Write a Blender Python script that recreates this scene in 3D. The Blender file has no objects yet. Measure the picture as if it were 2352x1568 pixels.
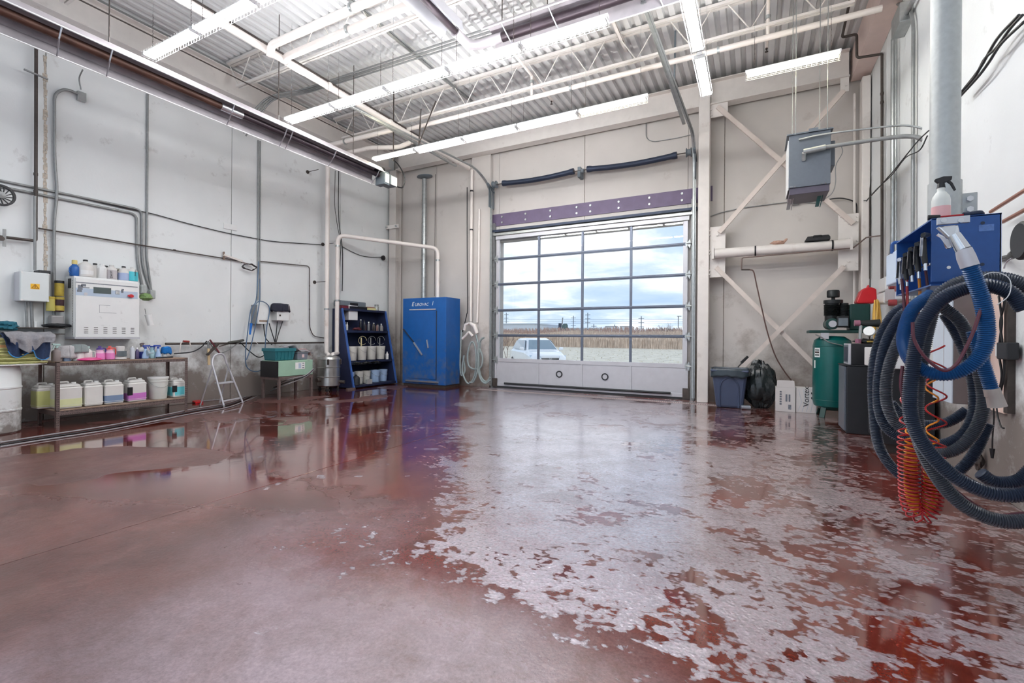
import bpy, math, random
import numpy as np
from mathutils import Vector, Matrix, noise as mnoise
R = random.Random(7)
SC = bpy.context.scene
C = SC.collection
# ---------------------------------------------------------------- camera
F, YAW, ROLL, SH, CH = 1070.0, .4813, .0075, -9.5, 1.4
_cy, _sy, _cr, _sr = math.cos(YAW), math.sin(YAW), math.cos(ROLL), math.sin(ROLL)
_f = np.array([-_sy, _cy, 0.]); _r0 = np.array([_cy, _sy, 0.]); _u0 = np.array([0, 0, 1.])
_r = _r0 * _cr + _u0 * _sr; _u = _u0 * _cr - _r0 * _sr
_M = np.array([_r, _u, _f]); _O = np.array([0, 0, CH])
cd = bpy.data.cameras.new('camera'); cam = bpy.data.objects.new('camera', cd); C.objects.link(cam)
cd.sensor_fit = 'HORIZONTAL'; cd.sensor_width = 36; cd.lens = 36 * F / 2352; cd.shift_y = SH / 2352
cd.clip_end = 600
cam.matrix_world = Matrix([[_r[0], _u[0], -_f[0], 0], [_r[1], _u[1], -_f[1], 0], [_r[2], _u[2], -_f[2], CH], [0, 0, 0, 1]])
SC.camera = cam
SC.cycles.use_adaptive_sampling = True; SC.cycles.adaptive_threshold = .05; SC.cycles.max_bounces = 6; SC.cycles.diffuse_bounces = 3; SC.cycles.caustics_reflective = False; SC.cycles.caustics_refractive = False; SC.cycles.glossy_bounces = 3; SC.cycles.transparent_max_bounces = 8; SC.cycles.sample_clamp_indirect = 6
# ---------------------------------------------------------------- view, world
SC.view_settings.view_transform = 'Standard'; SC.view_settings.look = 'None'
SC.view_settings.gamma = 1; SC.view_settings.use_curve_mapping = False
SC.view_settings.exposure = 0.84
TUBE = 60.0
SKY = .74
w = bpy.data.worlds.new('sky'); SC.world = w; w.use_nodes = True
nt = w.node_tree; N = nt.nodes; K = nt.links
N.clear()
tc = N.new('ShaderNodeTexCoord'); sep = N.new('ShaderNodeSeparateXYZ'); K.new(tc.outputs['Generated'], sep.inputs[0])
# cloud layer: project the view direction on a plane overhead
mx = N.new('ShaderNodeMath'); mx.operation = 'MAXIMUM'; mx.inputs[1].default_value = 0.0; K.new(sep.outputs['Z'], mx.inputs[0])
ad = N.new('ShaderNodeMath'); ad.operation = 'ADD'; ad.inputs[1].default_value = .16; K.new(mx.outputs[0], ad.inputs[0])
vd = N.new('ShaderNodeVectorMath'); vd.operation = 'DIVIDE'; K.new(tc.outputs['Generated'], vd.inputs[0])
cb = N.new('ShaderNodeCombineXYZ'); K.new(ad.outputs[0], cb.inputs[0]); K.new(ad.outputs[0], cb.inputs[1]); cb.inputs[2].default_value = 1
K.new(cb.outputs[0], vd.inputs[1])
n1 = N.new('ShaderNodeTexNoise'); n1.inputs['Scale'].default_value = 1.1; n1.inputs['Detail'].default_value = 8; n1.inputs['Roughness'].default_value = .56
n1.inputs['Distortion'].default_value = .25
K.new(vd.outputs[0], n1.inputs['Vector'])
cr = N.new('ShaderNodeValToRGB'); K.new(n1.outputs['Fac'], cr.inputs[0])
e = cr.color_ramp.elements
e[0].position = .34; e[0].color = (.44, .58, .78, 1); e[1].position = .66; e[1].color = (1.15, 1.18, 1.22, 1)
x = e.new(.47); x.color = (.56, .68, .82, 1); x = e.new(.56); x.color = (.86, .91, .98, 1)
bg = N.new('ShaderNodeBackground'); bg.inputs['Strength'].default_value = SKY; K.new(cr.outputs[0], bg.inputs[0])
wo = N.new('ShaderNodeOutputWorld'); K.new(bg.outputs[0], wo.inputs[0])
# ---------------------------------------------------------------- picture point -> point on a real plane
def P(px, py, X=None, Y=None, Z=None):
    d = _M.T @ np.array([(px - 1176) / F, -(py - 784 - SH) / F, 1.])
    k = X / d[0] if X is not None else Y / d[1] if Y is not None else (Z - CH) / d[2]
    return tuple(_O + d * k)
def PX(px, py, X): return P(px, py, X=X)
def PY(px, py, Y): return P(px, py, Y=Y)
def PZ(px, py, Z): return P(px, py, Z=Z)
# ---------------------------------------------------------------- mesh helper
class MB:
    def __init__(s): s.v = []; s.f = []
    def add(s, v, f):
        n = len(s.v); s.v += [tuple(map(float, p)) for p in v]; s.f += [tuple(i + n for i in q) for q in f]; return s
    def box(s, x0, y0, z0, x1, y1, z1):
        x0, x1 = sorted((x0, x1)); y0, y1 = sorted((y0, y1)); z0, z1 = sorted((z0, z1))
        return s.add([(x0, y0, z0), (x1, y0, z0), (x1, y1, z0), (x0, y1, z0), (x0, y0, z1), (x1, y0, z1), (x1, y1, z1), (x0, y1, z1)],
                     [(0, 3, 2, 1), (4, 5, 6, 7), (0, 1, 5, 4), (1, 2, 6, 5), (2, 3, 7, 6), (3, 0, 4, 7)])
    def cb(s, c, d): return s.box(c[0] - d[0] / 2, c[1] - d[1] / 2, c[2] - d[2] / 2, c[0] + d[0] / 2, c[1] + d[1] / 2, c[2] + d[2] / 2)
    def hexa(s, bot, top): return s.add(list(bot) + list(top), [(0, 3, 2, 1), (4, 5, 6, 7), (0, 1, 5, 4), (1, 2, 6, 5), (2, 3, 7, 6), (3, 0, 4, 7)])
    def prism(s, poly, axis, lo, hi):
        n = len(poly)
        def p(a, b, t): return (t, a, b) if axis == 'x' else (a, t, b) if axis == 'y' else (a, b, t)
        v = [p(a, b, lo) for a, b in poly] + [p(a, b, hi) for a, b in poly]
        return s.add(v, [tuple(range(n))[::-1], tuple(range(n, 2 * n))] + [(i, (i + 1) % n, n + (i + 1) % n, n + i) for i in range(n)])
    def bar(s, a, b, w, h, up=(0, 0, 1)):
        a = Vector(a); b = Vector(b); d = (b - a).normalized(); u = Vector(up)
        if abs(d.dot(u)) > .98: u = Vector((1, 0, 0))
        x = d.cross(u).normalized(); y = x.cross(d).normalized()
        q = [(-w / 2, -h / 2), (w / 2, -h / 2), (w / 2, h / 2), (-w / 2, h / 2)]
        return s.hexa([a + x * i + y * j for i, j in q], [b + x * i + y * j for i, j in q])
    def tube(s, pts, r, n=8, closed=False, cap=True):
        pts = [Vector(p) for p in pts]; m = len(pts)
        rr = r if isinstance(r, (list, tuple)) else [r] * m
        T = []
        for i in range(m):
            a = pts[i - 1] if (i or closed) else pts[0]; b = pts[(i + 1) % m] if (i < m - 1 or closed) else pts[-1]
            t = b - a; T.append(t.normalized() if t.length > 1e-9 else Vector((0, 0, 1)))
        u = Vector((0, 0, 1)) if abs(T[0].z) < .9 else Vector((1, 0, 0))
        u = (u - T[0] * u.dot(T[0])).normalized(); v = []; f = []
        for i in range(m):
            u = (u - T[i] * u.dot(T[i]))
            u = u.normalized() if u.length > 1e-6 else T[i].orthogonal().normalized()
            w = T[i].cross(u)
            v += [pts[i] + (u * math.cos(2 * math.pi * k / n) + w * math.sin(2 * math.pi * k / n)) * rr[i] for k in range(n)]
        for i in range(m if closed else m - 1):
            j = (i + 1) % m
            f += [(i * n + k, i * n + (k + 1) % n, j * n + (k + 1) % n, j * n + k) for k in range(n)]
        if cap and not closed: f += [tuple(range(n))[::-1], tuple(range((m - 1) * n, m * n))]
        return s.add(v, f)
    def cyl(s, a, b, r, n=16, r2=None): return s.tube([a, b], [r, r if r2 is None else r2], n)
    def lathe(s, prof, c=(0, 0, 0), n=24, sx=1, sy=1, axis='z'):
        v = []; f = []; m = len(prof)
        for r, z in prof:
            for k in range(n):
                a = 2 * math.pi * k / n; x, y = r * math.cos(a) * sx, r * math.sin(a) * sy
                p = (x, y, z) if axis == 'z' else (z, x, y) if axis == 'x' else (x, z, y)
                v.append((c[0] + p[0], c[1] + p[1], c[2] + p[2]))
        for i in range(m - 1):
            f += [(i * n + k, i * n + (k + 1) % n, (i + 1) * n + (k + 1) % n, (i + 1) * n + k) for k in range(n)]
        ring = tuple(prof[0]) == tuple(prof[-1])
        if prof[0][0] > 1e-5 and not ring: f.append(tuple(range(n))[::-1])
        if prof[-1][0] > 1e-5 and not ring: f.append(tuple(range((m - 1) * n, m * n)))
        return s.add(v, f)
    def grid(s, fn, nu, nv):
        v = [fn(i / nu, j / nv) for i in range(nu + 1) for j in range(nv + 1)]
        return s.add(v, [(i * (nv + 1) + j, (i + 1) * (nv + 1) + j, (i + 1) * (nv + 1) + j + 1, i * (nv + 1) + j + 1) for i in range(nu) for j in range(nv)])
    def build(s, name, m, parent=None, smooth=False, bevel=0, local=False, thick=0, sub=0, **props):
        me = bpy.data.meshes.new(name)
        v = s.v
        if parent is not None and not local:
            iv = wm(parent).inverted(); v = [tuple(iv @ Vector(p)) for p in v]
        me.from_pydata(v, [], s.f); me.materials.append(m)
        if smooth:
            me.shade_smooth() if hasattr(me, 'shade_smooth') else None
            me.set_sharp_from_angle(angle=math.radians(38))
        me.update()
        o = bpy.data.objects.new(name, me); C.objects.link(o)
        if parent is not None: o.parent = parent
        if thick: q = o.modifiers.new('t', 'SOLIDIFY'); q.thickness = thick; q.offset = 0
        if sub: q = o.modifiers.new('s', 'SUBSURF'); q.levels = sub; q.render_levels = sub
        if bevel: q = o.modifiers.new('b', 'BEVEL'); q.width = bevel; q.segments = 2; q.limit_method = 'ANGLE'; q.angle_limit = .6
        for k, x in props.items(): o[k] = x
        return o
def wm(o):
    m = Matrix.LocRotScale(o.location, o.rotation_euler, o.scale)
    return wm(o.parent) @ m if o.parent else m
def thing(name, label, cat, loc=(0, 0, 0), rz=0, group=None):
    o = bpy.data.objects.new(name, None); C.objects.link(o); o.empty_display_size = .05
    o.location = loc; o.rotation_euler = (0, 0, rz); o['label'] = label; o['category'] = cat
    if group: o['group'] = group
    return o
def tag(o, label, cat, group=None):
    o['label'] = label; o['category'] = cat
    if group: o['group'] = group
    return o
def one(mb, name, label, cat, m, group=None, **k):
    "a thing that is a single mesh, with its origin at its base"
    lo = np.array(mb.v).min(0); hi = np.array(mb.v).max(0); c = ((lo[0] + hi[0]) / 2, (lo[1] + hi[1]) / 2, lo[2])
    mb.v = [(p[0] - c[0], p[1] - c[1], p[2] - c[2]) for p in mb.v]
    o = mb.build(name, m, **k); o.location = c
    return tag(o, label, cat, group)
def dup(root, loc=None, rz=None, label=None, group=None):
    def cp(o, par):
        c = o.copy(); C.objects.link(c); c.parent = par
        for ch in [q for q in C.objects if q.parent == o and q != c]: cp(ch, c)
        return c
    r = cp(root, None)
    if loc is not None: r.location = loc
    if rz is not None: r.rotation_euler = (0, 0, rz)
    if label: r['label'] = label
    if group: r['group'] = group
    return r
def bend(pts, rad, n=6):
    "round the corners of a polyline"
    pts = [Vector(p) for p in pts]; out = [pts[0]]
    for i in range(1, len(pts) - 1):
        a, b, c = pts[i - 1], pts[i], pts[i + 1]
        r = min(rad, (a - b).length * .49, (c - b).length * .49)
        p = b + (a - b).normalized() * r; q = b + (c - b).normalized() * r
        for k in range(n + 1):
            t = k / n; out.append(p * (1 - t) ** 2 + b * 2 * t * (1 - t) + q * t * t)
    out.append(pts[-1]); return out
def spline(pts, n=8):
    "Catmull-Rom curve through the points"
    p = [Vector(q) for q in pts]; p = [p[0] * 2 - p[1]] + p + [p[-1] * 2 - p[-2]]; out = []
    for i in range(1, len(p) - 2):
        for k in range(n):
            t = k / n
            out.append(.5 * ((2 * p[i]) + (p[i + 1] - p[i - 1]) * t + (2 * p[i - 1] - 5 * p[i] + 4 * p[i + 1] - p[i + 2]) * t * t + (3 * p[i] - p[i - 1] - 3 * p[i + 1] + p[i + 2]) * t ** 3))
    out.append(p[-2]); return out
def text(s, size, o, right, up, m, parent, name='lettering', shear=0, ext=.0008, align='LEFT'):
    cu = bpy.data.curves.new(name, 'FONT'); cu.body = s; cu.size = size; cu.extrude = ext; cu.shear = shear; cu.align_x = align
    tmp = bpy.data.objects.new('t', cu); C.objects.link(tmp); bpy.context.view_layer.update()
    me = bpy.data.meshes.new_from_object(tmp.evaluated_get(bpy.context.evaluated_depsgraph_get())); bpy.data.objects.remove(tmp)
    me.materials.clear(); me.materials.append(m); ob = bpy.data.objects.new(name, me); C.objects.link(ob)
    r = Vector(right).normalized(); u = Vector(up).normalized(); n = r.cross(u)
    mw = Matrix([[r.x, u.x, n.x, o[0]], [r.y, u.y, n.y, o[1]], [r.z, u.z, n.z, o[2]], [0, 0, 0, 1]])
    ob.parent = parent; ob.matrix_local = wm(parent).inverted() @ mw
    return ob
# ---------------------------------------------------------------- materials
def lin(c): return tuple(((x / 255) / 12.92 if x <= 10 else ((x / 255 + .055) / 1.055) ** 2.4) for x in c)
def mat(name, col, rough=.5, metal=0, var=.12, vs=6., dirt=0, dcol=(90, 80, 72), ds=2.5, bump=0, bs=40., trans=0, emit=0, spec=.5, alpha=1, coat=0, sub=0, low=None):
    """procedural material: base colour, mottled value, optional dirt and relief; low=(z0,z1,amount): wear that rises from the foot"""
    m = bpy.data.materials.new(name); m.use_nodes = True; t = m.node_tree; N = t.nodes; K = t.links
    b = N['Principled BSDF']; c = (*lin(col), 1)
    b.inputs['Roughness'].default_value = rough; b.inputs['Metallic'].default_value = metal
    b.inputs['Specular IOR Level'].default_value = spec; b.inputs['Coat Weight'].default_value = coat
    b.inputs['Transmission Weight'].default_value = trans; b.inputs['Alpha'].default_value = alpha
    g = N.new('ShaderNodeNewGeometry')
    n = N.new('ShaderNodeTexNoise'); n.inputs['Scale'].default_value = vs; n.inputs["Detail"].default_value = 3; K.new(g.outputs['Position'], n.inputs['Vector'])
    r = N.new('ShaderNodeMapRange'); r.inputs[3].default_value = 1 - var; r.inputs[4].default_value = 1 + var * .6; K.new(n.outputs['Fac'], r.inputs[0])
    r.inputs[1].default_value = .3; r.inputs[2].default_value = .7
    mu = N.new('ShaderNodeMix'); mu.data_type = 'RGBA'; mu.blend_type = 'MULTIPLY'; mu.inputs['Factor'].default_value = 1
    mu.inputs['A'].default_value = c; K.new(r.outputs[0], mu.inputs['B']); out = mu.outputs['Result']
    if dirt or low:
        n2 = N.new('ShaderNodeTexNoise'); n2.inputs['Scale'].default_value = ds; n2.inputs["Detail"].default_value = 6; n2.inputs['Roughness'].default_value = .68; K.new(g.outputs['Position'], n2.inputs['Vector'])
        src = n2.outputs['Fac']
        if low:
            sp = N.new('ShaderNodeSeparateXYZ'); K.new(g.outputs['Position'], sp.inputs[0])
            q = N.new('ShaderNodeMapRange'); q.inputs[1].default_value = low[0]; q.inputs[2].default_value = low[1]; q.inputs[3].default_value = low[2]; q.inputs[4].default_value = 0; K.new(sp.outputs['Z'], q.inputs[0])
            a = N.new('ShaderNodeMath'); a.operation = 'ADD'; K.new(src, a.inputs[0]); K.new(q.outputs[0], a.inputs[1]); src = a.outputs[0]
        q = N.new('ShaderNodeMapRange'); q.inputs[1].default_value = .62 - dirt * .3; q.inputs[2].default_value = .92 - dirt * .3; q.inputs[4].default_value = .9; K.new(src, q.inputs[0])
        x = N.new('ShaderNodeMix'); x.data_type = 'RGBA'; K.new(q.outputs[0], x.inputs['Factor']); K.new(out, x.inputs['A']); x.inputs['B'].default_value = (*lin(dcol), 1); out = x.outputs['Result']
    K.new(out, b.inputs['Base Color'])
    if bump:
        n3 = N.new('ShaderNodeTexNoise'); n3.inputs['Scale'].default_value = bs; n3.inputs['Detail'].default_value = 4; K.new(g.outputs['Position'], n3.inputs['Vector'])
        bp = N.new('ShaderNodeBump'); bp.inputs['Strength'].default_value = bump; bp.inputs['Distance'].default_value = .01; K.new(n3.outputs['Fac'], bp.inputs['Height']); K.new(bp.outputs[0], b.inputs['Normal'])
    if emit: b.inputs['Emission Color'].default_value = c; b.inputs['Emission Strength'].default_value = emit
    return m
M = dict(
 wall=mat('painted_precast', (236, 239, 239), .6, var=.04, vs=1.2, dirt=.02, dcol=(112, 100, 92), ds=2.2, bump=.12, bs=25, low=(.35, 1.5, .47)),
 wallb=mat('painted_precast_warm', (206, 200, 195), .65, var=.05, vs=1.2, dirt=.03, dcol=(134, 120, 110), ds=1.6, bump=.12, bs=25, low=(.0, 2.2, .40)),
 joint=mat('joint_filler', (140, 130, 120), .9, var=.3, vs=20),
 deck=mat('white_roof_deck', (226, 226, 226), .5, var=.03),
 steelw=mat('white_painted_steel', (232, 226, 221), .5, var=.04, dirt=.05, dcol=(170, 150, 140)),
 pipew=mat('white_painted_pipe', (240, 232, 226), .4, var=.03, dirt=.03, dcol=(180, 150, 130)),
 galv=mat('galvanised_steel', (176, 180, 180), .38, .75, var=.14, vs=12),
 galvp=mat('galvanised_post', (186, 190, 188), .45, .3, var=.08, vs=30, bump=.05),
 alu=mat('aluminium', (196, 198, 204), .32, .8, var=.05),
 alud=mat('door_aluminium', (202, 202, 208), .42, .25, var=.04),
 mull=mat('backlit_mullion', (104, 112, 128), .4, .3, var=.06),  # door aluminium darkened in its colour to look backlit
 steelb=mat('beige_painted_steel', (218, 206, 198), .5, var=.06, dirt=.08, dcol=(160, 140, 128)),
 chrome=mat('chrome', (210, 212, 216), .15, 1, var=.03),
 dark=mat('dark_iron_pipe', (78, 70, 66), .5, .3, var=.2, vs=20),
 black=mat('black_plastic', (28, 28, 31), .4, var=.15),
 blackr=mat('black_rubber', (36, 38, 42), .55, var=.15),
 grey=mat('grey_paint', (112, 122, 130), .5, var=.06, vs=14),
 cgrey=mat('grey_conduit', (146, 148, 148), .45, .4, var=.12, vs=15),
 white=mat('white_plastic', (240, 241, 240), .35, var=.03),
 whitem=mat('white_enamel', (238, 239, 238), .3, var=.02, dirt=.03, dcol=(120, 110, 100), ds=7),
 hdpe=mat('milky_plastic', (226, 228, 222), .4, var=.04, sub=.2),
 blue=mat('blue_enamel', (22, 92, 166), .38, var=.06, dirt=.0, dcol=(92, 104, 122), ds=5, low=(.0, 1.7, .26)),
 blues=mat('blue_shelf_steel', (36, 43, 70), .45, var=.15, dirt=.08, dcol=(60, 60, 70)),
 blueb=mat('blue_box_enamel', (32, 82, 150), .35, var=.08, vs=30),
 navy=mat('navy_springs', (48, 58, 78), .5, .3, var=.12),
 purple=mat('purple_primer', (104, 90, 118), .55, var=.1),
 rust=mat('brown_slotted_steel', (122, 106, 102), .55, .4, var=.2, vs=25, dirt=.1, dcol=(80, 58, 48), ds=8),
 wood=mat('worn_board', (150, 128, 112), .7, var=.25, vs=9),
 glass=None,
)
def glassm(name, tint=(1, 1, 1), rough=0., refl=.06):
    m = bpy.data.materials.new(name); m.use_nodes = True; t = m.node_tree; N = t.nodes; K = t.links; N.clear()
    o = N.new('ShaderNodeOutputMaterial'); a = N.new('ShaderNodeBsdfTransparent'); a.inputs[0].default_value = (*tint, 1)
    g = N.new('ShaderNodeBsdfGlossy'); g.inputs['Roughness'].default_value = rough
    x = N.new('ShaderNodeMixShader'); fr = N.new('ShaderNodeFresnel'); fr.inputs[0].default_value = 1.35
    K.new(fr.outputs[0], x.inputs[0]); K.new(a.outputs[0], x.inputs[1]); K.new(g.outputs[0], x.inputs[2]); K.new(x.outputs[0], o.inputs[0]); return m
M['glass'] = glassm('door_glass', (.97, .985, 1))
# ================================================================ SHELL
XL, YB, XR, ZD = -10.25, 11.45, 1.96, 7.2
# ---- floor material: red stained concrete, partly dry, partly under water with soap film, droplets and painted-in door glare
def floor_mat():
    m = bpy.data.materials.new('wet_red_concrete'); m.use_nodes = True; t = m.node_tree; N = t.nodes; K = t.links
    b = N['Principled BSDF']; g = N.new('ShaderNodeNewGeometry'); pos = g.outputs['Position']
    def noise(sc, det=6, ro=.55, dist=0, vec=pos, st=None):
        if st:
            mp = N.new('ShaderNodeMapping'); mp.inputs['Scale'].default_value = st; K.new(vec, mp.inputs[0]); vec = mp.outputs[0]
        n = N.new('ShaderNodeTexNoise'); n.inputs['Scale'].default_value = sc; n.inputs['Detail'].default_value = det; n.inputs['Roughness'].default_value = ro; n.inputs['Distortion'].default_value = dist
        K.new(vec, n.inputs['Vector']); return n.outputs['Fac']
    def ma(op, a, c, clamp=False):
        n = N.new('ShaderNodeMath'); n.operation = op; n.use_clamp = clamp
        for i, x in enumerate((a, c)):
            if hasattr(x, 'links'): K.new(x, n.inputs[i])
            else: n.inputs[i].default_value = x
        return n.outputs[0]
    def mr(x, a, c, d=0., e=1., smooth=False):
        n = N.new('ShaderNodeMapRange'); n.inputs[1].default_value = a; n.inputs[2].default_value = c; n.inputs[3].default_value = d; n.inputs[4].default_value = e
        if smooth: n.interpolation_type = 'SMOOTHSTEP'
        K.new(x, n.inputs[0]); return n.outputs[0]
    def mix(f, a, c):
        n = N.new('ShaderNodeMix'); n.data_type = 'RGBA'
        for k, x in (('Factor', f), ('A', a), ('B', c)):
            if hasattr(x, 'links'): K.new(x, n.inputs[k])
            else: n.inputs[k].default_value = x if k == 'Factor' else (*lin(x), 1)
        return n.outputs['Result']
    sp = N.new('ShaderNodeSeparateXYZ'); K.new(pos, sp.inputs[0]); X, Y = sp.outputs[0], sp.outputs[1]
    # hosed area: right of a wavy line running out from the door
    def mixv(f, a, c):
        return ma('ADD', ma('MULTIPLY', a, ma('SUBTRACT', 1., f)), ma('MULTIPLY', c, f))
    wob = ma('MULTIPLY', ma('SUBTRACT', noise(.8, 6, .6), .5), 2.2)
    lnx = ma('ADD', X, ma('MULTIPLY', ma('MAXIMUM', ma('SUBTRACT', Y, 3.), 0.), .55))
    lnw = ma('ADD', lnx, wob)
    hosed = mr(lnw, -3.1, -1.9, smooth=True)
    near = mr(ma('ADD', ma('ADD', Y, ma('MULTIPLY', wob, .5)), mr(X, -1., 1., 0., .8)), 1.5, 2.6, smooth=True)
    hosed = ma('MULTIPLY', hosed, near)
    dens = mr(lnx, -.3, 2.6, 0., 1.)
    # puddles on the left side, sharp edged
    pud = noise(.42, 5, .5, .5)
    pudm = mr(ma('ADD', pud, mr(X, -9.5, -4.5, .07, -.03)), .485, .50)
    fard = mr(ma('ADD', Y, ma('MULTIPLY', X, -.35)), 3.4, 4.4)
    band = ma('MULTIPLY', mr(ma('ADD', lnw, ma('MULTIPLY', pud, 1.5)), -4.1, -4.0), mr(ma('ADD', Y, wob), 3.0, 3.15))
    pudm = ma('MULTIPLY', ma('MAXIMUM', ma('MULTIPLY', pudm, fard), band), ma('SUBTRACT', 1., hosed))
    spots = mr(ma('ADD', noise(3.5, 3, .4, st=(1, 1.2, 1)), 0.), .68, .69)
    # film of soap droplets over the hosed area, whitened as painted door glare, with clear holes
    big = noise(1.15, 5, .55, .4)
    fine = noise(8.5, 8, .66, .9, st=(.7, 1.4, 1))
    v1 = N.new('ShaderNodeTexVoronoi'); v1.inputs['Scale'].default_value = 9; K.new(pos, v1.inputs['Vector'])
    v2 = N.new('ShaderNodeTexVoronoi'); v2.inputs['Scale'].default_value = 24; K.new(pos, v2.inputs['Vector'])
    h_ = ma('ADD', ma('MULTIPLY', big, .8), ma('MULTIPLY', fine, .62))
    h_ = ma('SUBTRACT', h_, ma('MULTIPLY', v1.outputs['Distance'], .20))
    h_ = ma('SUBTRACT', h_, ma('MULTIPLY', v2.outputs['Distance'], .16))
    thr = ma('ADD', ma('ADD', .425, ma('MULTIPLY', dens, .16)), mr(Y, 2.2, 4.6, .06, -.055))
    film = mr(ma('SUBTRACT', ma('SUBTRACT', h_, thr), ma('MULTIPLY', ma('SUBTRACT', 1., hosed), .30)), .0, .04)
    film = ma('MAXIMUM', ma('MULTIPLY', film, 1.), ma('MULTIPLY', ma('MULTIPLY', spots, band), .8))
    wet = ma('MAXIMUM', ma('MULTIPLY', hosed, ma('SUBTRACT', 1., film)), pudm)
    # colours of the slab
    c1 = mix(mr(noise(1.1, 8, .62, .3), .35, .68), (84, 46, 42), (126, 78, 71))
    c2 = mix(mr(noise(9, 8, .7, .2), .4, .75, 0, .6), c1, (112, 80, 76))
    scuff = mr(noise(.8, 10, .72, .2, st=(2.2, .8, 1)), .5, .72)
    dry = mix(ma('MULTIPLY', scuff, .4), c2, (160, 122, 116))
    dark = ma('MAXIMUM', mr(noise(1.7, 9, .7, .6, st=(1, 1.6, 1)), .54, .62, 0, .55), mr(noise(.6, 8, .7, .3), .45, .6, 0, .6))
    dry = mix(dark, dry, (78, 50, 47))
    pale = ma('MULTIPLY', ma('MULTIPLY', mr(lnw, -3.6, -1.9, 0, 1, True), mr(Y, 2.5, 3.3, 1, 0)), mr(noise(2.6, 9, .72, .4), .3, .6, .25, .85))  # lavender lightening of the dry slab, painted in for the door's reflected sheen
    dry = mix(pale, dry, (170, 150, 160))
    wetc = mix(mr(noise(1.3, 5), .35, .65), (124, 48, 36), (92, 40, 30))
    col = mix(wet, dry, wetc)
    soap_glare = mix(dens, (206, 198, 210), (226, 206, 208))  # film colour whitened beyond plain foam, standing in for the door's glare
    thin = mr(noise(34, 6, .75), .36, .6, .30, .95)
    thin = ma('MULTIPLY', thin, mr(noise(2.4, 8, .7, .5), .36, .58, .42, 1.))
    thin = ma('MULTIPLY', thin, mr(dens, 0, 1, 1., .8))
    col = mix(ma('MULTIPLY', film, thin), col, soap_glare)
    spk = N.new('ShaderNodeMix'); spk.data_type = 'RGBA'; spk.blend_type = 'MULTIPLY'; spk.inputs['Factor'].default_value = 1
    K.new(col, spk.inputs['A']); K.new(ma('MULTIPLY', mr(noise(55, 4, .7), .3, .7, .72, 1.18), mr(noise(14, 6, .7, .4), .3, .7, .84, 1.12)), spk.inputs['B'])
    col = spk.outputs['Result']
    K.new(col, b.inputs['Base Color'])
    K.new(ma('MULTIPLY', ma('MULTIPLY', film, thin), mixv(dens, .55, .2)), b.inputs['Metallic'])
    rg = mr(noise(3, 8, .7), .3, .7, .26, .42)
    rg = mixv(hosed, rg, .21); rg = mixv(pudm, rg, .05); rg = mixv(ma('MULTIPLY', hosed, ma('SUBTRACT', 1., film)), rg, .05)
    K.new(rg, b.inputs['Roughness'])
    b.inputs['Specular IOR Level'].default_value = .6; b.inputs['IOR'].default_value = 1.5
    K.new(mixv(ma('MAXIMUM', hosed, pudm), .3, 1.), b.inputs['Coat Weight'])
    K.new(mixv(ma('MULTIPLY', film, thin), 1.38, 2.5), b.inputs['Coat IOR'])
    K.new(mixv(film, ma('ADD', mixv(wet, .33, .045), ma('MULTIPLY', band, .08)), .20), b.inputs['Coat Roughness'])
    drop = N.new('ShaderNodeTexVoronoi'); drop.inputs['Scale'].default_value = 38; K.new(pos, drop.inputs['Vector'])
    hgt = ma('ADD', ma('MULTIPLY', ma('MULTIPLY', mr(drop.outputs['Distance'], 0, .5, 1, 0), film), .5), ma('MULTIPLY', noise(30, 6, .7), mixv(wet, .5, .02)))
    hgt = ma('ADD', hgt, ma('MULTIPLY', film, .35))
    hgt = ma('ADD', hgt, ma('MULTIPLY', noise(2.0, 3), ma('MULTIPLY', wet, .6)))
    bp = N.new('ShaderNodeBump'); bp.inputs['Strength'].default_value = .5; bp.inputs['Distance'].default_value = .012; K.new(hgt, bp.inputs['Height']); K.new(bp.outputs[0], b.inputs['Normal'])
    return m
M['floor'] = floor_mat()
fl = MB().box(-10.45, -3, -.25, 2.2, 11.7, -.02).build('floor', M['joint'], kind='structure')
XJ = PZ(400, 1178, 0)[0]
for x0, x1 in ((-10.45, XJ - .004), (XJ + .004, 2.2)):
    for y0, y1 in ((-3, 11.08),):
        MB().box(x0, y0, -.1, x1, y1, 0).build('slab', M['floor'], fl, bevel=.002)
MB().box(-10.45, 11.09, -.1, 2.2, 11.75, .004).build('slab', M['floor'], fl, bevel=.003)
# ---- walls
def wall(name, m, pieces, back):
    w = MB().box(*back).build(name, M['joint'], kind='structure')
    for p in pieces: MB().box(*p).build('panel', m, w, bevel=.006)
    return w
js = [-3.0, .15, 3.19, 6.23, 9.27, 11.44]
wl = wall('wall_left', M['wall'], [(XL - .12, a + .006, 0, XL, b - .006, 7.35) for a, b in zip(js, js[1:])], (XL - .25, -3, 0, XL - .02, 11.7, 7.35))
OX0, OX1, OZ = -6.42, -1.40, 4.10
xj = PY(1662, 700, YB)[0]
ps = [(XL + .0, 0, -8.6, 7.35), (-8.588, 0, OX0, 7.35), (OX0 + .006, OZ, -3.916, 7.35), (-3.904, OZ, OX1 - .006, 7.35), (OX1, 0, xj - .006, 7.35), (xj + .006, 0, XR, 7.35)]
wb = MB().box(XL - .25, YB + .02, 0, OX0 - .02, YB + .28, 7.35).box(OX1 + .02, YB + .02, 0, XR + .25, YB + .28, 7.35).box(OX0 - .02, YB + .02, OZ + .02, OX1 + .02, YB + .28, 7.35).build('wall_back', M['joint'], kind='structure')
for a, z0, c, z1 in ps: MB().box(a, YB, z0, c, YB + .3, z1).build('panel', M['wallb'], wb, bevel=.006)
rj = [-3.0, .4, 3.4, PX(2035, 600, XR)[1], 11.44]
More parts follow.
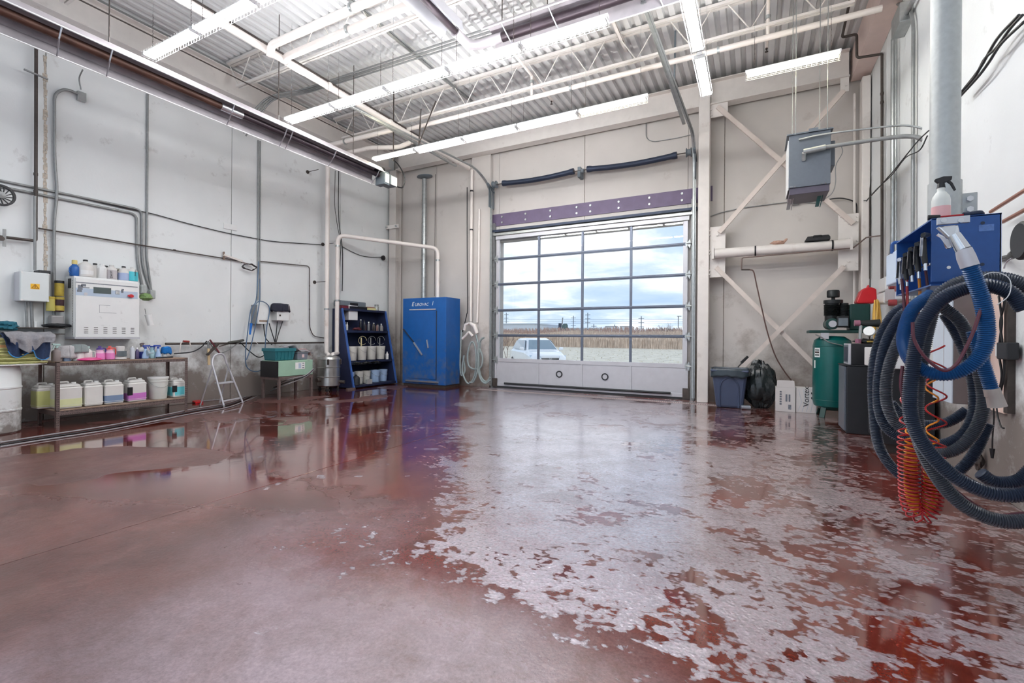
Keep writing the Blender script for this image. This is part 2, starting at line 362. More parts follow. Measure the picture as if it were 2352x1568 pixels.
wr = wall('wall_right', M['wall'], [(XR, a + .006, 0, XR + .12, b - .006, 7.35) for a, b in zip(rj, rj[1:])], (XR + .02, -3, 0, XR + .25, 11.7, 7.35))
# ---- roof deck of ribbed sheets
ce = MB().box(-10.5, -3, ZD + .10, 2.2, 11.75, ZD + .2).build('ceiling', M['deck'], kind='structure')
x = -10.4; rib = .2
sheet = None
while x < 2.1:
    n = 4
    if sheet is None:
        mb = MB(); prof = []
        for i in range(n):
            a = i * rib; prof += [(a, 0), (a + .095, 0), (a + .115, .07), (a + .18, .07)]
        prof.append((n * rib, 0))
        v = [(a, -3, z) for a, z in prof] + [(a, 11.6, z) for a, z in prof]; k = len(prof)
        mb.add(v, [(i, i + 1, k + i + 1, k + i) for i in range(k - 1)])
        sheet = mb.build('deck_sheet', M['deck'], ce, local=True)
        sheet.location = (x, 0, ZD)
    else:
        c = sheet.copy(); C.objects.link(c); c.location = (x, 0, ZD)
    x += n * rib
# ---- overhead glazed door
M['vision'] = M['glass']
dr = bpy.data.objects.new('door_1', None); C.objects.link(dr); dr.location = (-3.9, 11.38, 0); dr['kind'] = 'structure'
YD = 11.36
gx = [-6.34, -5.13, -3.905, -2.68, -1.48]
gz = [.78, 1.40, 2.01, 2.62, 3.24, 4.14]
def zat(px, py): return PY(px, py, YD)[2]
gz = [zat(1355, 833), (zat(1147, 770.4) + zat(1566, 771.9)) / 2, (zat(1147, 711.7) + zat(1566, 704.4)) / 2, (zat(1147, 653) + zat(1566, 631.6)) / 2, (zat(1147, 595.9) + zat(1566, 560.7)) / 2, (zat(1148.4, 546) + zat(1569, 508)) / 2]
gx = [PY(q, 700, YD)[0] for q in (1147.5, 1237.5, 1337.5, 1449, 1568.5)]
for i, zz in enumerate(gz[:5] + [gz[5] + .03]):
    h = .035 if 0 < i < 5 else .05
    mb = MB().box(gx[0] - .13, YD - .025, zz - h, gx[-1] + .13, YD + .025, zz + h)
    md = M['mull'] if 0 < i < 5 else M['alud']
    if 0 < i < 5: mb.box(gx[0] - .02, YD - .045, zz - .012, gx[-1] + .02, YD - .025, zz + .012)
    mb.build('rail', md, dr, bevel=.004)
for i in range(5):
    for j, xx in enumerate(gx):
        wd = .028 if 0 < j < 4 else .05
        ox = 0 if 0 < j < 4 else (-.05 if j == 0 else .05)
        MB().box(xx - wd + ox, YD - .024, gz[i] + .035, xx + wd + ox, YD + .024, gz[i + 1] - .035).build('stile', M['mull'] if 0 < j < 4 else M['alud'], dr)
    for j in range(4):
        MB().box(gx[j] + .01, YD - .004, gz[i] + .02, gx[j + 1] - .01, YD + .004, gz[i + 1] - .02).build('pane', M['glass'], dr)
for j in range(4):
    MB().box(gx[j] + (.0 if j else -.12), YD - .012, .13, gx[j + 1] + (.0 if j < 3 else .12), YD + .03, gz[0] - .04).build('bottom_panel', M['alud'], dr)
for j, xx in enumerate(gx): MB().box(xx - .025 + (-.1 if j == 0 else .1 if j == 4 else 0), YD - .03, .1, xx + .025 + (-.1 if j == 0 else .1 if j == 4 else 0), YD - .01, gz[0] - .03).build('stile', M['alud'], dr)
MB().box(gx[0] - .15, YD - .03, .05, gx[-1] + .15, YD + .03, .14).build('bottom_rail', M['alud'], dr, bevel=.004)
MB().cyl((gx[0] + .2, YD - .06, .13), (gx[-1] - .25, YD - .06, .13), .028).build('bumper_tube', M['blackr'], dr, smooth=True)
MB().box(gx[0] - .15, YD - .025, .0, gx[-1] + .15, YD + .025, .05).build('rubber_seal', M['blackr'], dr)
for qx, qy in ((1284.5, 859), (1389.5, 865)):
    p = PY(qx, qy, YD - .015)
    o = MB().lathe([(.062, -.02), (.088, -.02), (.088, .0), (.062, .0), (.062, -.02)], (p[0], YD - .012, p[2]), 28, axis='y').build('vent_ring', M['black'], dr, smooth=True)
    MB().cyl((p[0], YD - .02, p[2]), (p[0], YD - .012, p[2]), .062, 24).build('vent_disc', M['alud'], o)
for xx, s in ((gx[0] - .1, 1), (gx[-1] + .1, -1)):
    for i in range(5):
        z = gz[i]; mb = MB()
        for u in (-1, 1):
            mb.prism([(xx - .05, z), (xx - .02, z + u * .1), (xx + .0, z + u * .03), (xx + .05, z + u * .11), (xx + .07, z)], 'y', YD - .05, YD - .03)
        mb.cyl((xx + s * .02, YD - .06, z), (xx - s * .14, YD - .06, z), .012, 8)
        mb.cyl((xx - s * .12, YD - .06, z), (xx - s * .15, YD - .06, z), .028, 12)
        mb.build('hinge', M['galv'], dr)
    MB().box(xx - .09, YD - .04, .02, xx + .06, YD - .028, .26).build('corner_plate', M['dark'], dr)
MB().box(gx[0] - .2, YD - .07, gz[5] + .09, gx[-1] + .2, YD - .02, gz[5] + .15).build('strut', M['galv'], dr)
MB().box(gx[0] - .25, YD - .03, gz[5] + .2, gx[-1] + .3, YB - .01, gz[5] + .26).build('top_seal', M['navy'], dr)
for s, xx in ((-1, gx[0] - .17), (1, gx[-1] + .17)):
    MB().box(xx + s * .0, YD - .02, 0, xx + s * .09, YB - .002, 4.6).build('jamb_angle', M['cgrey'], dr)
# ================================================================ ROOF STEEL
def hbeam(mb, a, b, axis, c, z0, z1, w=.26, t=.02):
    "wide-flange beam from a to b along axis at cross position c"
    for lo, hi, ww in ((z0, z0 + t, w), (z1 - t, z1, w), (z0 + t, z1 - t, .014)):
        if axis == 'x': mb.box(a, c - ww / 2, lo, b, c + ww / 2, hi)
        else: mb.box(c - ww / 2, a, lo, c + ww / 2, b, hi)
    return mb
one(hbeam(MB(), -9.86, -1.14, 'x', 11.18, 6.54, 7.08), 'roof_beam', 'long white roof beam over the glazed door', 'beam', M['steelw'])
one(hbeam(MB(), -.90, 1.6, 'x', 11.18, 6.54, 7.08), 'roof_beam', 'short white roof beam over the cross-braced bay', 'beam', M['steelw'])
one(hbeam(MB(), -1.5, 11.0, 'y', -10.1, 6.56, 7.08), 'roof_beam', 'white roof beam running along the left wall', 'beam', M['steelw'])
M['pinkw'] = mat('pinkish_painted_soffit', (228, 206, 198), .5, var=.05)
one(MB().box(1.66, -1.5, 6.57, 1.955, 11.4, 6.60).box(1.66, -1.5, 6.6, 1.69, 11.4, 7.15).box(1.69, -1.5, 7.0, 1.955, 11.4, 7.15), 'roof_edge_beam', 'pinkish boxed beam along the top of the right wall', 'beam', M['pinkw'])
def joist(Y, label, x0=-9.95, x1=1.62):
    t = thing('bar_joist', label, 'joist', (x0, Y, 6.58), group='open-web roof joists')
    MB().box(x0, Y - .07, 7.13, x1, Y - .01, 7.18).box(x0, Y + .01, 7.13, x1, Y + .07, 7.18).build('top_chord', M['steelw'], t)
    MB().box(x0 + .3, Y - .05, 6.58, x1 - .3, Y - .01, 6.62).box(x0 + .3, Y + .01, 6.58, x1 - .3, Y + .05, 6.62).build('bottom_chord', M['steelw'], t)
    x = x0; p = .95
    while x + p < x1 + .1:
        for a, b in (((x, 7.14), (x + p * .36, 6.61)), ((x + p * .36, 6.61), (min(x + p * .72, x1), 7.14))):
            MB().cyl((a[0], Y, a[1]), (b[0], Y, b[1]), .011, 6).build('web_bar', M['steelw'], t)
        x += p
joist(8.79, 'bar joist nearest the door wall'); joist(5.98, 'bar joist between the two nearer rows of lights'); joist(3.2, 'bar joist over the left bench end, third from the door')
def run(name, label, cat, pts, r, m, rad=.1, n=10, clips=(), group=None, clipm=None):
    pl = bend(pts, rad) if len(pts) > 2 else pts
    if not clips: return one(MB().tube(pl, r, n), name, label, cat, m, group, smooth=True)
    t = thing(name, label, cat, tuple(pl[-1]), group=group)
    MB().tube(pl, r, n).build('tube', m, t, smooth=True)
    for c, d in clips: MB().cyl(Vector(c) - Vector(d) * .02, Vector(c) + Vector(d) * .02, r * 1.25, n).build('coupling', clipm or m, t, smooth=True)
    return t
for (X, y0, y1, l, mt, z) in ((-6.1, 5.6, 9.6, 'grey bridging channel across the joists above the middle light row', 'galv', 7.09), (-2.3, 3.4, 9.2, 'white bridging channel nearer the right light row', 'steelw', 7.09)):
    one(MB().box(X - .035, y0, z - .03, X + .035, y1, z - .024).box(X - .035, y0, z - .03, X - .029, y1, z + .01).box(X + .029, y0, z - .03, X + .035, y1, z + .01), 'bridging_channel', l, 'channel', M[mt])
# ---- columns and cross bracing in the right bay
one(MB().box(-10.13, 11.08, 0, -9.87, 11.095, 6.54).box(-10.13, 11.325, 0, -9.87, 11.34, 6.54).box(-10.01, 11.09, 0, -9.99, 11.33, 6.54), 'corner_column', 'pale steel column in the far left corner', 'column', M['wallb'])
t = thing('column_bracket', 'winged bolted bracket halfway up the corner column', 'bracket', (-10, 11.05, 4.5))
zc = PY(905, 520, 11.05)[2]
MB().box(-10.3 + .06, 11.04, zc - .06, -9.72, 11.06, zc + .06).build('plate', M['steelw'], t, bevel=.01)
for s in (-1, 1): MB().cyl((-10 + s * .19, 11.0, zc), (-10 + s * .19, 11.05, zc), .03, 6).build('bolt', M['galv'], t)
one(MB().box(-1.14, 11.0, 0, -.91, 11.3, 7.15), 'tube_column', 'square white steel column right of the glazed door', 'column', M['steelw'], bevel=.012)
one(MB().box(PY(1977, 400, 11.2)[0], 11.1, 0, XR - .02, 11.38, 6.5), 'tube_column', 'cream steel column in the far right corner', 'column', M['steelw'], bevel=.02)
xl = PY(1088, 420, 11.4)[0]
one(MB().box(PY(1083, 450, 11.3)[0], 11.3, 0, -6.62, 11.44, 6.54), 'jamb_column', 'flat white jamb column left of the glazed door', 'column', M['wallb'], bevel=.01)
YS = 11.1
def gusset(x0, z0, x1, z1, bolts, label):
    t = thing('gusset_plate', label, 'steel plate', ((x0 + x1) / 2, YS, z0))
    MB().box(x0, YS - .01, z0, x1, YS + .01, z1).build('plate', M['steelw'], t, bevel=.004)
    for q in bolts:
        p = PY(q[0], q[1], YS - .01); MB().cyl((p[0], YS - .035, p[2]), (p[0], YS - .01, p[2]), .022, 6).build('bolt', M['steelw'], t)
gusset(-.9, PY(1640, 637, YS)[2], PY(1666, 600, YS)[0], PY(1640, 521, YS)[2], [(1630.5, 530), (1630.5, 540), (1630.5, 576), (1630.5, 583), (1630.5, 621), (1630.5, 630), (1661, 524), (1654.5, 532), (1647.5, 540), (1647.5, 617), (1654.5, 624.5), (1661, 632)], 'white bolted gusset plate on the column right of the door')
gusset(PY(1925, 560, YS)[0], PY(1950, 622, YS)[2], PY(1972, 560, YS)[0], PY(1950, 491, YS)[2], [(1969, 497), (1969, 507), (1969, 552), (1968, 602), (1968, 610), (1948, 600), (1939.5, 609), (1931, 618), (1932, 498), (1941, 505.5), (1950, 513)], 'white bolted gusset plate in the corner behind the steel pipe shelf')
gusset(-.9, PY(1650, 268, YS)[2], PY(1672, 250, YS)[0], 6.54, [(1652, 248), (1658, 254), (1665, 260), (1634, 240), (1634, 252), (1634, 265)], 'upper gusset plate at the top of the door column')
gusset(PY(1930, 200, YS)[0], PY(1935, 212, YS)[2], PY(1950, 200, YS)[0], 6.54, [(1943, 196), (1936, 206)], 'upper gusset plate near the right corner')
def brace(a, b, label, y=YS - .03):
    A, B = PY(*a, y), PY(*b, y); one(MB().bar(A, B, .012, .1, up=(0, 1, 0)).bar((A[0], A[1] - .03, A[2]), (B[0], B[1] - .03, B[2]), .1, .01, up=(0, 1, 0)) if 0 else MB().bar(A, B, .09, .05, up=(0, 1, 0)), 'cross_brace', label, 'brace', M['steelb'], 'cross braces of the right bay')
brace((1648, 245), (1960, 514), 'upper brace falling from the door column to the corner')
brace((1938, 208), (1652, 534), 'upper brace rising from the door column to the corner', YS - .09)
brace((1645, 614), (1885, 852), 'lower brace falling from the door column to the compressor')
brace((1938, 612), (1700, 848), 'lower brace rising from the black rubbish bag', YS - .09)
A, B = PY(1636, 585, 10.95), PY(1957, 559, 10.95)
t = thing('pipe_shelf', 'fat white horizontal steel tube across the braced bay', 'steel tube', ((A[0] + B[0]) / 2, 10.95, 3.15))
MB().cyl((A[0] + .05, 10.95, 3.24), (B[0] - .02, 10.95, 3.24), .10, 28).build('tube', M['steelw'], t, smooth=True)
for qx in (1735, 1913):
    x = PY(qx, 570, 10.85)[0]; MB().lathe([(.102, -.015), (.108, -.015), (.108, .015), (.102, .015)], (x, 10.95, 3.24), 24, axis='x').build('black_strap', M['black'], t)
for x in (A[0] + .02, B[0] - .02): MB().box(x - .02, 10.85, 3.12, x + .02, 11.05, 3.36).build('end_plate', M['steelw'], t)
tt = thing('tool_case', 'flat black tool case lying on the steel tube', 'case', (PY(1876, 545, 10.95)[0], 10.93, 3.342))
x0, x1 = PY(1847, 549, 10.93)[0], PY(1906, 545, 10.93)[0]
MB().prism([(x0, 3.342), (x1, 3.342), (x1, 3.40), (x1 - .03, 3.44), (x0 + .05, 3.43)], 'y', 10.83, 11.02).build('shell', M['black'], tt, bevel=.01)
MB().tube(bend([((x0 + x1) / 2 - .07, 10.82, 3.40), ((x0 + x1) / 2 - .07, 10.80, 3.43), ((x0 + x1) / 2 + .07, 10.80, 3.43), ((x0 + x1) / 2 + .07, 10.82, 3.40)], .02), .008, 6).build('handle', M['black'], tt)
def blob(c, s, seed, amp=.25, nu=18, nv=12, fr=2.2):
    def fn(u, v):
        a, b = 2 * math.pi * u, math.pi * (v - .5); d = Vector((math.cos(a) * math.cos(b), math.sin(a) * math.cos(b), math.sin(b)))
        k = 1 + amp * (mnoise.noise(d * fr + Vector((seed, 0, 0))) + .5 * mnoise.noise(d * fr * 2.7 + Vector((0, seed, 0))))
        z = max(d.z * k, -.92)
        return (c[0] + d.x * k * s[0], c[1] + d.y * k * s[1], c[2] + s[2] * .92 + z * s[2])
    return MB().grid(fn, nu, nv)
M['glove'] = mat('dusty_glove', (196, 160, 142), .9, var=.2, vs=30)
p = PY(1786, 556, 10.93)
g = blob((p[0], 10.93, 3.335), (.13, .06, .04), 3, .4)
g.tube([(p[0] + .1, 10.93, 3.37), (p[0] + .15, 10.93, 3.42), (p[0] + .17, 10.92, 3.44)], [.03, .022, .012], 8)
one(g, 'work_glove', 'crumpled pinkish work glove on the steel tube', 'glove', M['glove'], smooth=True)
# ---- purple lintel with washers over the door
z0 = (PY(1106, 521, 11.4)[2] + PY(1604, 466.7, 11.4)[2]) / 2; z1 = 4.86
t = thing('door_lintel', 'purple primed steel lintel across the wall above the door', 'lintel', (-4, 11.43, z0))
MB().box(-6.99, 11.42, z0, -.88, 11.45, z1).build('plate', M['purple'], t)
for qx, qy in ((1114, 503), (1153, 497.5), (1207, 490), (1264, 482.5), (1324.5, 475), (1356, 470.5), (1421, 462), (1491.5, 452.5), (1566.5, 443)):
    x = PY(qx, qy, 11.41)[0]
    for z in (z1 - .09, z0 + .09): MB().cyl((x, 11.40, z), (x, 11.42, z), .026, 12).build('bolt', M['galv'], t)
# ---- door springs on their shaft, brackets, cable drums
zs = 5.62
t = thing('spring_shaft', 'long torsion shaft with two sagging navy springs above the door', 'door springs', (-3.9, 11.2, zs - .3))
MB().cyl((-6.42, 11.2, zs), (-1.3, 11.2, zs), .014, 8).build('shaft', M['dark'], t, smooth=True)
def spring(a, b, sag, z0, z1):
    pts = [(a + (b - a) * i / 30, 11.2, z0 + (z1 - z0) * i / 30 - sag * math.sin(math.pi * (i / 30) ** 1.0)) for i in range(31)]
    MB().tube(pts, [.066 if 1 < i < 29 else .078 for i in range(31)], 16).build('spring', M['navy'], t, smooth=True)
spring(PY(1155, 420, 11.2)[0], PY(1318, 395, 11.2)[0], .05, PY(1155, 421, 11.2)[2], PY(1318, 393, 11.2)[2])
spring(PY(1349, 389, 11.2)[0], PY(1555, 356, 11.2)[0], .05, PY(1349, 388.5, 11.2)[2], PY(1555, 356, 11.2)[2])
x = PY(1330, 394, 11.2)[0]
MB().box(x - .04, 11.19, zs - .16, x + .04, 11.44, zs + .1).build('bracket', M['grey'], t, bevel=.01)
MB().cyl((x + .06, 11.2, zs - .02), (x + .13, 11.2, zs - .02), .05, 14).build('coupler', M['grey'], t)
for x, s in ((-6.42, 1), (-1.36, -1)):
    MB().lathe([(.03, 0), (.1, .0), (.1, .015), (.07, .02), (.07, .09), (.1, .1), (.1, .115), (.03, .115)], (x - .06, 11.2, zs), 20, axis='x').build('cable_drum', M['grey'], t, smooth=True)
    MB().box(x - s * .14, 11.1, zs - .62, x - s * .13, 11.4, zs - .02).bar((x - s * .13, 11.02, zs + .0), (x - s * .13, 11.38, zs - .16), .05, .05).build('bracket', M['grey'], t)
# ---- door tracks: vertical leg, curve, horizontal run to the middle of the room
for s, n in ((-1, 'left'), (1, 'right')):
    if s < 0: Xt = PY(1127, 600, 11.25)[0]; Zt = 6.0; y_end = 6.6
    else: Xt = PY(1594, 500, 11.25)[0]; Zt = 5.95; y_end = 6.4
    Xt2 = {-1: -7.25 + .0, 1: -1.38}[s]
    pts = [(Xt, 11.27, .05), (Xt, 11.25, 4.6)]
    pts = bend([(Xt, 11.27, .05), (Xt, 11.24, 5.55 if s < 0 else 5.3), (Xt if s > 0 else Xt - .15, 10.7 if s < 0 else 11.0, Zt - .04), (Xt2, y_end, Zt)], .5, 8)
    t = thing('door_track', n + (' galvanised door track curving up to the hanging rail' if s < 0 else ' galvanised door track rising steeply to its hanging rail'), 'door track', (Xt, 11.27, 0))
    mb = MB(); m1 = MB()
    q = [(a[0], a[1], a[2]) for a in pts]
    mb.tube([(a[0] - .02, a[1], a[2]) for a in q], .014, 6); mb.tube([(a[0] + .03, a[1], a[2]) for a in q], .014, 6); mb.tube(q, .02, 6)
    mb.build('rail', M['galv'], t, smooth=True)
    MB().box(Xt2 - .03, y_end, Zt + .02, Xt2 + .03, 10.5, Zt + .07).build('angle_bar', M['galv'], t)
if 1:
    a = PY(963, 325, 8.9); 
    for (q0, q1) in (((967, 250), (962, 333)), ((1001, 232), (963, 328))):
        A = PY(*q1, 8.6); B = PY(*q0, 8.6)
        one(MB().bar(A, B, .035, .006, up=(0, 1, 0)), 'hanger_strap', 'dark iron hanger strap of the left door track, ' + ('upright' if q0[0] < 980 else 'slanting'), 'strap', M['dark'])
    A = PY(1549, 195, 9.2); B = np.array(A) + np.array((.01, 0, ZD - A[2]))
    one(MB().bar(A, B, .04, .03), 'hanger_strap', 'perforated grey hanger of the right door track', 'strap', M['grey'])
# ================================================================ LIGHTS
M['tube'] = mat('lit_tube', (252, 253, 255), .4, var=0, emit=TUBE)
M['tubew'] = mat('lit_warm_tube', (255, 246, 214), .4, var=0, emit=TUBE * .42)
M['fix'] = mat('white_light_housing', (246, 246, 246), .3, var=.01)
def fixture(tm, guard=True):
    t = thing('strip_light', '-', 'light'); L = 1.2
    MB().prism([(-.03, .065), (.03, .065), (.04, .04), (.04, .018), (-.04, .018), (-.04, .04)], 'x', 0, L).build('housing', M['fix'], t, local=True)
    for s in (-.052, .052):
        MB().cyl((.03, s, 0), (L - .03, s, 0), .014, 10).build('lamp_tube', tm, t, local=True, smooth=True)
        for x in (.012, L - .03): MB().box(x, min(s, 0) - .02 * (s < 0), -.02, x + .018, max(s, 0) + .02 * (s > 0), .03).build('socket', M['white'], t, local=True)
    if guard:
        g = MB()
        for i in range(19):
            x = .02 + i * (L - .04) / 18
            g.tube([(x, -.09, .02), (x, -.09, -.04), (x, .09, -.04), (x, .09, .02)], .0014, 3, cap=False)
        for y in (-.09, -.045, 0, .045, .09): g.cyl((.0, y, -.04), (L, y, -.04), .0014, 3)
        g.build('wire_guard', M['fix'], t, local=True)
    for x in (.12, L - .12):
        c = MB()
        for k in range(12):
            z = .1 + k * .038
            c.tube([(x + (.006 if k % 2 else 0), 0 if k % 2 else .006, z), (x, 0, z + .02), (x, .006 if k % 2 == 0 else 0, z + .044)], .0035, 3, cap=False)
        MB().cyl((x, 0, .55), (x, 0, 1.78), .0022, 3).build('hanging_wire', M['galv'], t, local=True)
        c.build('chain', M['dark'], t, local=True)
    return t
fa = fixture(M['tube']); fw = fixture(M['tubew'], False); fwg = fixture(M['tubew'])
used = set()
def put(proto, loc, rz, label, group):
    if id(proto) in used: return dup(proto, loc, rz, label, group)
    used.add(id(proto)); proto.location = loc; proto.rotation_euler = (0, 0, rz); proto['label'] = label; proto['group'] = group; return proto
ordn = ['first', 'second', 'third', 'fourth', 'fifth']
for i in range(5): put(fa, (-7.76 + i * 1.222, 3.5, 5.4), 0, f'{ordn[i]} caged strip light from the left in the row nearest the camera', 'strip lights of the near row')
for i in range(5): put(fa, (-7.75 + i * 1.222, 5.73, 5.4), 0, f'{ordn[i]} caged strip light from the left in the long middle row', 'strip lights of the middle row')
for i in range(5): put(fw if i == 0 else fwg if i == 4 else fa, (-7.7 + i * 1.222, 7.9, 5.4), 0, ('dim yellowish strip light at the left end of the far row' if i == 0 else 'warm white strip light at the right end of the far row' if i == 4 else f'{ordn[i]} strip light from the left in the row before the door wall'), 'strip lights of the far row')
for i, y in enumerate((8.35, 7.0, 5.65, 4.4)):
    put(fa, (-.74, y, 5.45), -math.pi / 2, ['strip light at the far end of the row running away from camera', 'second strip light from the door end of the receding row', 'third strip light from the door end of the receding row', 'nearest strip light of the receding row'][i], 'strip lights of the receding row')
put(fwg, (-.16, 7.9, 5.4), 0, 'single dim strip light hung before the right bay beam', 'single light')
# ================================================================ RADIANT HEATERS
M['refl'] = mat('dull_reflector', (186, 180, 184), .45, .2, var=.2, vs=3)
M['htube'] = mat('burnt_heater_tube', (66, 56, 62), .4, .5, var=.3, vs=5)
M['httop'] = mat('rusty_heater_tube', (84, 56, 46), .5, .3, var=.3, vs=5)
t = thing('tube_heater', 'long suspended gas tube heater along the left wall', 'heater', (-7.6, 3, 4.85))
sec = [(-7.42, 5.10), (-7.44, 5.13), (-7.52, 5.22), (-7.66, 5.20), (-7.78, 5.10), (-7.80, 5.0), (-7.72, 4.85)]
def hood(sec, axis, lo, hi):
    v = [((a, lo, z) if axis == 'y' else (lo, a, z)) for a, z in sec] + [((a, hi, z) if axis == 'y' else (hi, a, z)) for a, z in sec]; k = len(sec)
    return MB().add(v, [(i, i + 1, k + i + 1, k + i) for i in range(k - 1)])
hood(sec, 'y', -1.5, 7.95).build('reflector', M['refl'], t, thick=.004)
for p in (sec[0], sec[-1]): MB().cyl((p[0], -1.5, p[1]), (p[0], 7.95, p[1]), .010, 6).build('lip', M['white'], t)
MB().cyl((-7.6, -1.5, 5.06), (-7.6, 4.45, 5.06), .055, 16).build('heater_tube', M['httop'], t, smooth=True)
MB().cyl((-7.6, 4.75, 5.06), (-7.6, 7.95, 5.06), .055, 16).build('heater_tube', M['htube'], t, smooth=True)
MB().cyl((-7.6, 4.43, 5.06), (-7.6, 4.78, 5.06), .062, 16).build('tube_coupling', M['alu'], t, smooth=True)
for y in (2.45, 2.95, 4.55, 5.5, 5.62, 6.6, 7.8):
    MB().tube([(sec[0][0], y, sec[0][1] + .01), (-7.5, y, 4.98), (sec[-1][0] + .01, y + .05, sec[-1][1])], .009, 6).build('wire_clip', M['alu'], t)
for y in (2.98, 5.45, 7.2): MB().cyl((-7.6, y, 5.2), (-7.6, y, 7.15), .008, 5).build('chain', M['dark'], t)
b = MB().box(-7.74, 8.0, 4.86, -7.46, 8.16, 5.14).build('burner_box', M['grey'], t, bevel=.008)
MB().box(-7.74, 8.19, 4.9, -7.46, 8.42, 5.12).build('burner_box', M['grey'], t, bevel=.008)
for y0, y1 in ((8.01, 8.15), (8.2, 8.41)): MB().box(-7.456, y0 + .01, 4.9, -7.45, y1 - .01, 5.1).build('cover_plate', M['white'], b)
MB().cyl((-7.62, 7.9, 5.2), (-7.62, 8.1, 5.2), .08, 16).build('blower', M['black'], t, smooth=True)
MB().tube(spline([(-7.5, 8.42, 4.92), (-7.45, 8.6, 4.95), (-7.42, 8.62, 5.2), (-7.45, 8.45, 5.42), (-7.48, 8.3, 5.5)]), .016, 8).build('gas_hose', M['black'], t, smooth=True)
run('gas_drop', 'thin dark gas pipe dropping to the heater burner box', 'pipe', [(-7.48, 8.3, 5.48), (-7.48, 8.3, 7.1)], .014, M['dark'])
t = thing('tube_heater', 'dark suspended gas tube heater over the middle light row', 'heater', (-1.5, 6.2, 5.85))
sec = [(5.98, 6.02), (6.04, 6.1), (6.14, 6.16), (6.28, 6.14), (6.4, 6.04), (6.44, 5.84)]
hood(sec, 'x', -3.68, 1.2).build('reflector', M['refl'], t, thick=.004)
for p in (sec[0], sec[-1]): MB().cyl((-3.68, p[0], p[1]), (1.2, p[0], p[1]), .010, 6).build('lip', M['white'], t)
arc = [(1.2, 6.22, 6.0), (-3.6, 6.22, 6.0), (-4.02, 6.22, 6.0), (-4.02, 5.7, 6.0)]
MB().cyl((1.2, 6.22, 5.98), (-3.45, 6.22, 5.98), .072, 20).build('heater_tube', M['htube'], t, smooth=True)
MB().tube(bend([(-3.45, 6.22, 5.98), (-4.02, 6.22, 5.98), (-4.02, 5.78, 5.98)], .3, 10), .072, 20).build('elbow', M['refl'], t, smooth=True)
MB().cyl((-4.02, 5.8, 5.98), (-4.02, 1.5, 5.98), .05, 16).build('heater_tube', M['htube'], t, smooth=True)
hood([(-3.86, 5.9), (-3.9, 6.1), (-4.0, 6.16), (-4.14, 6.12), (-4.24, 5.9)], 'y', 1.5, 5.78).build('reflector', M['alud'], t, thick=.004)
for x in (-3.35, -2.6, -1.2): MB().tube([(x, 5.98, 6.03), (x + .05, 6.2, 5.86), (x + .08, 6.44, 5.84)], .009, 6).build('wire_clip', M['alu'], t)
for x in (-3.45, -2.7, -.9): MB().cyl((x, 6.2, 6.15), (x, 6.2, 7.15), .008, 5).build('chain', M['dark'], t)
# ---- hung unit heater on the right with its rods
M['unit'] = mat('slate_heater_case', (96, 103, 112), .42, var=.05, vs=20)
YH = 8.2
x0, x1 = PY(1812, 380, YH)[0], PY(1908, 380, YH)[0]; za, zb = PY(1815, 432, YH)[2], PY(1815, 312, YH)[2]
t = thing('unit_heater', 'slate grey unit heater hung on rods before the braced bay', 'heater', ((x0 + x1) / 2, YH + .3, za - .1))
MB().box(x0, YH, za, x1, YH + .62, zb).build('case', M['unit'], t, bevel=.006)
MB().prism([(x0 - .03, zb - .0), (x1 + .03, zb), (x1 + .03, zb + .02), (x0 - .03, zb + .02)], 'y', YH - .02, YH + .64).build('top_flange', M['unit'], t)
MB().box(x0 + .25, YH - .03, zb + .0, x0 + .37, YH, zb + .05).build('lifting_lug', M['unit'], t)
MB().box(x1, YH + .15, za + .3, x1 + .07, YH + .5, zb - .12).build('side_box', M['unit'], t, bevel=.006)
MB().box(x0 + .01, YH + .02, za - .10, x1 - .01, YH + .6, za).build('outlet', mat('slate_purple', (84, 78, 92), .4), t, bevel=.006)  # outlet in a dark slate purple
MB().box(x0 - .012, YH + .03, za - .02, x0 - .002, YH + .58, zb - .06).build('front_grille', M['white'], t)
for x in (x0 + .04, x1 - .1):
    MB().bar((x, YH + .0, za + .02), (x - .02, YH + .5, za - .2), .05, .012).bar((x + .04, YH + .0, za + .02), (x + .02, YH + .5, za - .2), .012, .04).build('support_channel', M['chrome'], t)
rods = [(1820.5, YH + .5), (1828, YH - .02), (1883, YH + .5), (1901, YH - .02)]
for qx, y in rods:
    x = PY(qx, 200, y)[0]; MB().cyl((x, y, zb), (x, y, ZD), .006, 6).build('hanging_rod', M['cgrey'], t)
ca, cb_ = PY(1845, 349, YH - .06), PY(1896, 338, YH - .06)
MB().tube([ca, cb_], .042, 16).build('conduit_body', M['galv'], t, smooth=True)
MB().cyl((ca[0] + .01, YH - .08, ca[2] - .02), (ca[0] + .01, YH, ca[2] - .1), .03, 12).build('elbow', M['galv'], t, smooth=True)
p = [PY(1896, 338, YH - .06), PY(1960, 328, YH - .06), PY(2030, 318, YH - .1), PY(2085, 313, YH - .1), PY(2120, 320, YH - .14), PY(2165, 350, YH - .2)]
run('heater_conduit', 'thick grey conduit curving from the unit heater toward the post', 'conduit', spline(p), .03, M['cgrey'], rad=0.01)
p = [PY(1835, 321, YH - .03), PY(1890, 309, YH - .05), PY(1980, 297, YH - .1), PY(2075, 288, YH - .1), PY(2128, 298, YH - .15), PY(2140, 308, YH - .18)]
run('flexible_conduit', 'thin ribbed flexible conduit looping above the thick heater conduit', 'conduit', spline(p), .014, M['galv'], rad=.01)
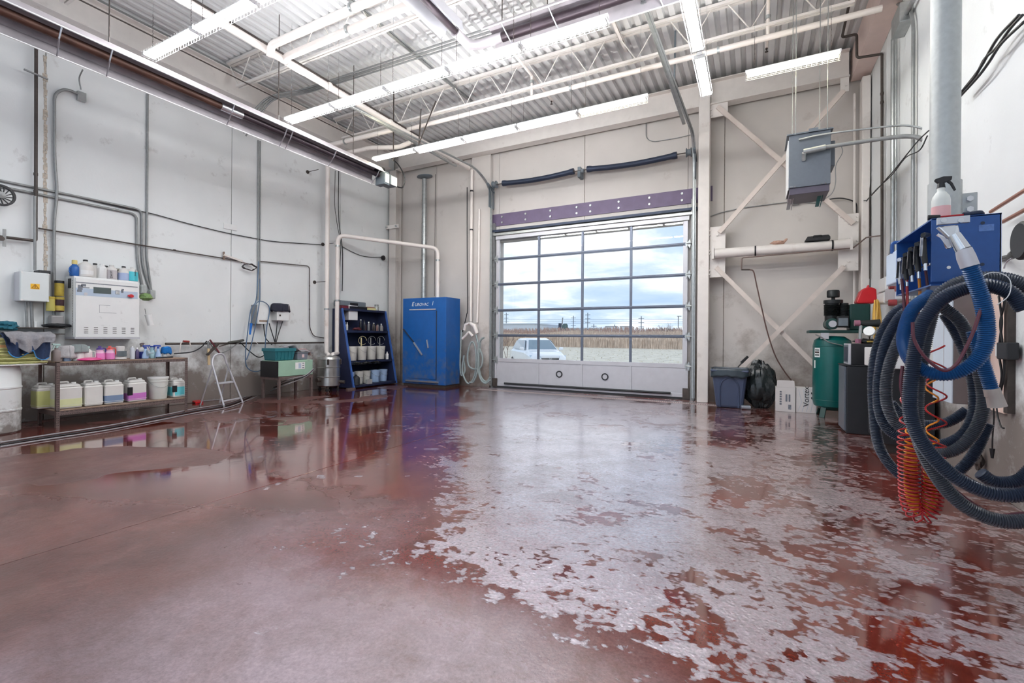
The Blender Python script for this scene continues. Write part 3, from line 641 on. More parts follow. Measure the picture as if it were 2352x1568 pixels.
# ================================================================ PIPES OVERHEAD
def cpl(p, d): return (p, d)
zm = 6.2
run('vacuum_main', 'long white vacuum main pipe running to the door wall', 'pipe', [(-7.3, .8, zm), (-7.32, 8.5, zm), (-7.25, 11.15, zm)], .062, M['pipew'], clips=[((-7.3, 6.3, zm), (0, 1, 0)), ((-7.31, 8.0, zm), (0, 1, 0)), ((-7.3, 9.0, zm), (0, 1, 0)), ((-7.3, 5.4, zm), (0, 1, 0))], clipm=M['pipew'])
xd = PY(1083, 500, 11.2)[0]
run('vacuum_drop', 'white pipe dropping beside the door to the grey hoses', 'pipe', [(xd, 11.2, 6.15), (xd, 11.2, PY(1083, 738, 11.2)[2])], .04, M['pipew'], clips=[((xd, 11.2, 5.55), (0, 0, 1)), ((xd, 11.2, 4.45), (0, 0, 1))], clipm=M['black'])
run('vacuum_branch', 'white branch pipe turning right from the elbow above the main', 'pipe', [(-7.33, 5.75, 6.2), (-7.33, 5.3, 6.2), (1.3, 5.25, 6.22)], .062, M['pipew'], rad=.22, clips=[((-5.7, 5.28, 6.21), (1, 0, 0))], clipm=M['galv'])
run('vacuum_branch', 'white branch pipe running right, the one farther from the door', 'pipe', [(-7.2, 5.0, 6.05), (-7.16, 4.99, 6.22), (1.3, 4.96, 6.25)], .062, M['pipew'], rad=.1, clips=[((-5.3, 4.98, 6.24), (1, 0, 0))], clipm=M['galv'])
x1_, x2_ = -9.9, -9.9
run('vacuum_riser', 'white riser pipe standing off the left wall, left of its pair', 'pipe', [(-7.35, 8.3, 6.2), (-9.88, 8.25, 6.2), (-9.88, 8.5, 6.05), (-9.9, 8.52, .95)], .055, M['pipew'], rad=.14, clips=[((-9.9, 8.52, 2.1), (0, 0, 1)), ((-9.0, 8.27, 6.2), (1, 0, 0))], clipm=M['galv'])
run('vacuum_branch', 'white crooked branch pipe left of the main, nearer the door wall', 'pipe', [(-7.35, 8.9, 6.15), (-7.8, 8.85, 6.05), (-8.6, 8.75, 6.15), (-9.9, 8.7, 6.15)], .055, M['pipew'], rad=.15)
ds, de = PX(778, 540, -9.9), PY(1006, 570, 11.0)
run('corner_pipe', 'white pipe crossing the corner above the blue cabinets', 'pipe', [(-9.9, 8.86, .92), (-9.9, 8.86, ds[2]), (de[0], 11.0, de[2]), (de[0], 11.0, 2.5)], .055, M['pipew'], rad=.2, n=14, clips=[((-9.9, 8.86, 2.35), (0, 0, 1)), ((-9.9, 8.86, ds[2] - .3), (0, 0, 1)), ((de[0], 11.0, de[2] - .35), (0, 0, 1))], clipm=M['galv'])
run('slim_pipe', 'slim white pipe between the two risers', 'pipe', [(-10.05, 8.62, 1.2), (-10.05, 8.62, 6.3)], .028, M['pipew'])
for i, (qy, qx) in enumerate(((395, 706), (561, 741), (648, 722))):
    a = PX(qx, qy, XL); e = (-9.84, a[1], a[2])
    t = thing('pipe_standoff', ['upper', 'middle', 'lower'][i] + ' dark rod bracket holding the riser off the wall', 'bracket', a)
    MB().cyl(a, e, .008, 6).build('rod', M['dark'], t); MB().cyl((XL, a[1], a[2]), (XL + .02, a[1], a[2]), .045, 14).build('flange', M['dark'], t)
run('sprinkler_main', 'white sprinkler pipe slung below the joist parallel to the door', 'pipe', [(-7.7, 8.79, 6.40), (1.66, 8.79, 6.40)], .048, M['pipew'], clips=[((-3.31, 8.79, 6.4), (1, 0, 0)), ((-.6, 8.79, 6.4), (1, 0, 0))], clipm=M['galv'])
for X, l in ((-4.17, 'middle'), (.15, 'right')):
    t = thing('sprinkler_branch', f'{l} sprinkler branch line under the roof deck', 'pipe', (X, 8, 6.4))
    MB().tube(bend([(X, 8.79, 6.44), (X, 8.79, 6.86), (X, 7.3, 6.9)], .05), .028, 8).build('tube', M['pipew'], t, smooth=True)
    MB().tube([(X, 8.79, 6.86), (X, 9.9, 6.84)], .028, 8).build('tube', M['pipew'], t, smooth=True)
    MB().lathe([(.006, 0), (.02, -.01), (.02, -.03), (.008, -.04), (.004, -.07), (.03, -.075), (.03, -.08)], (X, 9.85, 6.82), 10).build('sprinkler_head', M['dark'], t)
    MB().cyl((X, 8.79, 6.7), (X, 8.79, 6.76), .045, 12).build('coupling', M['galv'], t)
for i in range(4):
    y = 7.10 + i * .05
    run('deck_conduit', f'{["nearest", "second", "third", "farthest"][i]} of four grey conduits crossing under the deck', 'conduit', [(-9.95, 6.2 + i * .05, 5.9 - i * .04), (-9.6, 6.6 + i * .04, 6.7), (-9.2, y, 6.95), (-3.6, y + .12 + (i % 2) * .05, 6.95), (-2.6, y + .12, 6.96)], .017, M['cgrey'], rad=.3, group='grey conduits bundled under the roof deck')
run('black_pipe', 'black iron pipe above and beside the vacuum main', 'pipe', [(-7.48, .5, 6.4), (-7.50, 9.2, 6.4)], .032, M['dark'])
run('deck_pipe', 'thin dark line along the deck above the left heater', 'pipe', [(-9.3, .5, 6.56), (-9.25, 9.0, 6.56)], .012, M['dark'])
run('heater_gas_line', 'thin dark gas line following the left heater high on the wall', 'pipe', [(-8.9, 1, 5.8), (-8.9, 6.6, 5.8)], .012, M['dark'])
# ================================================================ LEFT WALL: conduits and boxes
W = XL + .03
def wp(*q, x=W): return [PX(a, b, x) for a, b in q]
def wrun(name, label, cat, q, r, m, x=W, rad=.12, **k): return run(name, label, cat, wp(*q, x=x), r, m, rad=rad, **k)
wrun('iron_pipe', 'thick dark iron pipe at the far left end of the left wall', 'pipe', [(83, 100), (82, 553), (-30, 540)], .022, M['dark'], x=XL + .1, rad=.03, clips=[(PX(82, 400, XL + .1), (0, 0, 1)), (PX(82, 440, XL + .1), (0, 0, 1))])
wrun('conduit', 'short grey conduit rising from the box with warning triangle', 'conduit', [(80, 450), (80, 620)], .018, M['cgrey'], x=XL + .12)
wrun('conduit', 'bowed grey conduit beside the cracked joint, looping up to a junction box', 'conduit', [(182, 217), (150, 203), (125, 215), (125, 370), (132, 440), (124, 505), (124, 745)], .022, M['cgrey'], x=XL + .05, rad=.3)
wrun('conduit', 'upper of the two grey conduits bending down to the dispenser', 'conduit', [(-40, 406), (288, 474), (326, 482), (326, 590), (330, 620), (346, 668)], .02, M['cgrey'], rad=.25)
wrun('conduit', 'lower of the two grey conduits bending down to the dispenser', 'conduit', [(-40, 420), (280, 485), (314, 492), (315, 600), (327, 655)], .02, M['cgrey'], rad=.22)
wrun('conduit', 'tall straight grey conduit right of the dispenser cabinet', 'conduit', [(339, 215), (337, 590), (348, 672)], .018, M['cgrey'], rad=.1)
wrun('conduit', 'left of the twin conduits above the blue hose loop', 'conduit', [(593, 322), (592, 690)], .013, M['cgrey'])
wrun('conduit', 'right of the twin conduits above the blue hose loop', 'conduit', [(598, 324), (597, 692)], .013, M['cgrey'])
wrun('cable', 'black cable sagging from the conduits to the white riser', 'cable', [(133, 441), (200, 458), (300, 481), (345, 489), (430, 513), (520, 535), (620, 554), (740, 562)], .009, M['black'], rad=.3)
wrun('gas_pipe', 'thin iron pipe running level along the left wall under the cable', 'pipe', [(88, 524), (300, 559), (520, 594), (553, 600), (556, 603)], .012, M['dark'], x=XL + .05, rad=.03, clips=[(PX(401, 574, XL + .05), (0, 1, 0))])
wrun('gas_pipe', 'thin iron pipe turning down beside the riser pipes', 'pipe', [(598, 600), (711, 611), (711, 700), (711, 752), (720, 772), (745, 776)], .011, M['dark'], x=XL + .05, rad=.1, clips=[(PX(711, 656, XL + .05), (0, 0, 1)), (PX(711, 710, XL + .05), (0, 0, 1))])
def wbox(name, label, cat, px0, px1, py0, py1, dep, m, bevel=.006, x0=XL):
    a = PX(px0, py0, x0 + dep); b = PX(px1, py1, x0 + dep)
    zt = PX(px0, py0, x0 + dep)[2]; zb = PX(px0, py1, x0 + dep)[2]
    return (a[1], b[1], zb, zt)
y0, y1, z0, z1 = wbox('', '', '', 179, 199, 207, 228, .07, None)
t = thing('junction_box', 'small grey junction box high on the left wall', 'junction box', (XL, (y0 + y1) / 2, z0))
MB().box(XL, y0, z0, XL + .07, y1, z1).build('body', M['galv'], t, bevel=.006); MB().box(XL + .07, y0 + .01, z0 + .01, XL + .076, y1 - .01, z1 - .01).build('lid', M['cgrey'], t)
run('flexible_conduit', 'thin curved conduit from the high junction box to the heater', 'conduit', spline([PX(186, 206, XL + .05), PX(182, 180, XL + .1), PX(190, 160, XL + .25)]), .01, M['cgrey'], rad=.01)
M['yellow'] = mat('warning_yellow', (246, 190, 40), .5, var=.02)
y0, y1, z0, z1 = wbox('', '', '', 47, 113, 622, 690, .25, None); xf = XL + .25
t = thing('electrical_box', 'pale grey electrical box with a yellow warning triangle', 'electrical box', (XL + .1, (y0 + y1) / 2, z0))
MB().box(XL, y0, z0, xf - .05, y1, z1).build('body', M['alud'], t, bevel=.01)
MB().box(xf - .05, y0, z0, xf, y1, z1).build('lid', mat('pale_grey_lid', (226, 232, 232), .4, var=.02), t, bevel=.012)
for y in (y0 + .015, y1 - .015):
    for z in (z0 + .015, z1 - .015): MB().cyl((xf, y, z), (xf + .008, y, z), .014, 10).build('screw', M['white'], t)
yc, zc = (y0 + y1) / 2, z0 + (z1 - z0) * .51; s = .052
MB().box(xf, yc - s, zc - s * .8, xf + .002, yc + s, zc + s * .8).build('warning_sign', M['yellow'], t)
tri = MB(); k = [(yc - s * .78, zc - s * .52), (yc + s * .78, zc - s * .52), (yc, zc + s * .62)]
for a, b in zip(k, k[1:] + k[:1]): tri.bar((xf + .003, *a), (xf + .003, *b), .006, .002, up=(1, 0, 0))
tri.bar((xf + .003, yc + .008, zc + .02), (xf + .003, yc - .008, zc - .002), .005, .002, up=(1, 0, 0)).bar((xf + .003, yc - .008, zc), (xf + .003, yc + .008, zc), .005, .002, up=(1, 0, 0)).bar((xf + .003, yc + .008, zc), (xf + .003, yc - .004, zc - .022), .005, .002, up=(1, 0, 0))
tri.build('warning_symbol', mat('sign_brown', (120, 70, 10), .6), t)
for i, px in enumerate((60, 73)):
    wrun('conduit', ['left', 'right'][i] + ' grey conduit coming down below the electrical box', 'conduit', [(px - 1, 693), (px + (1 if i else 2), 752)], .02 if i else .016, M['cgrey'], x=XL + .1)
a = PX(97, 612, XL + .1)
one(MB().box(XL, a[1] - .07, z1, XL + .2, a[1] + .07, z1 + .05), 'black_block', 'small black block on top of the electrical box', 'block', M['blackr'], bevel=.006)
# cracked joint filler
cm = MB(); py = 128
while py < 640:
    a = PX(104 + R.uniform(-1.2, 1.2), py, XL + .002); h = R.uniform(.03, .09); w_ = R.uniform(.012, .03)
    cm.box(XL - .004, a[1] - w_, a[2] - h, XL + .004, a[1] + w_, a[2]); py += h * 150
o = cm.build('filler', mat('crumbling_filler', (206, 196, 182), .9, var=.3, vs=30), wl); o['kind'] = 'stuff'
t = thing('pipe_clamp', 'grey strut clamp on the thick iron pipe, high at the left edge', 'clamp', PX(82, 172, XL + .1))
a, b = PX(55, 159, XL + .14), PX(110, 182, XL + .14); MB().bar(a, b, .03, .02).build('strut', M['cgrey'], t)
t = thing('pipe_clamp', 'upright grey strut clamp at the left picture edge', 'clamp', PX(10, 546, XL + .1))
a, b = PX(10, 526, XL + .12), PX(10, 566, XL + .12); MB().bar(a, b, .035, .02).build('strut', M['cgrey'], t)
MB().lathe([(.02, 0), (.035, 0), (.035, .02), (.02, .02)], PX(3, 548, XL + .14), 12, axis='x').build('clamp_ring', M['dark'], t)
# round reel at left edge
p = PX(2, 448, XL + .18)
t = thing('hose_reel', 'black spoked round reel cut by the left picture edge', 'reel', (p[0], p[1], p[2] - .2))
MB().lathe([(.13, -.02), (.16, -.02), (.16, .02), (.13, .02), (.13, -.02)], p, 28, axis='x').build('rim', M['blackr'], t, smooth=True)
for i in range(14):
    a = 2 * math.pi * i / 14; MB().bar((p[0], p[1] + .04 * math.cos(a), p[2] + .04 * math.sin(a)), (p[0], p[1] + .14 * math.cos(a + .4), p[2] + .14 * math.sin(a + .4)), .012, .02, up=(1, 0, 0)).build('spoke', M['blackr'], t)
MB().lathe([(.0, .04), (.05, .03), (.055, -.02), (0, -.02)], p, 16, axis='x').build('hub', M['cgrey'], t, smooth=True)
MB().cyl((XL, p[1], p[2]), p, .02, 8).build('axle', M['dark'], t)
# socket plate, strut and wire coil
y0, y1, z0, z1 = wbox('', '', '', 514, 545, 511, 526, .02, None)
one(MB().box(XL, y0, z0 + .02, XL + .02, y1, z1), 'blank_plate', 'white blank twin socket plate in the middle of the left wall', 'plate', M['white'], bevel=.004)
t = thing('wall_strut', 'short cream steel strut under the blank plate', 'bracket', PX(535, 592, XL + .05))
MB().bar(PX(513, 585, XL + .06), PX(556, 600, XL + .06), .05, .04).build('strut', M['steelw'], t); MB().bar(PX(514, 578, XL + .06), PX(514, 596, XL + .06), .02, .04).build('end_plate', M['wood'], t)
p = PX(573, 613, XL + .1)
t = thing('wire_coil', 'black cord coil hooked on the wall at the twin conduits', 'cord', (p[0], p[1], p[2] - .1))
pts = [(p[0] + .03 * math.sin(i * .5), p[1] + (.15 + .02 * math.sin(i * 1.7)) * math.cos(i * .42), p[2] + (.07 + .012 * math.cos(i * 2.1)) * math.sin(i * .42)) for i in range(60)]
MB().tube(pts, .007, 6).build('cord', M['black'], t, smooth=True); MB().bar((XL, p[1] - .1, p[2] + .1), (p[0], p[1] + .1, p[2] + .05), .02, .02).build('hook', M['rust'], t)
# ================================================================ DISPENSER CABINET
xf = -9.9; y0, y1, z0, z1 = 3.45, 4.355, 1.35, 2.36
t = thing('dispenser_cabinet', 'worn white chemical dispenser cabinet with a display panel', 'cabinet', (-10.07, 3.9, z0))
MB().box(XL, y0, z0, xf - .03, y1, z1).build('body', M['whitem'], t, bevel=.006)
dd = MB().box(xf - .03, y0 + .012, z0, xf, y1, z1 - .03).build('front_panel', M['whitem'], t, bevel=.006)
for k in range(34): z = z0 + .04 + k * .027; MB().cyl((xf - .07, y0 - .003, z), (xf - .07, y0, z), .008, 6).build('perforation', M['dark'], t)
MB().box(XL + .12, y0 - .01, z1 - .2, XL + .22, y0, z1 - .04).build('socket_plate', M['black'], t, bevel=.004)
M['lblue'] = mat('light_blue_print', (186, 202, 220), .4, var=.03); M['dkprint'] = mat('faded_grey_print', (120, 126, 136), .5, var=.3, vs=40)
yy = lambda f: y0 + .012 + f * (y1 - y0 - .012)
zz = lambda g: z1 - .03 - g * (z1 - z0 - .03)
def fp(f0, g0, f1, g1, nm, m, d=.002): return MB().box(xf, yy(f0), zz(g1), xf + d, yy(f1), zz(g0)).build(nm, m, dd)
fp(.0, .17, .97, .295, 'blue_band', M['lblue'], .001)
fp(0, .07, .97, .085, 'grey_line', M['dkprint'], .0015)
fp(.26, .135, .53, .24, 'display', mat('lcd', (84, 96, 96), .25, var=.1), .006)
fp(.60, .165, .67, .235, 'keypad', M['dkprint'], .004)
for i in range(3):
    for j in range(3): MB().box(xf + .004, yy(.607 + i * .021), zz(.188 + j * .021), xf + .007, yy(.621 + i * .021), zz(.174 + j * .021)).build('key', M['white'], dd)
MB().cyl((xf, yy(.145), zz(.265)), (xf + .006, yy(.145), zz(.265)), .027, 18).build('lock', M['alud'], dd)
MB().cyl((xf, yy(.85), zz(.245)), (xf + .045, yy(.85), zz(.25)), .03, 14).bar((xf + .03, yy(.79), zz(.245)), (xf + .03, yy(.89), zz(.25)), .02, .03).build('emergency_switch', mat('red_switch', (206, 50, 56), .4), dd, bevel=.004)
for f0, g0, f1, g1 in ((.03, .12, .1, .2), (.08, .1, .15, .14), (.02, .2, .09, .24), (.1, .15, .2, .165), (.69, .15, .73, .2), (.70, .13, .74, .155)): fp(f0, g0, f1, g1, 'torn_print', M['dkprint'], .0012)
for g, a, b in ((.44, .35, .52), (.57, .35, .62)): fp(a, g, b, g + .004, 'pressed_line', M['dkprint'], .0012)
fp(.35, .44, .354, .57, 'pressed_line', M['dkprint'], .0012)
for c in range(6):
    for r in range(4): fp(.125 + c * .146, .83 + r * .031, .185 + c * .146, .839 + r * .031, 'louvre', M['dark'], .004)
MB().box(XL, y0, z0 - .03, xf + .01, y1 + .01, z0).build('bottom_tray', M['alud'], t)
# small things right of the cabinet
M['green'] = mat('green_bag', (120, 150, 90), .5, var=.35, vs=30)
p = PX(335, 684, -9.95); one(blob(p[:2] + (p[2] - .05,), (.1, .1, .07), 5), 'plastic_bag', 'small clear green bag on the right side of the dispenser', 'bag', M['green'], smooth=True)
p = PX(344, 734, -10.02)
t = thing('cup_holder', 'white plastic tumbler hanging tilted beside the dispenser', 'cup', (p[0], p[1], p[2] - .13))
MB().cyl((p[0], p[1] - .03, p[2] + .1), (p[0], p[1] + .02, p[2] - .1), .055, 20, .05).build('cup', M['white'], t, smooth=True); MB().cyl((p[0], p[1] - .08, p[2] + .2), (p[0] - .05, p[1] - .04, p[2] + .1), .005, 5).build('hook', M['cgrey'], t)
MB().box(XL, p[1] - .18, p[2] - .02, XL + .1, p[1] - .14, p[2] + .2).build('bracket', M['wood'], t)
for px, l in ((329, 'left'), (349, 'right')):
    a = PX(px, 664 if px < 340 else 676, XL + .05); one(MB().box(XL, a[1] - .05, a[2] - .08, XL + .1, a[1] + .04, a[2] + .08), 'conduit_fitting', f'grey conduit end box at the top right of the dispenser, {l} one', 'conduit box', M['galv'], bevel=.01)
# ================================================================ BOTTLES
def capcol(n, c, r=.35): 
    if n not in M: M[n] = mat(n, c, r, var=.04)
    return M[n]
def bottle(name, label, cat, c, prof, m, cap=None, cm=None, liq=None, lm=None, sx=1, sy=1, n=20, label_band=None, handle=None, group=None, lean=None):
    t = thing(name, label, cat, c, group=group)
    MB().lathe(prof, (0, 0, 0), n, sx, sy).build('body', m, t, local=True, smooth=True)
    h = prof[-1][1]
    if cap: MB().lathe([(cap[0], h - .005), (cap[0], h + cap[1]), (cap[0] * .8, h + cap[1] + .004)], (0, 0, 0), 14).build('cap', cm, t, local=True, smooth=True)
    if liq:
        q = [(r * 1.015 + .0006, z) for r, z in prof if z < liq]
        r_ = np.interp(liq, [z for _, z in prof], [r for r, _ in prof]); q.append((r_ * 1.015 + .0006, liq))
        MB().lathe(q, (0, 0, 0), n, sx, sy).build('liquid', lm, t, local=True, smooth=True)
    if label_band:
        za, zb, bm = label_band; r_ = prof[2][0]
        MB().grid(lambda u, v: (r_ * 1.03 * sx * math.cos(-.9 + 1.8 * u), r_ * 1.03 * sy * math.sin(-.9 + 1.8 * u), za + (zb - za) * v), 8, 1).build('paper_label', bm, t, local=True)
    if handle:
        z_a, z_b, ro, dr_ = handle; d = Vector((math.cos(dr_), math.sin(dr_), 0)); r_ = prof[2][0]
        MB().tube(bend([d * r_ * .7 + Vector((0, 0, z_b)), d * (r_ + ro) + Vector((0, 0, z_b)), d * (r_ + ro) + Vector((0, 0, z_a)), d * r_ * .9 + Vector((0, 0, z_a))], .02), .008, 6).build('handle', m, t, local=True, smooth=True)
    return t
def gallon(r, h): return [(r * .9, 0), (r, .01), (r, h * .62), (r * .93, h * .72), (r * .6, h * .86), (r * .28, h * .93), (r * .28, h)]
def cyl_b(r, h, nk=.4): return [(r * .93, 0), (r, .006), (r, h * .7), (r * .9, h * .78), (r * nk, h * .9), (r * nk, h)]
XT = -10.02; zt = z1 + .002
def oncab(px, y=632, x=XT): return (x, PX(px, y, x)[1], zt)
tb = mat('translucent_white', (224, 222, 218), .35, var=.04)
blk = M['black']
bottle('oil_bottle', 'blue bottle with a yellow pointed cap at the left end of the cabinet top', 'bottle', oncab(171), cyl_b(.062, .2, .55), capcol('label_blue', (38, 98, 172)), (.036, .06), capcol('cream_yellow', (222, 204, 130)), handle=(.05, .13, .02, -1.2))
bottle('jug', 'big round milky jug with black cap on the cabinet', 'jug', oncab(196), gallon(.105, .27), tb, (.032, .018), blk, label_band=(.04, .11, M['white']))
bottle('jug', 'greyish jug behind the others, second black cap', 'jug', oncab(218, x=-10.12), gallon(.09, .24), tb, (.03, .018), blk)
bottle('jug', 'square white bottle without visible cap on the cabinet middle', 'jug', oncab(234), cyl_b(.07, .25, .5), M['white'], n=8)
bottle('jug', 'jug half hidden behind with third black cap', 'jug', oncab(243, x=-10.12), gallon(.085, .22), tb, (.03, .018), blk)
t = bottle('jug', 'grey-white jug with handwriting in black marker', 'jug', oncab(256), cyl_b(.078, .25, .45), tb, n=12, liq=.16, lm=capcol('grey_milk', (196, 190, 192)))
o = text('Decor', .05, (XT + .083, t.location.y - .015, zt + .02), (0, -.15, 1), (0, -1, -.15), M['black'], t)
bottle('jug', 'small dark bottle between the marked jug and the pale blue jug', 'bottle', oncab(270, x=-10.14), cyl_b(.06, .22, .5), capcol('dark_olive', (90, 84, 60)))
bottle('jug', 'jug half full of pale blue liquid with black cap', 'jug', oncab(284), gallon(.082, .235), tb, (.03, .018), blk, liq=.13, lm=capcol('pale_blue', (176, 192, 226)), handle=(.12, .2, .02, -2))
t = bottle('jug', 'jug of bright turquoise liquid at the right end of the cabinet', 'jug', oncab(303), gallon(.088, .25), tb, liq=.17, lm=capcol('turquoise', (72, 194, 208)))
o = text('Legend', .04, (XT + .095, t.location.y + .01, zt + .21), (0, -.1, -1), (0, 1, -.1), M['black'], t)
# yellow cans hung left of the cabinet
M['ycan'] = mat('mustard_can', (190, 168, 70), .45, var=.15, vs=20); M['brn'] = mat('dark_brown_print', (70, 44, 50), .5, var=.3, vs=30)
for (pa, ya, h, r, l, m_) in ((116, 714, .22, .055, 'pale yellow canister under the electrical box', capcol('pale_yellow', (206, 196, 110))), (136, 716, .23, .062, 'brown and yellow printed canister left of the dispenser, lower', M['brn']), (136, 680, .24, .06, 'mustard canister with dark lid, standing on another canister', M['ycan'])):
    p = PX(pa, ya, -10.12); t = thing('canister', l, 'canister', p)
    MB().lathe([(r * .95, 0), (r, .005), (r, h), (r * .9, h + .005)], (0, 0, 0), 18).build('body', m_, t, local=True, smooth=True)
    MB().lathe([(r * 1.02, h - .03), (r * 1.02, h + .01), (r * .9, h + .014)], (0, 0, 0), 18).build('lid', blk if 'lid' in l else M['ycan'], t, local=True, smooth=True)
    if 'brown' in l: MB().lathe([(r * 1.02, .02), (r * 1.02, .1)], (0, 0, 0), 18).build('label_band', M['ycan'], t, local=True)
# ledge with clutter below
t = thing('wall_ledge', 'dark steel wall ledge left of the dispenser', 'shelf', PX(110, 760, -10.1))
a, b = PX(-20, 752, -10.0), PX(150, 752, -10.0); zl = PX(110, 752, -10.0)[2]
MB().box(XL, a[1], zl - .015, -10.0, b[1], zl).build('upper_board', M['dark'], t); MB().box(XL, a[1], zl - .11, -10.0, b[1], zl - .095).build('lower_board', M['dark'], t)
p = PX(130, 748, -10.1); one(MB().box(-10.2, p[1] - .08, zl, -10.05, p[1] + .08, zl + .2), 'grey_box', 'dusty grey clear box standing on the dark ledge', 'box', capcol('dusty_grey', (150, 148, 148)), bevel=.02)
p = PX(122, 748, -10.02); one(blob((p[0] + .0, p[1] + .05, zl), (.08, .18, .035), 9, .4), 'rag', 'dirty black rag on the ledge left of the dispenser', 'rag', M['blackr'], smooth=True)
p = PX(82, 750, -10.05); one(MB().cyl((p[0], p[1], zl), (p[0], p[1], zl + .09), .012, 8).bar((p[0], p[1] - .02, zl + .09), (p[0], p[1] + .05, zl + .1), .01, .01), 'small_nozzle', 'tiny white nozzle standing on the ledge', 'nozzle', M['white'])
# ================================================================ SLOTTED STEEL BENCH
bx0, bx1, by0, by1, bz = -9.85, -9.2, 3.0, 4.81, .985
t = thing('work_bench', 'low brown slotted-angle steel bench under the dispenser', 'bench', (-9.5, 3.9, 0))
MB().box(bx0, by0, bz - .02, bx1, by1, bz).build('top_board', M['wood'], t, bevel=.004)
MB().box(bx0, by0, .245, bx1, by1, .262).build('lower_board', M['wood'], t, bevel=.004)
def angle(mb, p, q, w=.045, kind='leg', sx=1, sy=1):
    pass
legs = [(bx1, by0, -1, 1), (bx1, by1, -1, -1), (bx0, by0, 1, 1), (bx0, by1, 1, -1)]
for x, y, sx, sy in legs:
    l = MB().box(x, y, 0, x + sx * .045, y + sy * .003, bz).box(x, y, 0, x + sx * .003, y + sy * .045, bz).build('leg', M['rust'], t)
    h = MB(); z = .03
    while z < bz - .05:
        for e in (.3, .7): h.box(x - sx * .0006, y + sy * .045 * e - .004, z, x - sx * .0002, y + sy * .045 * e + .004, z + .014)
        z += .035
    h.build('slot', M['black'], l)['kind'] = 'stuff'
for z0_, z1_ in ((bz - .065, bz - .02), (.18, .245)):
    r_ = MB().box(bx1 - .008, by0 + .002, z0_, bx1 - .004, by1 - .002, z1_).box(bx0 + .004, by0 + .002, z0_, bx0 + .008, by1 - .002, z1_).box(bx0 + .006, by0 + .004, z0_, bx1 - .006, by0 + .008, z1_).box(bx0 + .006, by1 - .008, z0_, bx1 - .006, by1 - .004, z1_).build('rail', M['rust'], t)
    h = MB(); y = by0 + .06; bx1 -= .004
    while y < by1 - .08:
        h.box(bx1, y, z1_ - .016, bx1 + .0007, y + .035, z1_ - .010)
        h.box(bx1, y, z0_ + .01, bx1 + .0007, y + .012, z0_ + .018); h.box(bx1, y + .024, z0_ + .01, bx1 + .0007, y + .036, z0_ + .018); y += .052
    bx1 += .004
    h.build('slot', M['black'], r_)['kind'] = 'stuff'
def jerry(label, px, x, w=.25, d=.25, h=.37, lev=None, lm=None, group='chemical cans on the lower bench shelf', y=None, z=.264, mark=False):
    yv = y if y is not None else PX(px, 930, x)[1]
    t = thing('jerrycan', label, 'jerrycan', (x, yv, z), group=group)
    b = MB(); b.hexa([(-d / 2, -w / 2, 0), (d / 2, -w / 2, 0), (d / 2, w / 2, 0), (-d / 2, w / 2, 0)], [(-d / 2, -w / 2, h * .86), (d / 2, -w / 2, h * .86), (d / 2, w / 2, h * .86), (-d / 2, w / 2, h * .86)])
    b.hexa([(-d / 2, -w / 2, h * .86), (d / 2, -w / 2, h * .86), (d / 2, w / 2, h * .86), (-d / 2, w / 2, h * .86)], [(-d * .36, -w * .36, h * .97), (d * .36, -w * .36, h * .97), (d * .36, w * .36, h * .97), (-d * .36, w * .36, h * .97)])
    b.build('body', tb, t, local=True, bevel=.028)
    for f in (.12, .78): MB().box(-d / 2 - .002, -w / 2 - .002, h * f, d / 2 + .002, w / 2 + .002, h * f + .008).build('rib', tb, t, local=True, bevel=.028)
    MB().cyl((d * .2, w * .22, h * .93), (d * .2, w * .22, h * 1.02), .028, 14).build('cap', M['white'], t, local=True, smooth=True)
    MB().tube(bend([(-.02, -w * .3, h * .93), (-.02, -w * .3, h * 1.03), (-.02, w * .1, h * 1.03), (-.02, w * .1, h * .93)], .03), .013, 8).build('handle', tb, t, local=True, smooth=True)
    if lev: MB().box(-d / 2 - .001, -w / 2 - .001, .004, d / 2 + .001, w / 2 + .001, h * lev).build('liquid', lm, t, local=True, bevel=.028)
    if mark: MB().box(d / 2 - .03, -w / 2 - .004, h * .3, d / 2 + .003, -w / 2 + .06, h * .66).build('black_label', M['black'], t, local=True)
    return t
jerry('can of yellow-green liquid at the back, half behind the bench leg', 100, -9.66, lev=.8, lm=capcol('yellow_green', (206, 210, 140)), y=3.02 - .0)
jerry('big can with a little yellow-green liquid, leftmost in front', 152, -9.42, w=.30, d=.3, h=.385, lev=.45, lm=capcol('pale_yellow_green', (222, 226, 176)))
jerry('plain whitish can, third from the left on the lower shelf', 208, -9.42, w=.24, h=.38, lev=.0)
jerry('can half filled with slate blue liquid', 255, -9.42, w=.26, h=.37, lev=.45, lm=capcol('slate_blue', (122, 142, 172)))
jerry('can half filled with magenta liquid, black side label', 308, -9.42, w=.27, h=.38, lev=.45, lm=capcol('magenta', (200, 120, 196)), mark=True)
jerry('can of turquoise liquid at the right end of the lower shelf', 404, -9.42, w=.21, h=.33, lev=.66, lm=capcol('aqua', (110, 210, 220)), mark=True)
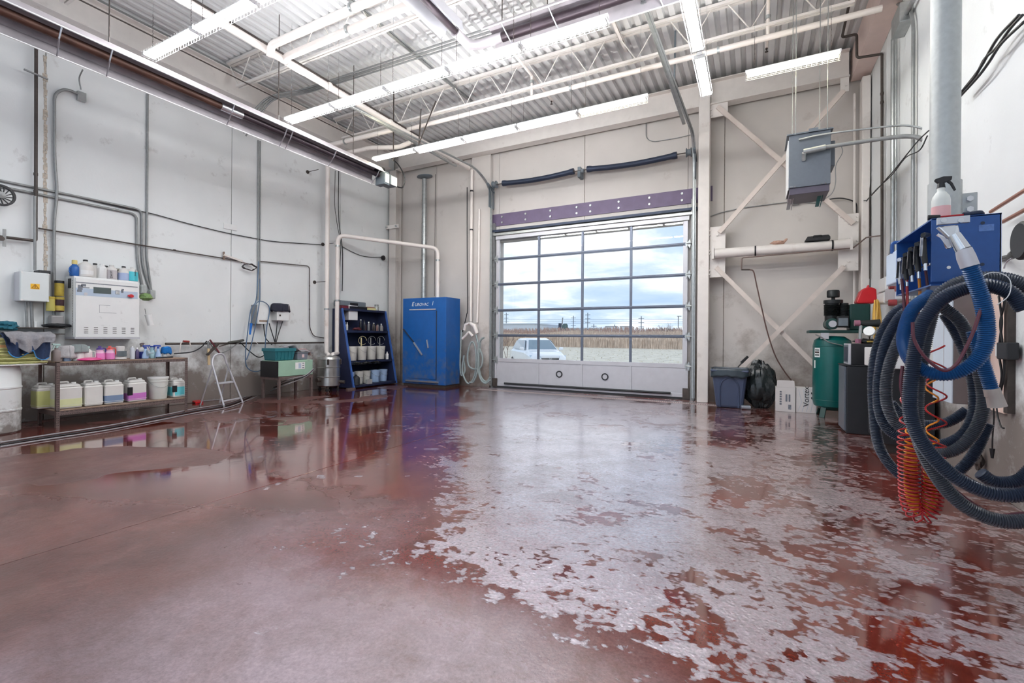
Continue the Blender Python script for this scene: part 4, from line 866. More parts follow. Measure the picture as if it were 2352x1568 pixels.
def bucket(label, c, r=.145, h=.37, m=None, group=None, lid=False, rz=0, name='bucket'):
    t = thing(name, label, 'bucket', c, rz, group)
    MB().lathe([(r * .86, 0), (r * .88, .004), (r * .99, h * .8), (r * 1.04, h * .8), (r * 1.04, h * .83), (r, h * .83), (r, h * .9), (r * 1.05, h * .9), (r * 1.05, h * .93), (r * 1.02, h), (r * .98, h), (r * .84, .02), (0, .02)], (0, 0, 0), 28).build('body', m or M['hdpe'], t, local=True, smooth=True)
    MB().tube([(0, -r * 1.04, h * .85)] + [(r * 1.06 * math.sin(math.pi * k / 12) * .98, -r * 1.04 * math.cos(math.pi * k / 12), h * .85 - .12 * math.sin(math.pi * k / 12)) for k in range(1, 12)] + [(0, r * 1.04, h * .85)], .003, 5).build('wire_handle', M['cgrey'], t, local=True)
    if lid: MB().lathe([(r * 1.07, h - .02), (r * 1.07, h + .006), (0, h + .008)], (0, 0, 0), 28).build('lid', M['white'], t, local=True, smooth=True)
    return t
bucket('cream pail with a wire handle among the cans on the bench', (-9.42, PX(363, 930, -9.42)[1], .264), .145, .385, lid=True)
# ---- things on top of the bench
def onb(px, x=-9.35): return (x, PX(px, 820, x)[1], bz + .001)
def gun(t, h, m, ang=0, s=1.):
    "spray head: body, nozzle and trigger, pointing along local angle"
    c, q = math.cos(ang), math.sin(ang)
    def L(a, z, b=0): return (a * c - b * q, a * q + b * c, h + z)
    MB().cyl(L(0, 0), L(0, .03 * s), .016 * s, 12).build('collar', m, t, local=True, smooth=True)
    MB().hexa([L(-.035 * s, .03 * s, -.012), L(.055 * s, .04 * s, -.009), L(.055 * s, .04 * s, .009), L(-.035 * s, .03 * s, .012)], [L(-.03 * s, .055 * s, -.012), L(.055 * s, .058 * s, -.008), L(.055 * s, .058 * s, .008), L(-.03 * s, .055 * s, .012)]).build('spray_head', m, t, local=True, bevel=.003)
    MB().bar(L(.03 * s, .04 * s), L(.05 * s, -.01 * s), .012, .008).build('trigger', m, t, local=True)
M['pink'] = capcol('pink_liquid', (226, 130, 190)); M['dblue'] = capcol('navy_liquid', (44, 56, 140)); M['lb'] = capcol('pale_blue_plastic', (170, 196, 230)); M['bluec'] = capcol('blue_cap', (40, 70, 160))
t = bottle('spray_bottle', 'brownish spray bottle with pale head at the left bench end', 'bottle', onb(131), cyl_b(.065, .2, .45), capcol('brown_liquid', (150, 138, 136))); gun(t, .2, capcol('mint', (190, 222, 218)), -1.2, 1.2)
bottle('bottle', 'pale blue bottle under the light grey cloth', 'bottle', onb(154), cyl_b(.05, .17), M['lb'])
bottle('milk_jug', 'white jug under the darker grey cloth', 'jug', onb(180), cyl_b(.072, .2, .5), tb, (.036, .02), tb)
bottle('milk_jug', 'white jug with an open handle left of the pink bottles', 'jug', onb(200), gallon(.065, .2), tb, (.03, .02), capcol('mint', (190, 222, 218)), handle=(.04, .14, .03, 1.2))
p = onb(206, -9.27); one(MB().lathe([(.1, 0), (.13, .012), (.12, .03), (.06, .045), (0, .05)], p, 18, 1, 1.2), 'scraper', 'flat magenta plastic scraper lying before the pink bottles', 'scraper', capcol('magenta_plastic', (224, 70, 140)), smooth=True)
for px, l, cm_ in ((229, 'left', capcol('purple_cap', (92, 70, 150))), (252, 'right', capcol('coral_cap', (232, 100, 92)))):
    t = bottle('pump_sprayer', f'pink-liquid pump bottle with {"purple" if l == "left" else "coral red"} head', 'bottle', onb(px), [(.05, 0), (.066, .01), (.066, .08), (.058, .13), (.045, .14), (.05, .15), (.05, .165)], capcol('pink_white', (240, 196, 220)), liq=.11, lm=M['pink'])
    MB().lathe([(.045, .165), (.04, .19), (.02, .2), (.02, .225), (0, .226)], (0, 0, 0), 14).build('pump_cap', cm_, t, local=True, smooth=True)
    MB().bar((0, 0, .2), (.06, -.03, .205), .03, .02).build('nozzle', cm_, t, local=True); MB().tube(bend([(0, .03, .19), (0, .075, .19), (0, .08, .08)], .03), .009, 6).build('handle', cm_, t, local=True, smooth=True)
bottle('measuring_jug', 'grey-white waisted jug with a dark window', 'jug', onb(276), [(.06, 0), (.085, .01), (.085, .03), (.062, .05), (.055, .15), (.062, .17), (.06, .21), (.048, .22)], tb, label_band=(.05, .14, capcol('slate', (98, 108, 112))))
t = bottle('spray_can', 'silver-white aerosol can on the bench', 'can', onb(304), [(.03, 0), (.034, .004), (.034, .17), (.03, .185), (.018, .195)], capcol('silver_print', (206, 210, 218), .3), (.012, .02), M['white'])
bottle('small_bottle', 'small dark bottle just right of the aerosol can', 'bottle', onb(315), cyl_b(.028, .17, .4), capcol('dark_violet', (84, 74, 110)), (.014, .02), M['white'])
t = bottle('spray_bottle', 'spray bottle holding navy blue liquid', 'bottle', onb(325, -9.42), cyl_b(.048, .2), tb, liq=.12, lm=M['dblue']); gun(t, .2, capcol('brown_grey', (104, 92, 92)), 2.2, 1.2)
t = bottle('spray_bottle', 'pale blue long-necked spray bottle with blue trigger', 'bottle', onb(334, -9.3), [(.04, 0), (.05, .01), (.046, .06), (.022, .13), (.022, .17)], M['lb']); gun(t, .165, M['bluec'], 1.2, 1.2)
bottle('clear_jar', 'clear square jar of aqua liquid with a blue cap', 'jar', onb(350, -9.38), [(.05, 0), (.055, .01), (.055, .1), (.034, .13), (.034, .2)], capcol('aqua_clear', (176, 212, 218)), (.04, .015), M['bluec'], n=8)
t = bottle('spray_bottle', 'second pale blue long-necked spray bottle, right of the jar', 'bottle', onb(363, -9.3), [(.04, 0), (.046, .01), (.042, .06), (.022, .13), (.022, .17)], M['lb']); gun(t, .165, M['bluec'], -2, 1.2)
bottle('small_cup', 'little ribbed white cup under the blue cloth', 'cup', onb(378, -9.36), [(.035, 0), (.038, .01), (.04, .1), (.034, .12)], M['white'])
p = onb(345, -9.24); one(MB().lathe([(.05, 0), (.048, .004), (.015, .06), (.010, .10), (.012, .1)], (0, 0, 0), 18, axis='y'), 'funnel', 'little grey funnel lying on its side before the blue bottles', 'funnel', capcol('grey_blue', (166, 186, 196)), smooth=True).location = (p[0], p[1], bz + .05)
# cloths
def drape(name, label, c, rx, ry, h, m, seed, n=26, edge=None, folds=7, lift=0, thick=.004, hem=.3):
    "a cloth hung over something: flat crown, folded skirt"
    def fn(u, v):
        a = 2 * math.pi * u; r = v
        k = 1 + .14 * mnoise.noise(Vector((math.cos(a) * 1.4, math.sin(a) * 1.4, seed)))
        f = math.sin(a * folds + seed) * .10 * max(0, r - .35)
        rr = (min(r, .55) / .55 * .8 + max(0, r - .55) * hem) * k + f
        z = -h * (max(0, r - .45) / .55) ** 1.1 * (1 + .35 * mnoise.noise(Vector((a * 1.3, seed, 2)))) - .02 * r * r + .012 * mnoise.noise(Vector((math.cos(a) * r * 3, math.sin(a) * r * 3, seed + 5)))
        return (c[0] + rx * rr * math.cos(a), c[1] + ry * rr * math.sin(a), c[2] + z + lift)
    t = thing(name, label, 'cloth', (c[0], c[1], c[2] - h))
    MB().grid(fn, n * 2, 10).build('cloth', m, t, smooth=True, thick=thick)
    if edge: MB().tube([fn(i / 60, 1.0) for i in range(60)], .006, 5, closed=True).build('hem', edge, t, smooth=True)
    return t
M['gcloth'] = mat('grey_terry', (150, 148, 152), .95, var=.15, vs=40, bump=.5, bs=180); M['lgcloth'] = mat('light_grey_terry', (190, 188, 190), .95, var=.12, vs=40, bump=.5, bs=180)
M['ncloth'] = mat('navy_terry', (44, 60, 92), .95, var=.15, vs=40, bump=.5, bs=180); M['bcloth'] = mat('blue_terry', (28, 112, 186), .95, var=.15, vs=40, bump=.5, bs=180)
M['tcloth'] = mat('teal_cloth', (40, 104, 122), .9, var=.2, vs=30); M['ytowel'] = mat('yellow_towel', (206, 204, 142), .95, var=.12, vs=30, bump=.5, bs=160); M['hem'] = capcol('bright_blue_hem', (70, 156, 226), .8)
p = onb(154); drape('cleaning_cloth', 'light grey cloth draped over a pale blue bottle', (p[0], p[1], p[2] + .235), .10, .15, .17, M['lgcloth'], 2.0, folds=5)
p = onb(180); drape('cleaning_cloth', 'darker grey-green cloth over the white jug', (p[0], p[1], p[2] + .25), .10, .13, .10, mat('grey_green_terry', (140, 150, 150), .95, var=.15), 4.0, folds=4)
p = onb(382, -9.36); drape('cleaning_cloth', 'bright blue net cloth at the right bench end', (p[0], p[1], p[2] + .2), .08, .09, .10, M['bcloth'], 6.0, folds=4)
p = onb(378, -9.24); one(MB().bar((p[0], p[1] - .13, bz + .015), (p[0] + .02, p[1] + .12, bz + .02), .05, .025), 'scrub_brush', 'flat black tool lying at the right bench end', 'tool', M['blackr'], bevel=.008)
# ================================================================ DRUM, TOWELS
DC = (-9.50, 2.42); zd = .985
t = thing('plastic_drum', 'big grimy white plastic drum at the left picture edge', 'drum', (*DC, 0))
M['drum'] = mat('grimy_white_drum', (228, 232, 232), .45, var=.04, dirt=.0, dcol=(120, 112, 106), ds=6, low=(.0, .62, .42))
MB().lathe([(.27, 0), (.288, .02), (.29, .3), (.298, .31), (.298, .33), (.29, .34), (.29, .62), (.298, .63), (.298, .65), (.29, .66), (.285, .86), (.27, .93), (.255, .95), (0, .95)], (*DC, 0), 40).build('body', M['drum'], t, smooth=True)
MB().lathe([(.30, .95), (.31, .955), (.31, .968), (0, .97)], (DC[0] + .03, DC[1] + .12, 0), 40, 1.0, 1.4).build('lid_board', M['white'], t, smooth=True)
zc = .972; TY = 2.56
words = ['bottom', 'second', 'third', 'fourth', 'fifth', 'sixth', 'seventh', 'eighth', 'ninth', 'top']
for i in range(10):
    w_, d_ = R.uniform(.66, .74) - .02 * i, R.uniform(.36, .42); h = .028 if i < 5 else .044
    cx, cyy = DC[0] + .03 + R.uniform(-.02, .02), TY + R.uniform(-.03, .03) - .012 * i
    mb = MB()
    for q in range(2):   # each towel is folded once: two leaves
        mb.grid(lambda u, v, q=q: (cx + (u - .5) * d_ + .01 * q, cyy + (v - .5) * w_, zc + h * (.25 + .5 * q) + .007 * mnoise.noise(Vector((u * 4, v * 5, i * 3.1 + q)))), 8, 14)
    o = mb.build('folded_towel', M['ytowel'] if i != 7 else capcol('peach_towel', (244, 190, 140), .9), None, smooth=True, thick=h * .46)
    tag(o, words[i] + (' folded peach towel of the pile on the drum' if i == 7 else ' folded yellow towel of the pile on the drum, counted from below'), 'towel', 'folded towels on the drum')
    zc += h
def saddle(name, label, y0, y1, ztop, xfront, drop, m, seed, edge=None, thick=.006):
    "rectangular towel thrown over a pile: lies on top, hangs down the front in folds, corners lowest"
    def fn(u, v):
        W = y1 - y0; s_ = v * 1.0
        if s_ < .35: k = s_ / .35; x = xfront - .36 + .34 * k; z = ztop + .05 * math.sin(math.pi * min(1, k * .9)) + .02 * mnoise.noise(Vector((u * 5, k * 3, seed))); dn = 0
        else:
            k = (s_ - .35) / .65; dn = k * drop(u); x = xfront - .02 + .05 * min(1, k * 3) + .02 * k; z = ztop + .02 - dn
        f = math.sin(u * 21 + seed) * .022 * min(1, s_ * 1.6) + math.sin(u * 11 + seed * 2 + s_ * 2) * .02 * s_
        y = y0 + W * (.5 + (u - .5) * (1 - .22 * max(0, s_ - .35))) + .02 * mnoise.noise(Vector((u * 3, s_ * 3, seed)))
        return (x + f, y, z)
    t = thing(name, label, 'towel', (xfront, (y0 + y1) / 2, ztop - .25))
    MB().grid(fn, 60, 26).build('cloth', m, t, smooth=True, thick=thick)
    if edge: MB().tube([fn(i / 60, 1.0) for i in range(61)], .0065, 5).build('hem', edge, t, smooth=True)
saddle('microfibre_towel', 'navy towel with bright blue hem under the grey towel on the pile', 2.46, 2.97, zc + .02, -9.27, lambda u: .17 + .12 * abs(math.sin(u * 5.2 + .4)) + .07 * u, M['ncloth'], 3.0, M['hem'])
saddle('microfibre_towel', 'grey towel thrown over the yellow pile on the drum', 2.48, 3.0, zc + .045, -9.235, lambda u: .12 + .15 * math.sin(math.pi * min(1, u * 1.2)) ** 2, M['gcloth'], 7.0)
p = PX(12, 748, -9.9); one(blob((p[0], p[1], p[2] - .07), (.12, .14, .07), 21, .5), 'rag', 'crumpled teal and yellow rag at the left picture edge', 'rag', M['tcloth'], smooth=True)
# ================================================================ RAIL AND THINGS HUNG ON THE WALL
zr = PX(560, 788, XL + .12)[2]; ya, yb = PX(380, 785, XL + .12)[1], PX(744, 790, XL + .12)[1]
t = thing('wall_rail', 'black horizontal rail along the foot of the left wall', 'rail', (XL + .12, (ya + yb) / 2, zr))
MB().cyl((XL + .12, ya, zr), (XL + .12, yb, zr), .022, 10).build('rail', M['dark'], t, smooth=True)
for i in range(5): y = ya + (yb - ya) * (i + .5) / 5; MB().cyl((XL, y, zr), (XL + .12, y, zr), .012, 6).build('bracket', M['dark'], t)
p = PX(423, 795, -10.05)
t = thing('clamp_tool', 'red-handled clamp hung on the rail right of the bench', 'tool', (p[0], p[1], p[2] - .15))
MB().tube(bend([(p[0], p[1] - .08, p[2] - .12), (p[0], p[1] - .06, p[2] + .08), (p[0], p[1] + .1, p[2] + .1), (p[0], p[1] + .12, p[2] - .02)], .04), .01, 6).build('hook', M['steelw'], t, smooth=True); MB().cyl((p[0] + .02, p[1] - .03, p[2] + .1), (p[0] + .02, p[1] + .08, p[2] + .09), .022, 10).build('grip', capcol('brick_red', (150, 60, 56)), t)
p = PX(480, 830, -10.05)
t = thing('hand_broom', 'wooden-handled dusting brush hung on the rail', 'brush', (p[0], p[1], p[2] - .2))
MB().cyl(PX(478, 784, -10.05), PX(479, 800, -10.05), .02, 8).build('ferrule', M['cgrey'], t); MB().bar(PX(479, 800, -10.05), PX(480, 838, -10.05), .05, .03).build('bristles', capcol('tan', (216, 190, 150), .8), t, bevel=.008)
p = PX(486, 800, -10.0)
t = thing('squeegee', 'dark red squeegee leaning behind the step ladder', 'squeegee', PX(500, 815, -10.0))
MB().bar(PX(482, 780, -10.0), PX(505, 812, -10.0), .025, .025).build('shaft', capcol('maroon', (104, 40, 50)), t); MB().bar(PX(476, 815, -10.02), PX(500, 790, -10.02), .08, .03).build('blade', M['dark'], t)
t = thing('wash_brush', 'long dark bristle brush resting on the rail above the ladder', 'brush', PX(540, 786, -10.05))
MB().bar(PX(524, 787, -10.05), PX(560, 781, -10.05), .07, .05).build('bristles', capcol('charcoal', (76, 76, 72), .9), t, bevel=.02); MB().bar(PX(504, 795, -10.05), PX(524, 790, -10.05), .02, .02).build('handle', M['dark'], t)
for i, q in enumerate(([(400, 812), (440, 808), (462, 797), (475, 783)], [(478, 783), (500, 808), (520, 806), (550, 786)], [(552, 786), (575, 808), (598, 820), (625, 800)])):
    one(MB().tube(spline([PX(a, b, -10.08) for a, b in q]), .012, 6), 'hose', ['hose end running from the bench top up to the rail', 'grey hose hanging in a bow behind the squeegee', 'dark hose hanging behind the blue loop'][i], 'hose', M['blackr'] if i != 1 else M['cgrey'], smooth=True)
# ================================================================ STEP LADDER
t = thing('step_ladder', 'small folding aluminium step ladder leaning open by the wall', 'ladder', (-9.5, 5.6, 0))
fl_, fr_ = Vector(PZ(515, 934, 0)), Vector(PZ(558, 925, 0)); bl_, br_ = Vector(PZ(460, 931, 0)), Vector(PZ(504, 927, 0))
def onray(px, py, ref, k=0):  # point of the picture in the upright plane through ref
    return Vector(PX(px, py, ref[0] + k))
apex_l = Vector(PX(486, 830, -9.45)); apex_r = Vector(PX(519, 830, -9.5)); top = Vector(PX(502, 815, -9.48))
MB().tube(bend([fl_, apex_l, Vector(PX(494, 813, -9.47)), Vector(PX(514, 812, -9.49)), apex_r, fr_], .14, 8), .018, 10).build('front_frame', M['alud'], t, smooth=True)
kl, kr = Vector(PX(487, 846, -9.5)), Vector(PX(524, 846, -9.55))
MB().tube([bl_, kl], .014, 8).build('rear_leg', M['alud'], t, smooth=True); MB().tube([br_, kr], .014, 8).build('rear_leg', M['alud'], t, smooth=True)
MB().tube([bl_.lerp(kl, .12), br_.lerp(kr, .12)], .008, 6).build('cross_bar', M['alu'], t)
def lerp_f(a, b, k): return a.lerp(b, k)
for k, dp, nm in ((.52, .20, 'platform'), (.13, .08, 'step')):
    a, b = lerp_f(fl_, apex_l, k), lerp_f(fr_, apex_r, k); z = (a.z + b.z) / 2; d = Vector((-1, .25, 0)).normalized() * dp
    a.z = b.z = z
    MB().hexa([a - Vector((0, 0, .025)), b - Vector((0, 0, .025)), b + d - Vector((0, 0, .025)), a + d - Vector((0, 0, .025))], [a, b, b + d, a + d]).build(nm, M['alud'], t, bevel=.006)
for q in (fl_, fr_, bl_, br_): MB().cyl(q, q + Vector((0, 0, .03)), .018, 8).build('rubber_foot', M['cgrey'], t)
MB().tube([apex_r.lerp(fr_, .02), apex_r.lerp(fr_, .22)], .018, 8).build('grip', M['blackr'], t, smooth=True)
p = PZ(440, 920, 0)
one(MB().bar(PZ(430, 911, .08), PZ(458, 924, .02), .14, .03), 'floor_scraper', 'red-bladed floor scraper lying by the bench leg', 'scraper', capcol('bright_red', (206, 40, 44)))
# ================================================================ WALL BOXES AND BLUE HOSE
y0, y1, z0, z1 = 6.69, 6.95, 1.66, 2.10
t = thing('control_box', 'tall off-white control box behind the blue hose loop', 'control box', (XL + .1, 6.82, z0))
MB().box(XL, y0, z0, XL + .22, y1, z1).build('body', M['cgrey'], t, bevel=.006); MB().box(XL + .22, y0 + .0, z0, XL + .26, y1, z1).build('door', M['whitem'], t, bevel=.008)
MB().box(XL + .26, y0 + .03, z0 + .05, XL + .264, y1 - .03, z0 + .09).build('name_strip', M['wood'], t); MB().cyl((XL + .12, y1, z0 + .22), (XL + .12, y1 + .03, z0 + .22), .05, 14).build('rotary_switch', M['black'], t, smooth=True)
ya = PX(636, 735, XL + .2)[1]; yb_ = PX(664, 735, XL + .2)[1]; z0, z1 = PX(650, 736, XL + .2)[2], PX(650, 700, XL + .2)[2]
t = thing('control_box', 'small white control box under the navy cloth', 'control box', (XL + .1, (ya + yb_) / 2, z0))
MB().box(XL, ya, z0, XL + .2, yb_, z1).build('body', M['white'], t, bevel=.008); MB().box(XL + .2, ya + .06, z0 + .1, XL + .21, ya + .1, z0 + .14).build('switch', M['dark'], t)
drape('shop_cloth', 'dark navy cloth thrown over the small control box', (XL + .13, (ya + yb_) / 2 - .03, z1 + .03), .13, .30, .17, mat('dark_navy_cloth', (46, 48, 62), .95, var=.2, vs=20), 31.0, n=30, folds=5, hem=.15)
for i, q in enumerate(([(605, 742), (610, 775), (625, 792)], [(618, 742), (625, 765), (633, 790)], [(637, 738), (634, 770), (631, 790)], [(649, 738), (640, 765), (633, 790)])):
    one(MB().tube(spline([PX(a, b, XL + .1) for a, b in q]), .011, 6), 'cable', ['leftmost', 'second', 'third', 'rightmost'][i] + ' of four black cables below the control boxes', 'cable', M['black'], smooth=True)
M['bhose'] = mat('blue_grey_hose', (78, 104, 132), .4, var=.08)
q = [(594, 600), (592, 640), (588, 690), (576, 712), (568, 770), (564, 810), (566, 840), (580, 852), (597, 851), (608, 838), (609, 800), (612, 755), (619, 715), (615, 700), (602, 692), (590, 695), (584, 712), (578, 735), (576, 745)]
t = thing('coiled_air_hose', 'blue-grey hose loop hanging before the tall control box', 'hose', PX(588, 852, XL + .3))
MB().tube(spline([PX(a, b, XL + .30 + .004 * (i % 3)) for i, (a, b) in enumerate(q)], 8), .011, 8).build('hose', M['bhose'], t, smooth=True)
MB().tube(spline([PX(a, b, XL + .33) for a, b in ((597, 640), (596, 690), (588, 740), (575, 800), (566, 826))], 8), .011, 8).build('hose', M['bhose'], t, smooth=True)
MB().cyl(PX(577, 742, XL + .32), PX(574, 768, XL + .32), .03, 10, .02).build('nozzle', capcol('bright_blue', (24, 110, 200)), t, smooth=True); MB().cyl(PX(579, 778, XL + .32), PX(595, 792, XL + .3), .006, 6).build('tip', M['white'], t)
# ================================================================ GREEN CABINET, BINS
gx, ga, gb = -9.2, 6.64, 7.53
zt_, zb_ = .845, .50
t = thing('parts_washer', 'pale green steel cabinet standing on a brown table frame', 'cabinet', (-9.45, 7.1, 0))
M['pgreen'] = mat('pale_green_enamel', (156, 190, 168), .4, var=.05, dirt=.06, dcol=(120, 110, 90), ds=9)
MB().box(-9.78, ga, zb_, gx, gb, zt_).build('body', M['pgreen'], t, bevel=.012)
MB().box(-9.8, ga + .0 - .012, zb_ - .02, gx - .0, ga - .002, zt_ - .01).build('dark_end_panel', M['black'], t)
MB().box(-9.82, ga + .002, zb_ - .07, gx + .012, gb, zb_ - .005).build('frame_rail', M['rust'], t)
for x in (gx - .02, -9.76):
    for y in (ga + .03, gb - .03): MB().box(x - .025, y - .025, 0, x + .025, y + .025, zb_ - .07).build('leg', M['rust'], t)
sg = MB().box(gx, ga + .42, zb_ + .14, gx + .003, gb - .22, zt_ - .05).build('label_sheet', M['white'], t)
MB().box(gx + .003, ga + .50, zb_ + .16, gx + .004, ga + .57, zt_ - .07).build('blue_panel', M['lblue'], sg)
for k in range(3): MB().box(gx + .003, ga + .6, zb_ + .16 + k * .05, gx + .004, gb - .24, zb_ + .18 + k * .05).build('print_line', M['dkprint'], sg)
t = thing('tote_bin', 'teal plastic tote bin on the green cabinet', 'bin', (-9.5, 6.95, zt_ + .003))
z = zt_ + .004; M['teal'] = mat('teal_plastic', (40, 112, 122), .4, var=.05)
xa, xb, y_a, y_b = -9.72, -9.28, 6.62, 7.12
MB().hexa([(xa + .03, y_a + .03, z), (xb - .03, y_a + .03, z), (xb - .03, y_b - .03, z), (xa + .03, y_b - .03, z)], [(xa, y_a, z + .22), (xb, y_a, z + .22), (xb, y_b, z + .22), (xa, y_b, z + .22)]).build('body', M['teal'], t, bevel=.012)
MB().box(xa - .015, y_a - .015, z + .20, xb + .015, y_b + .015, z + .27).build('rim', M['teal'], t, bevel=.01)
for i in range(5): y = y_a + .07 + i * .09; MB().bar((xb - .022, y, z + .02), (xb + .006, y, z + .2), .008, .03, up=(0, 1, 0)).build('rib', M['teal'], t)
t = thing('small_bin', 'grey clear small bin beside the teal tote', 'bin', (-9.45, 7.33, z))
MB().hexa([(-9.6, 7.2, z), (-9.3, 7.2, z), (-9.3, 7.45, z), (-9.6, 7.45, z)], [(-9.62, 7.18, z + .15), (-9.28, 7.18, z + .15), (-9.28, 7.47, z + .15), (-9.62, 7.47, z + .15)]).build('body', capcol('grey_clear', (128, 132, 144)), t, bevel=.012)
MB().box(-9.63, 7.17, z + .15, -9.27, 7.48, z + .175).build('lid', M['grey'], t, bevel=.006); MB().box(-9.284, 7.3, z + .05, -9.282, 7.36, z + .12).build('sticker', capcol('sticker', (220, 190, 190)), t)
def strip_cloth(name, label, pts, w, m, thick=.006):
    pts = spline(pts, 6)
    def fn(u, v):
        i = min(int(u * (len(pts) - 1)), len(pts) - 2); f = u * (len(pts) - 1) - i; p = pts[i].lerp(pts[i + 1], f)
        return (p.x + (v - .5) * w * .8 + .015 * math.sin(v * 9 + u * 3), p.y + (v - .5) * w * .3, p.z + .02 * math.sin(v * 7 + u * 5))
    o = MB().grid(fn, 20, 10).build(name, m, smooth=True, thick=thick); return tag(o, label, 'cloth')
strip_cloth('shop_cloth', 'grey cloth slung from the teal tote over the small bin', [(-9.45, 6.95, z + .30), (-9.40, 7.08, z + .31), (-9.36, 7.16, z + .22), (-9.36, 7.25, z + .19), (-9.36, 7.38, z + .21), (-9.3, 7.52, z + .16)], .26, M['gcloth'])
strip_cloth('shop_cloth', 'pinkish cloth hanging off the right end of the small bin', [(-9.42, 7.3, z + .225), (-9.38, 7.42, z + .23), (-9.33, 7.53, z + .14), (-9.32, 7.56, z + .08)], .1, capcol('pink_cloth', (206, 176, 176), .9))
# ================================================================ STEEL VACUUM CANISTER
vc = (-9.62, 8.36)
t = thing('vacuum_canister', 'stainless steel dust canister on castors under the white pipes', 'canister', (*vc, 0))
M['stain'] = mat('stainless_steel', (186, 186, 184), .28, .9, var=.18, vs=6, dirt=.06, dcol=(110, 100, 92))
rv = .27
MB().lathe([(rv * .9, .13), (rv, .15), (rv, .36), (rv + .01, .37), (rv, .38), (rv, .60), (rv + .012, .61), (rv, .62), (rv, .80), (rv + .01, .81), (rv, .83), (rv * .93, .87), (rv * .5, .9), (0, .91)], (*vc, 0), 40).build('tank', M['stain'], t, smooth=True)
for a in (.6, 2.2, 3.8, 5.4):
    q = Vector((vc[0] + rv * .8 * math.cos(a), vc[1] + rv * .8 * math.sin(a), 0))
    k = MB().box(q.x - .02, q.y - .02, .07, q.x + .02, q.y + .02, .15).build('castor_fork', M['dark'], t); MB().cyl((q.x - .012, q.y, .045), (q.x + .012, q.y, .045), .045, 16).build('wheel', M['blackr'], k, smooth=True)
for s in (-1, 1): MB().box(vc[0] + rv * .7 - .02, vc[1] + s * rv * .72 - .015, .68, vc[0] + rv * .7 + .03, vc[1] + s * rv * .72 + .015, .82).build('latch', M['dark'], t)
MB().tube([(vc[0] + rv * .6, vc[1] + rv * .4, .25), (vc[0] + rv * 1.3, vc[1] + rv * .7, .23)], .04, 12).build('drain_valve', M['dark'], t, smooth=True)
MB().cyl((vc[0], vc[1] - rv, .3), (vc[0], vc[1] - rv - .1, .3), .05, 12).build('side_port', M['dark'], t, smooth=True)
for i, y in enumerate((8.52, 8.86)):
    one(MB().tube(spline([(-9.9, y, .98), (-9.86, y - .02, .94), (-9.72 + .1 * i, 8.42 + .06 * i, .93), (-9.66 + .1 * i, 8.4 + .05 * i, .885)]), .05, 14), 'flexible_duct', ['left', 'right'][i] + ' ribbed grey duct joining a riser to the canister lid', 'duct', M['pipew'], smooth=True)
# ================================================================ SLOPED BLUE SHELF UNIT
# stands along the left wall; front leans back towards the top
def shp(px, py): return PZ(px, py, 0)
sy0, sy1 = 9.0, 10.66
zt_s = PX(798, 690, -10.0)[2]
t = thing('shelf_unit', 'dark blue steel shelf unit with a backward sloping front', 'shelf unit', (-9.8, 9.8, 0))
fb, ft_ = -9.42, -9.88      # front x at foot and at top
H_ = 2.15
def fx(z): return fb + (ft_ - fb) * z / H_
for y in (sy0, sy1):
    MB().prism([(XL + .03, .02), (fb, .02), (ft_, H_), (XL + .03, H_)], 'y', y - .012, y + .012).build('side_panel', M['blues'] if y > 10 else mat('navy_side', (38, 46, 78), .5, var=.1), t)
    MB().bar((fx(0.02) + .01, y, .02), (fx(H_) + .01, y, H_), .05, .03, up=(0, 1, 0)).build('upright', mat('blue_upright', (66, 104, 176), .4, var=.1), t)
MB().box(XL + .03, sy0, .02, XL + .04, sy1, H_).build('back_panel', M['blues'], t)
shz = [.08, .72, 1.55, H_]
for z in shz: MB().box(XL + .04, sy0, z - .03, fx(z), sy1, z).build('shelf', M['blues'], t); MB().box(fx(z) - .01, sy0, z - .05, fx(z) + .006, sy1, z + .01).build('front_lip', M['blues'], t)
MB().box(fb - .02, sy0 - .25, 0, fb + .05, sy0 + .02, .04).build('foot_rail', M['rust'], t)
M['dbucket'] = mat('grimy_white_pail', (214, 212, 204), .5, var=.08, dirt=.05, dcol=(120, 112, 100), ds=9)
for i in range(4):
    bucket(['leftmost', 'second', 'third', 'rightmost'][i] + ' grimy white pail on the shelf unit', (-9.73, 9.22 + i * .36, .74), .14, .38, M['dbucket'], 'pails on the middle shelf', rz=.3 * i)
    if i: 
        p = (-9.78, 9.25 + i * .36)
        one(MB().tube([(p[0], p[1], .78), (p[0], p[1], 1.36)], .018, 8).tube([(p[0] + .13 * math.cos(a) * .3, p[1] + .05 + .11 * math.cos(a), 1.28 + .12 * math.sin(a)) for a in np.linspace(0, 5.5, 24)], .006, 5), 'transfer_pump', ['', 'hand pump with a yellow hose ring in the second pail', 'hand pump with a hose ring in the third pail', 'hand pump in the rightmost pail'][i], 'pump', capcol('cream_hose', (216, 204, 160)) if i == 1 else M['cgrey'], smooth=True)
for i, (y, r, m_, l) in enumerate(((9.2, .12, M['lb'], 'pale blue pail behind the black bottle, lowest shelf'), (9.52, .13, M['dbucket'], 'grey pail, second from left on the lowest shelf'), (9.8, .12, M['dbucket'], 'grey pail, third from left on the lowest shelf'), (10.14, .15, M['lb'], 'bluish pail with a dark label on the lowest shelf'), (10.47, .13, M['lb'], 'pale pail at the right end of the lowest shelf'))):
    bucket(l, (-9.78, y, .085), r, .34, m_, 'pails on the lowest shelf')
M['bag'] = mat('black_plastic_bag', (26, 28, 30), .22, var=.2, vs=8)
for y, s_ in ((9.25, .13), (9.6, .12), (9.95, .1)): one(blob((-9.6, y, .36 + .26), (.14, .17, .045), y, .6), 'bag_bundle', {9.25: 'leftmost', 9.6: 'middle', 9.95: 'right'}[y] + ' bundle of black bags under the white pails', 'bag', M['bag'], smooth=True)
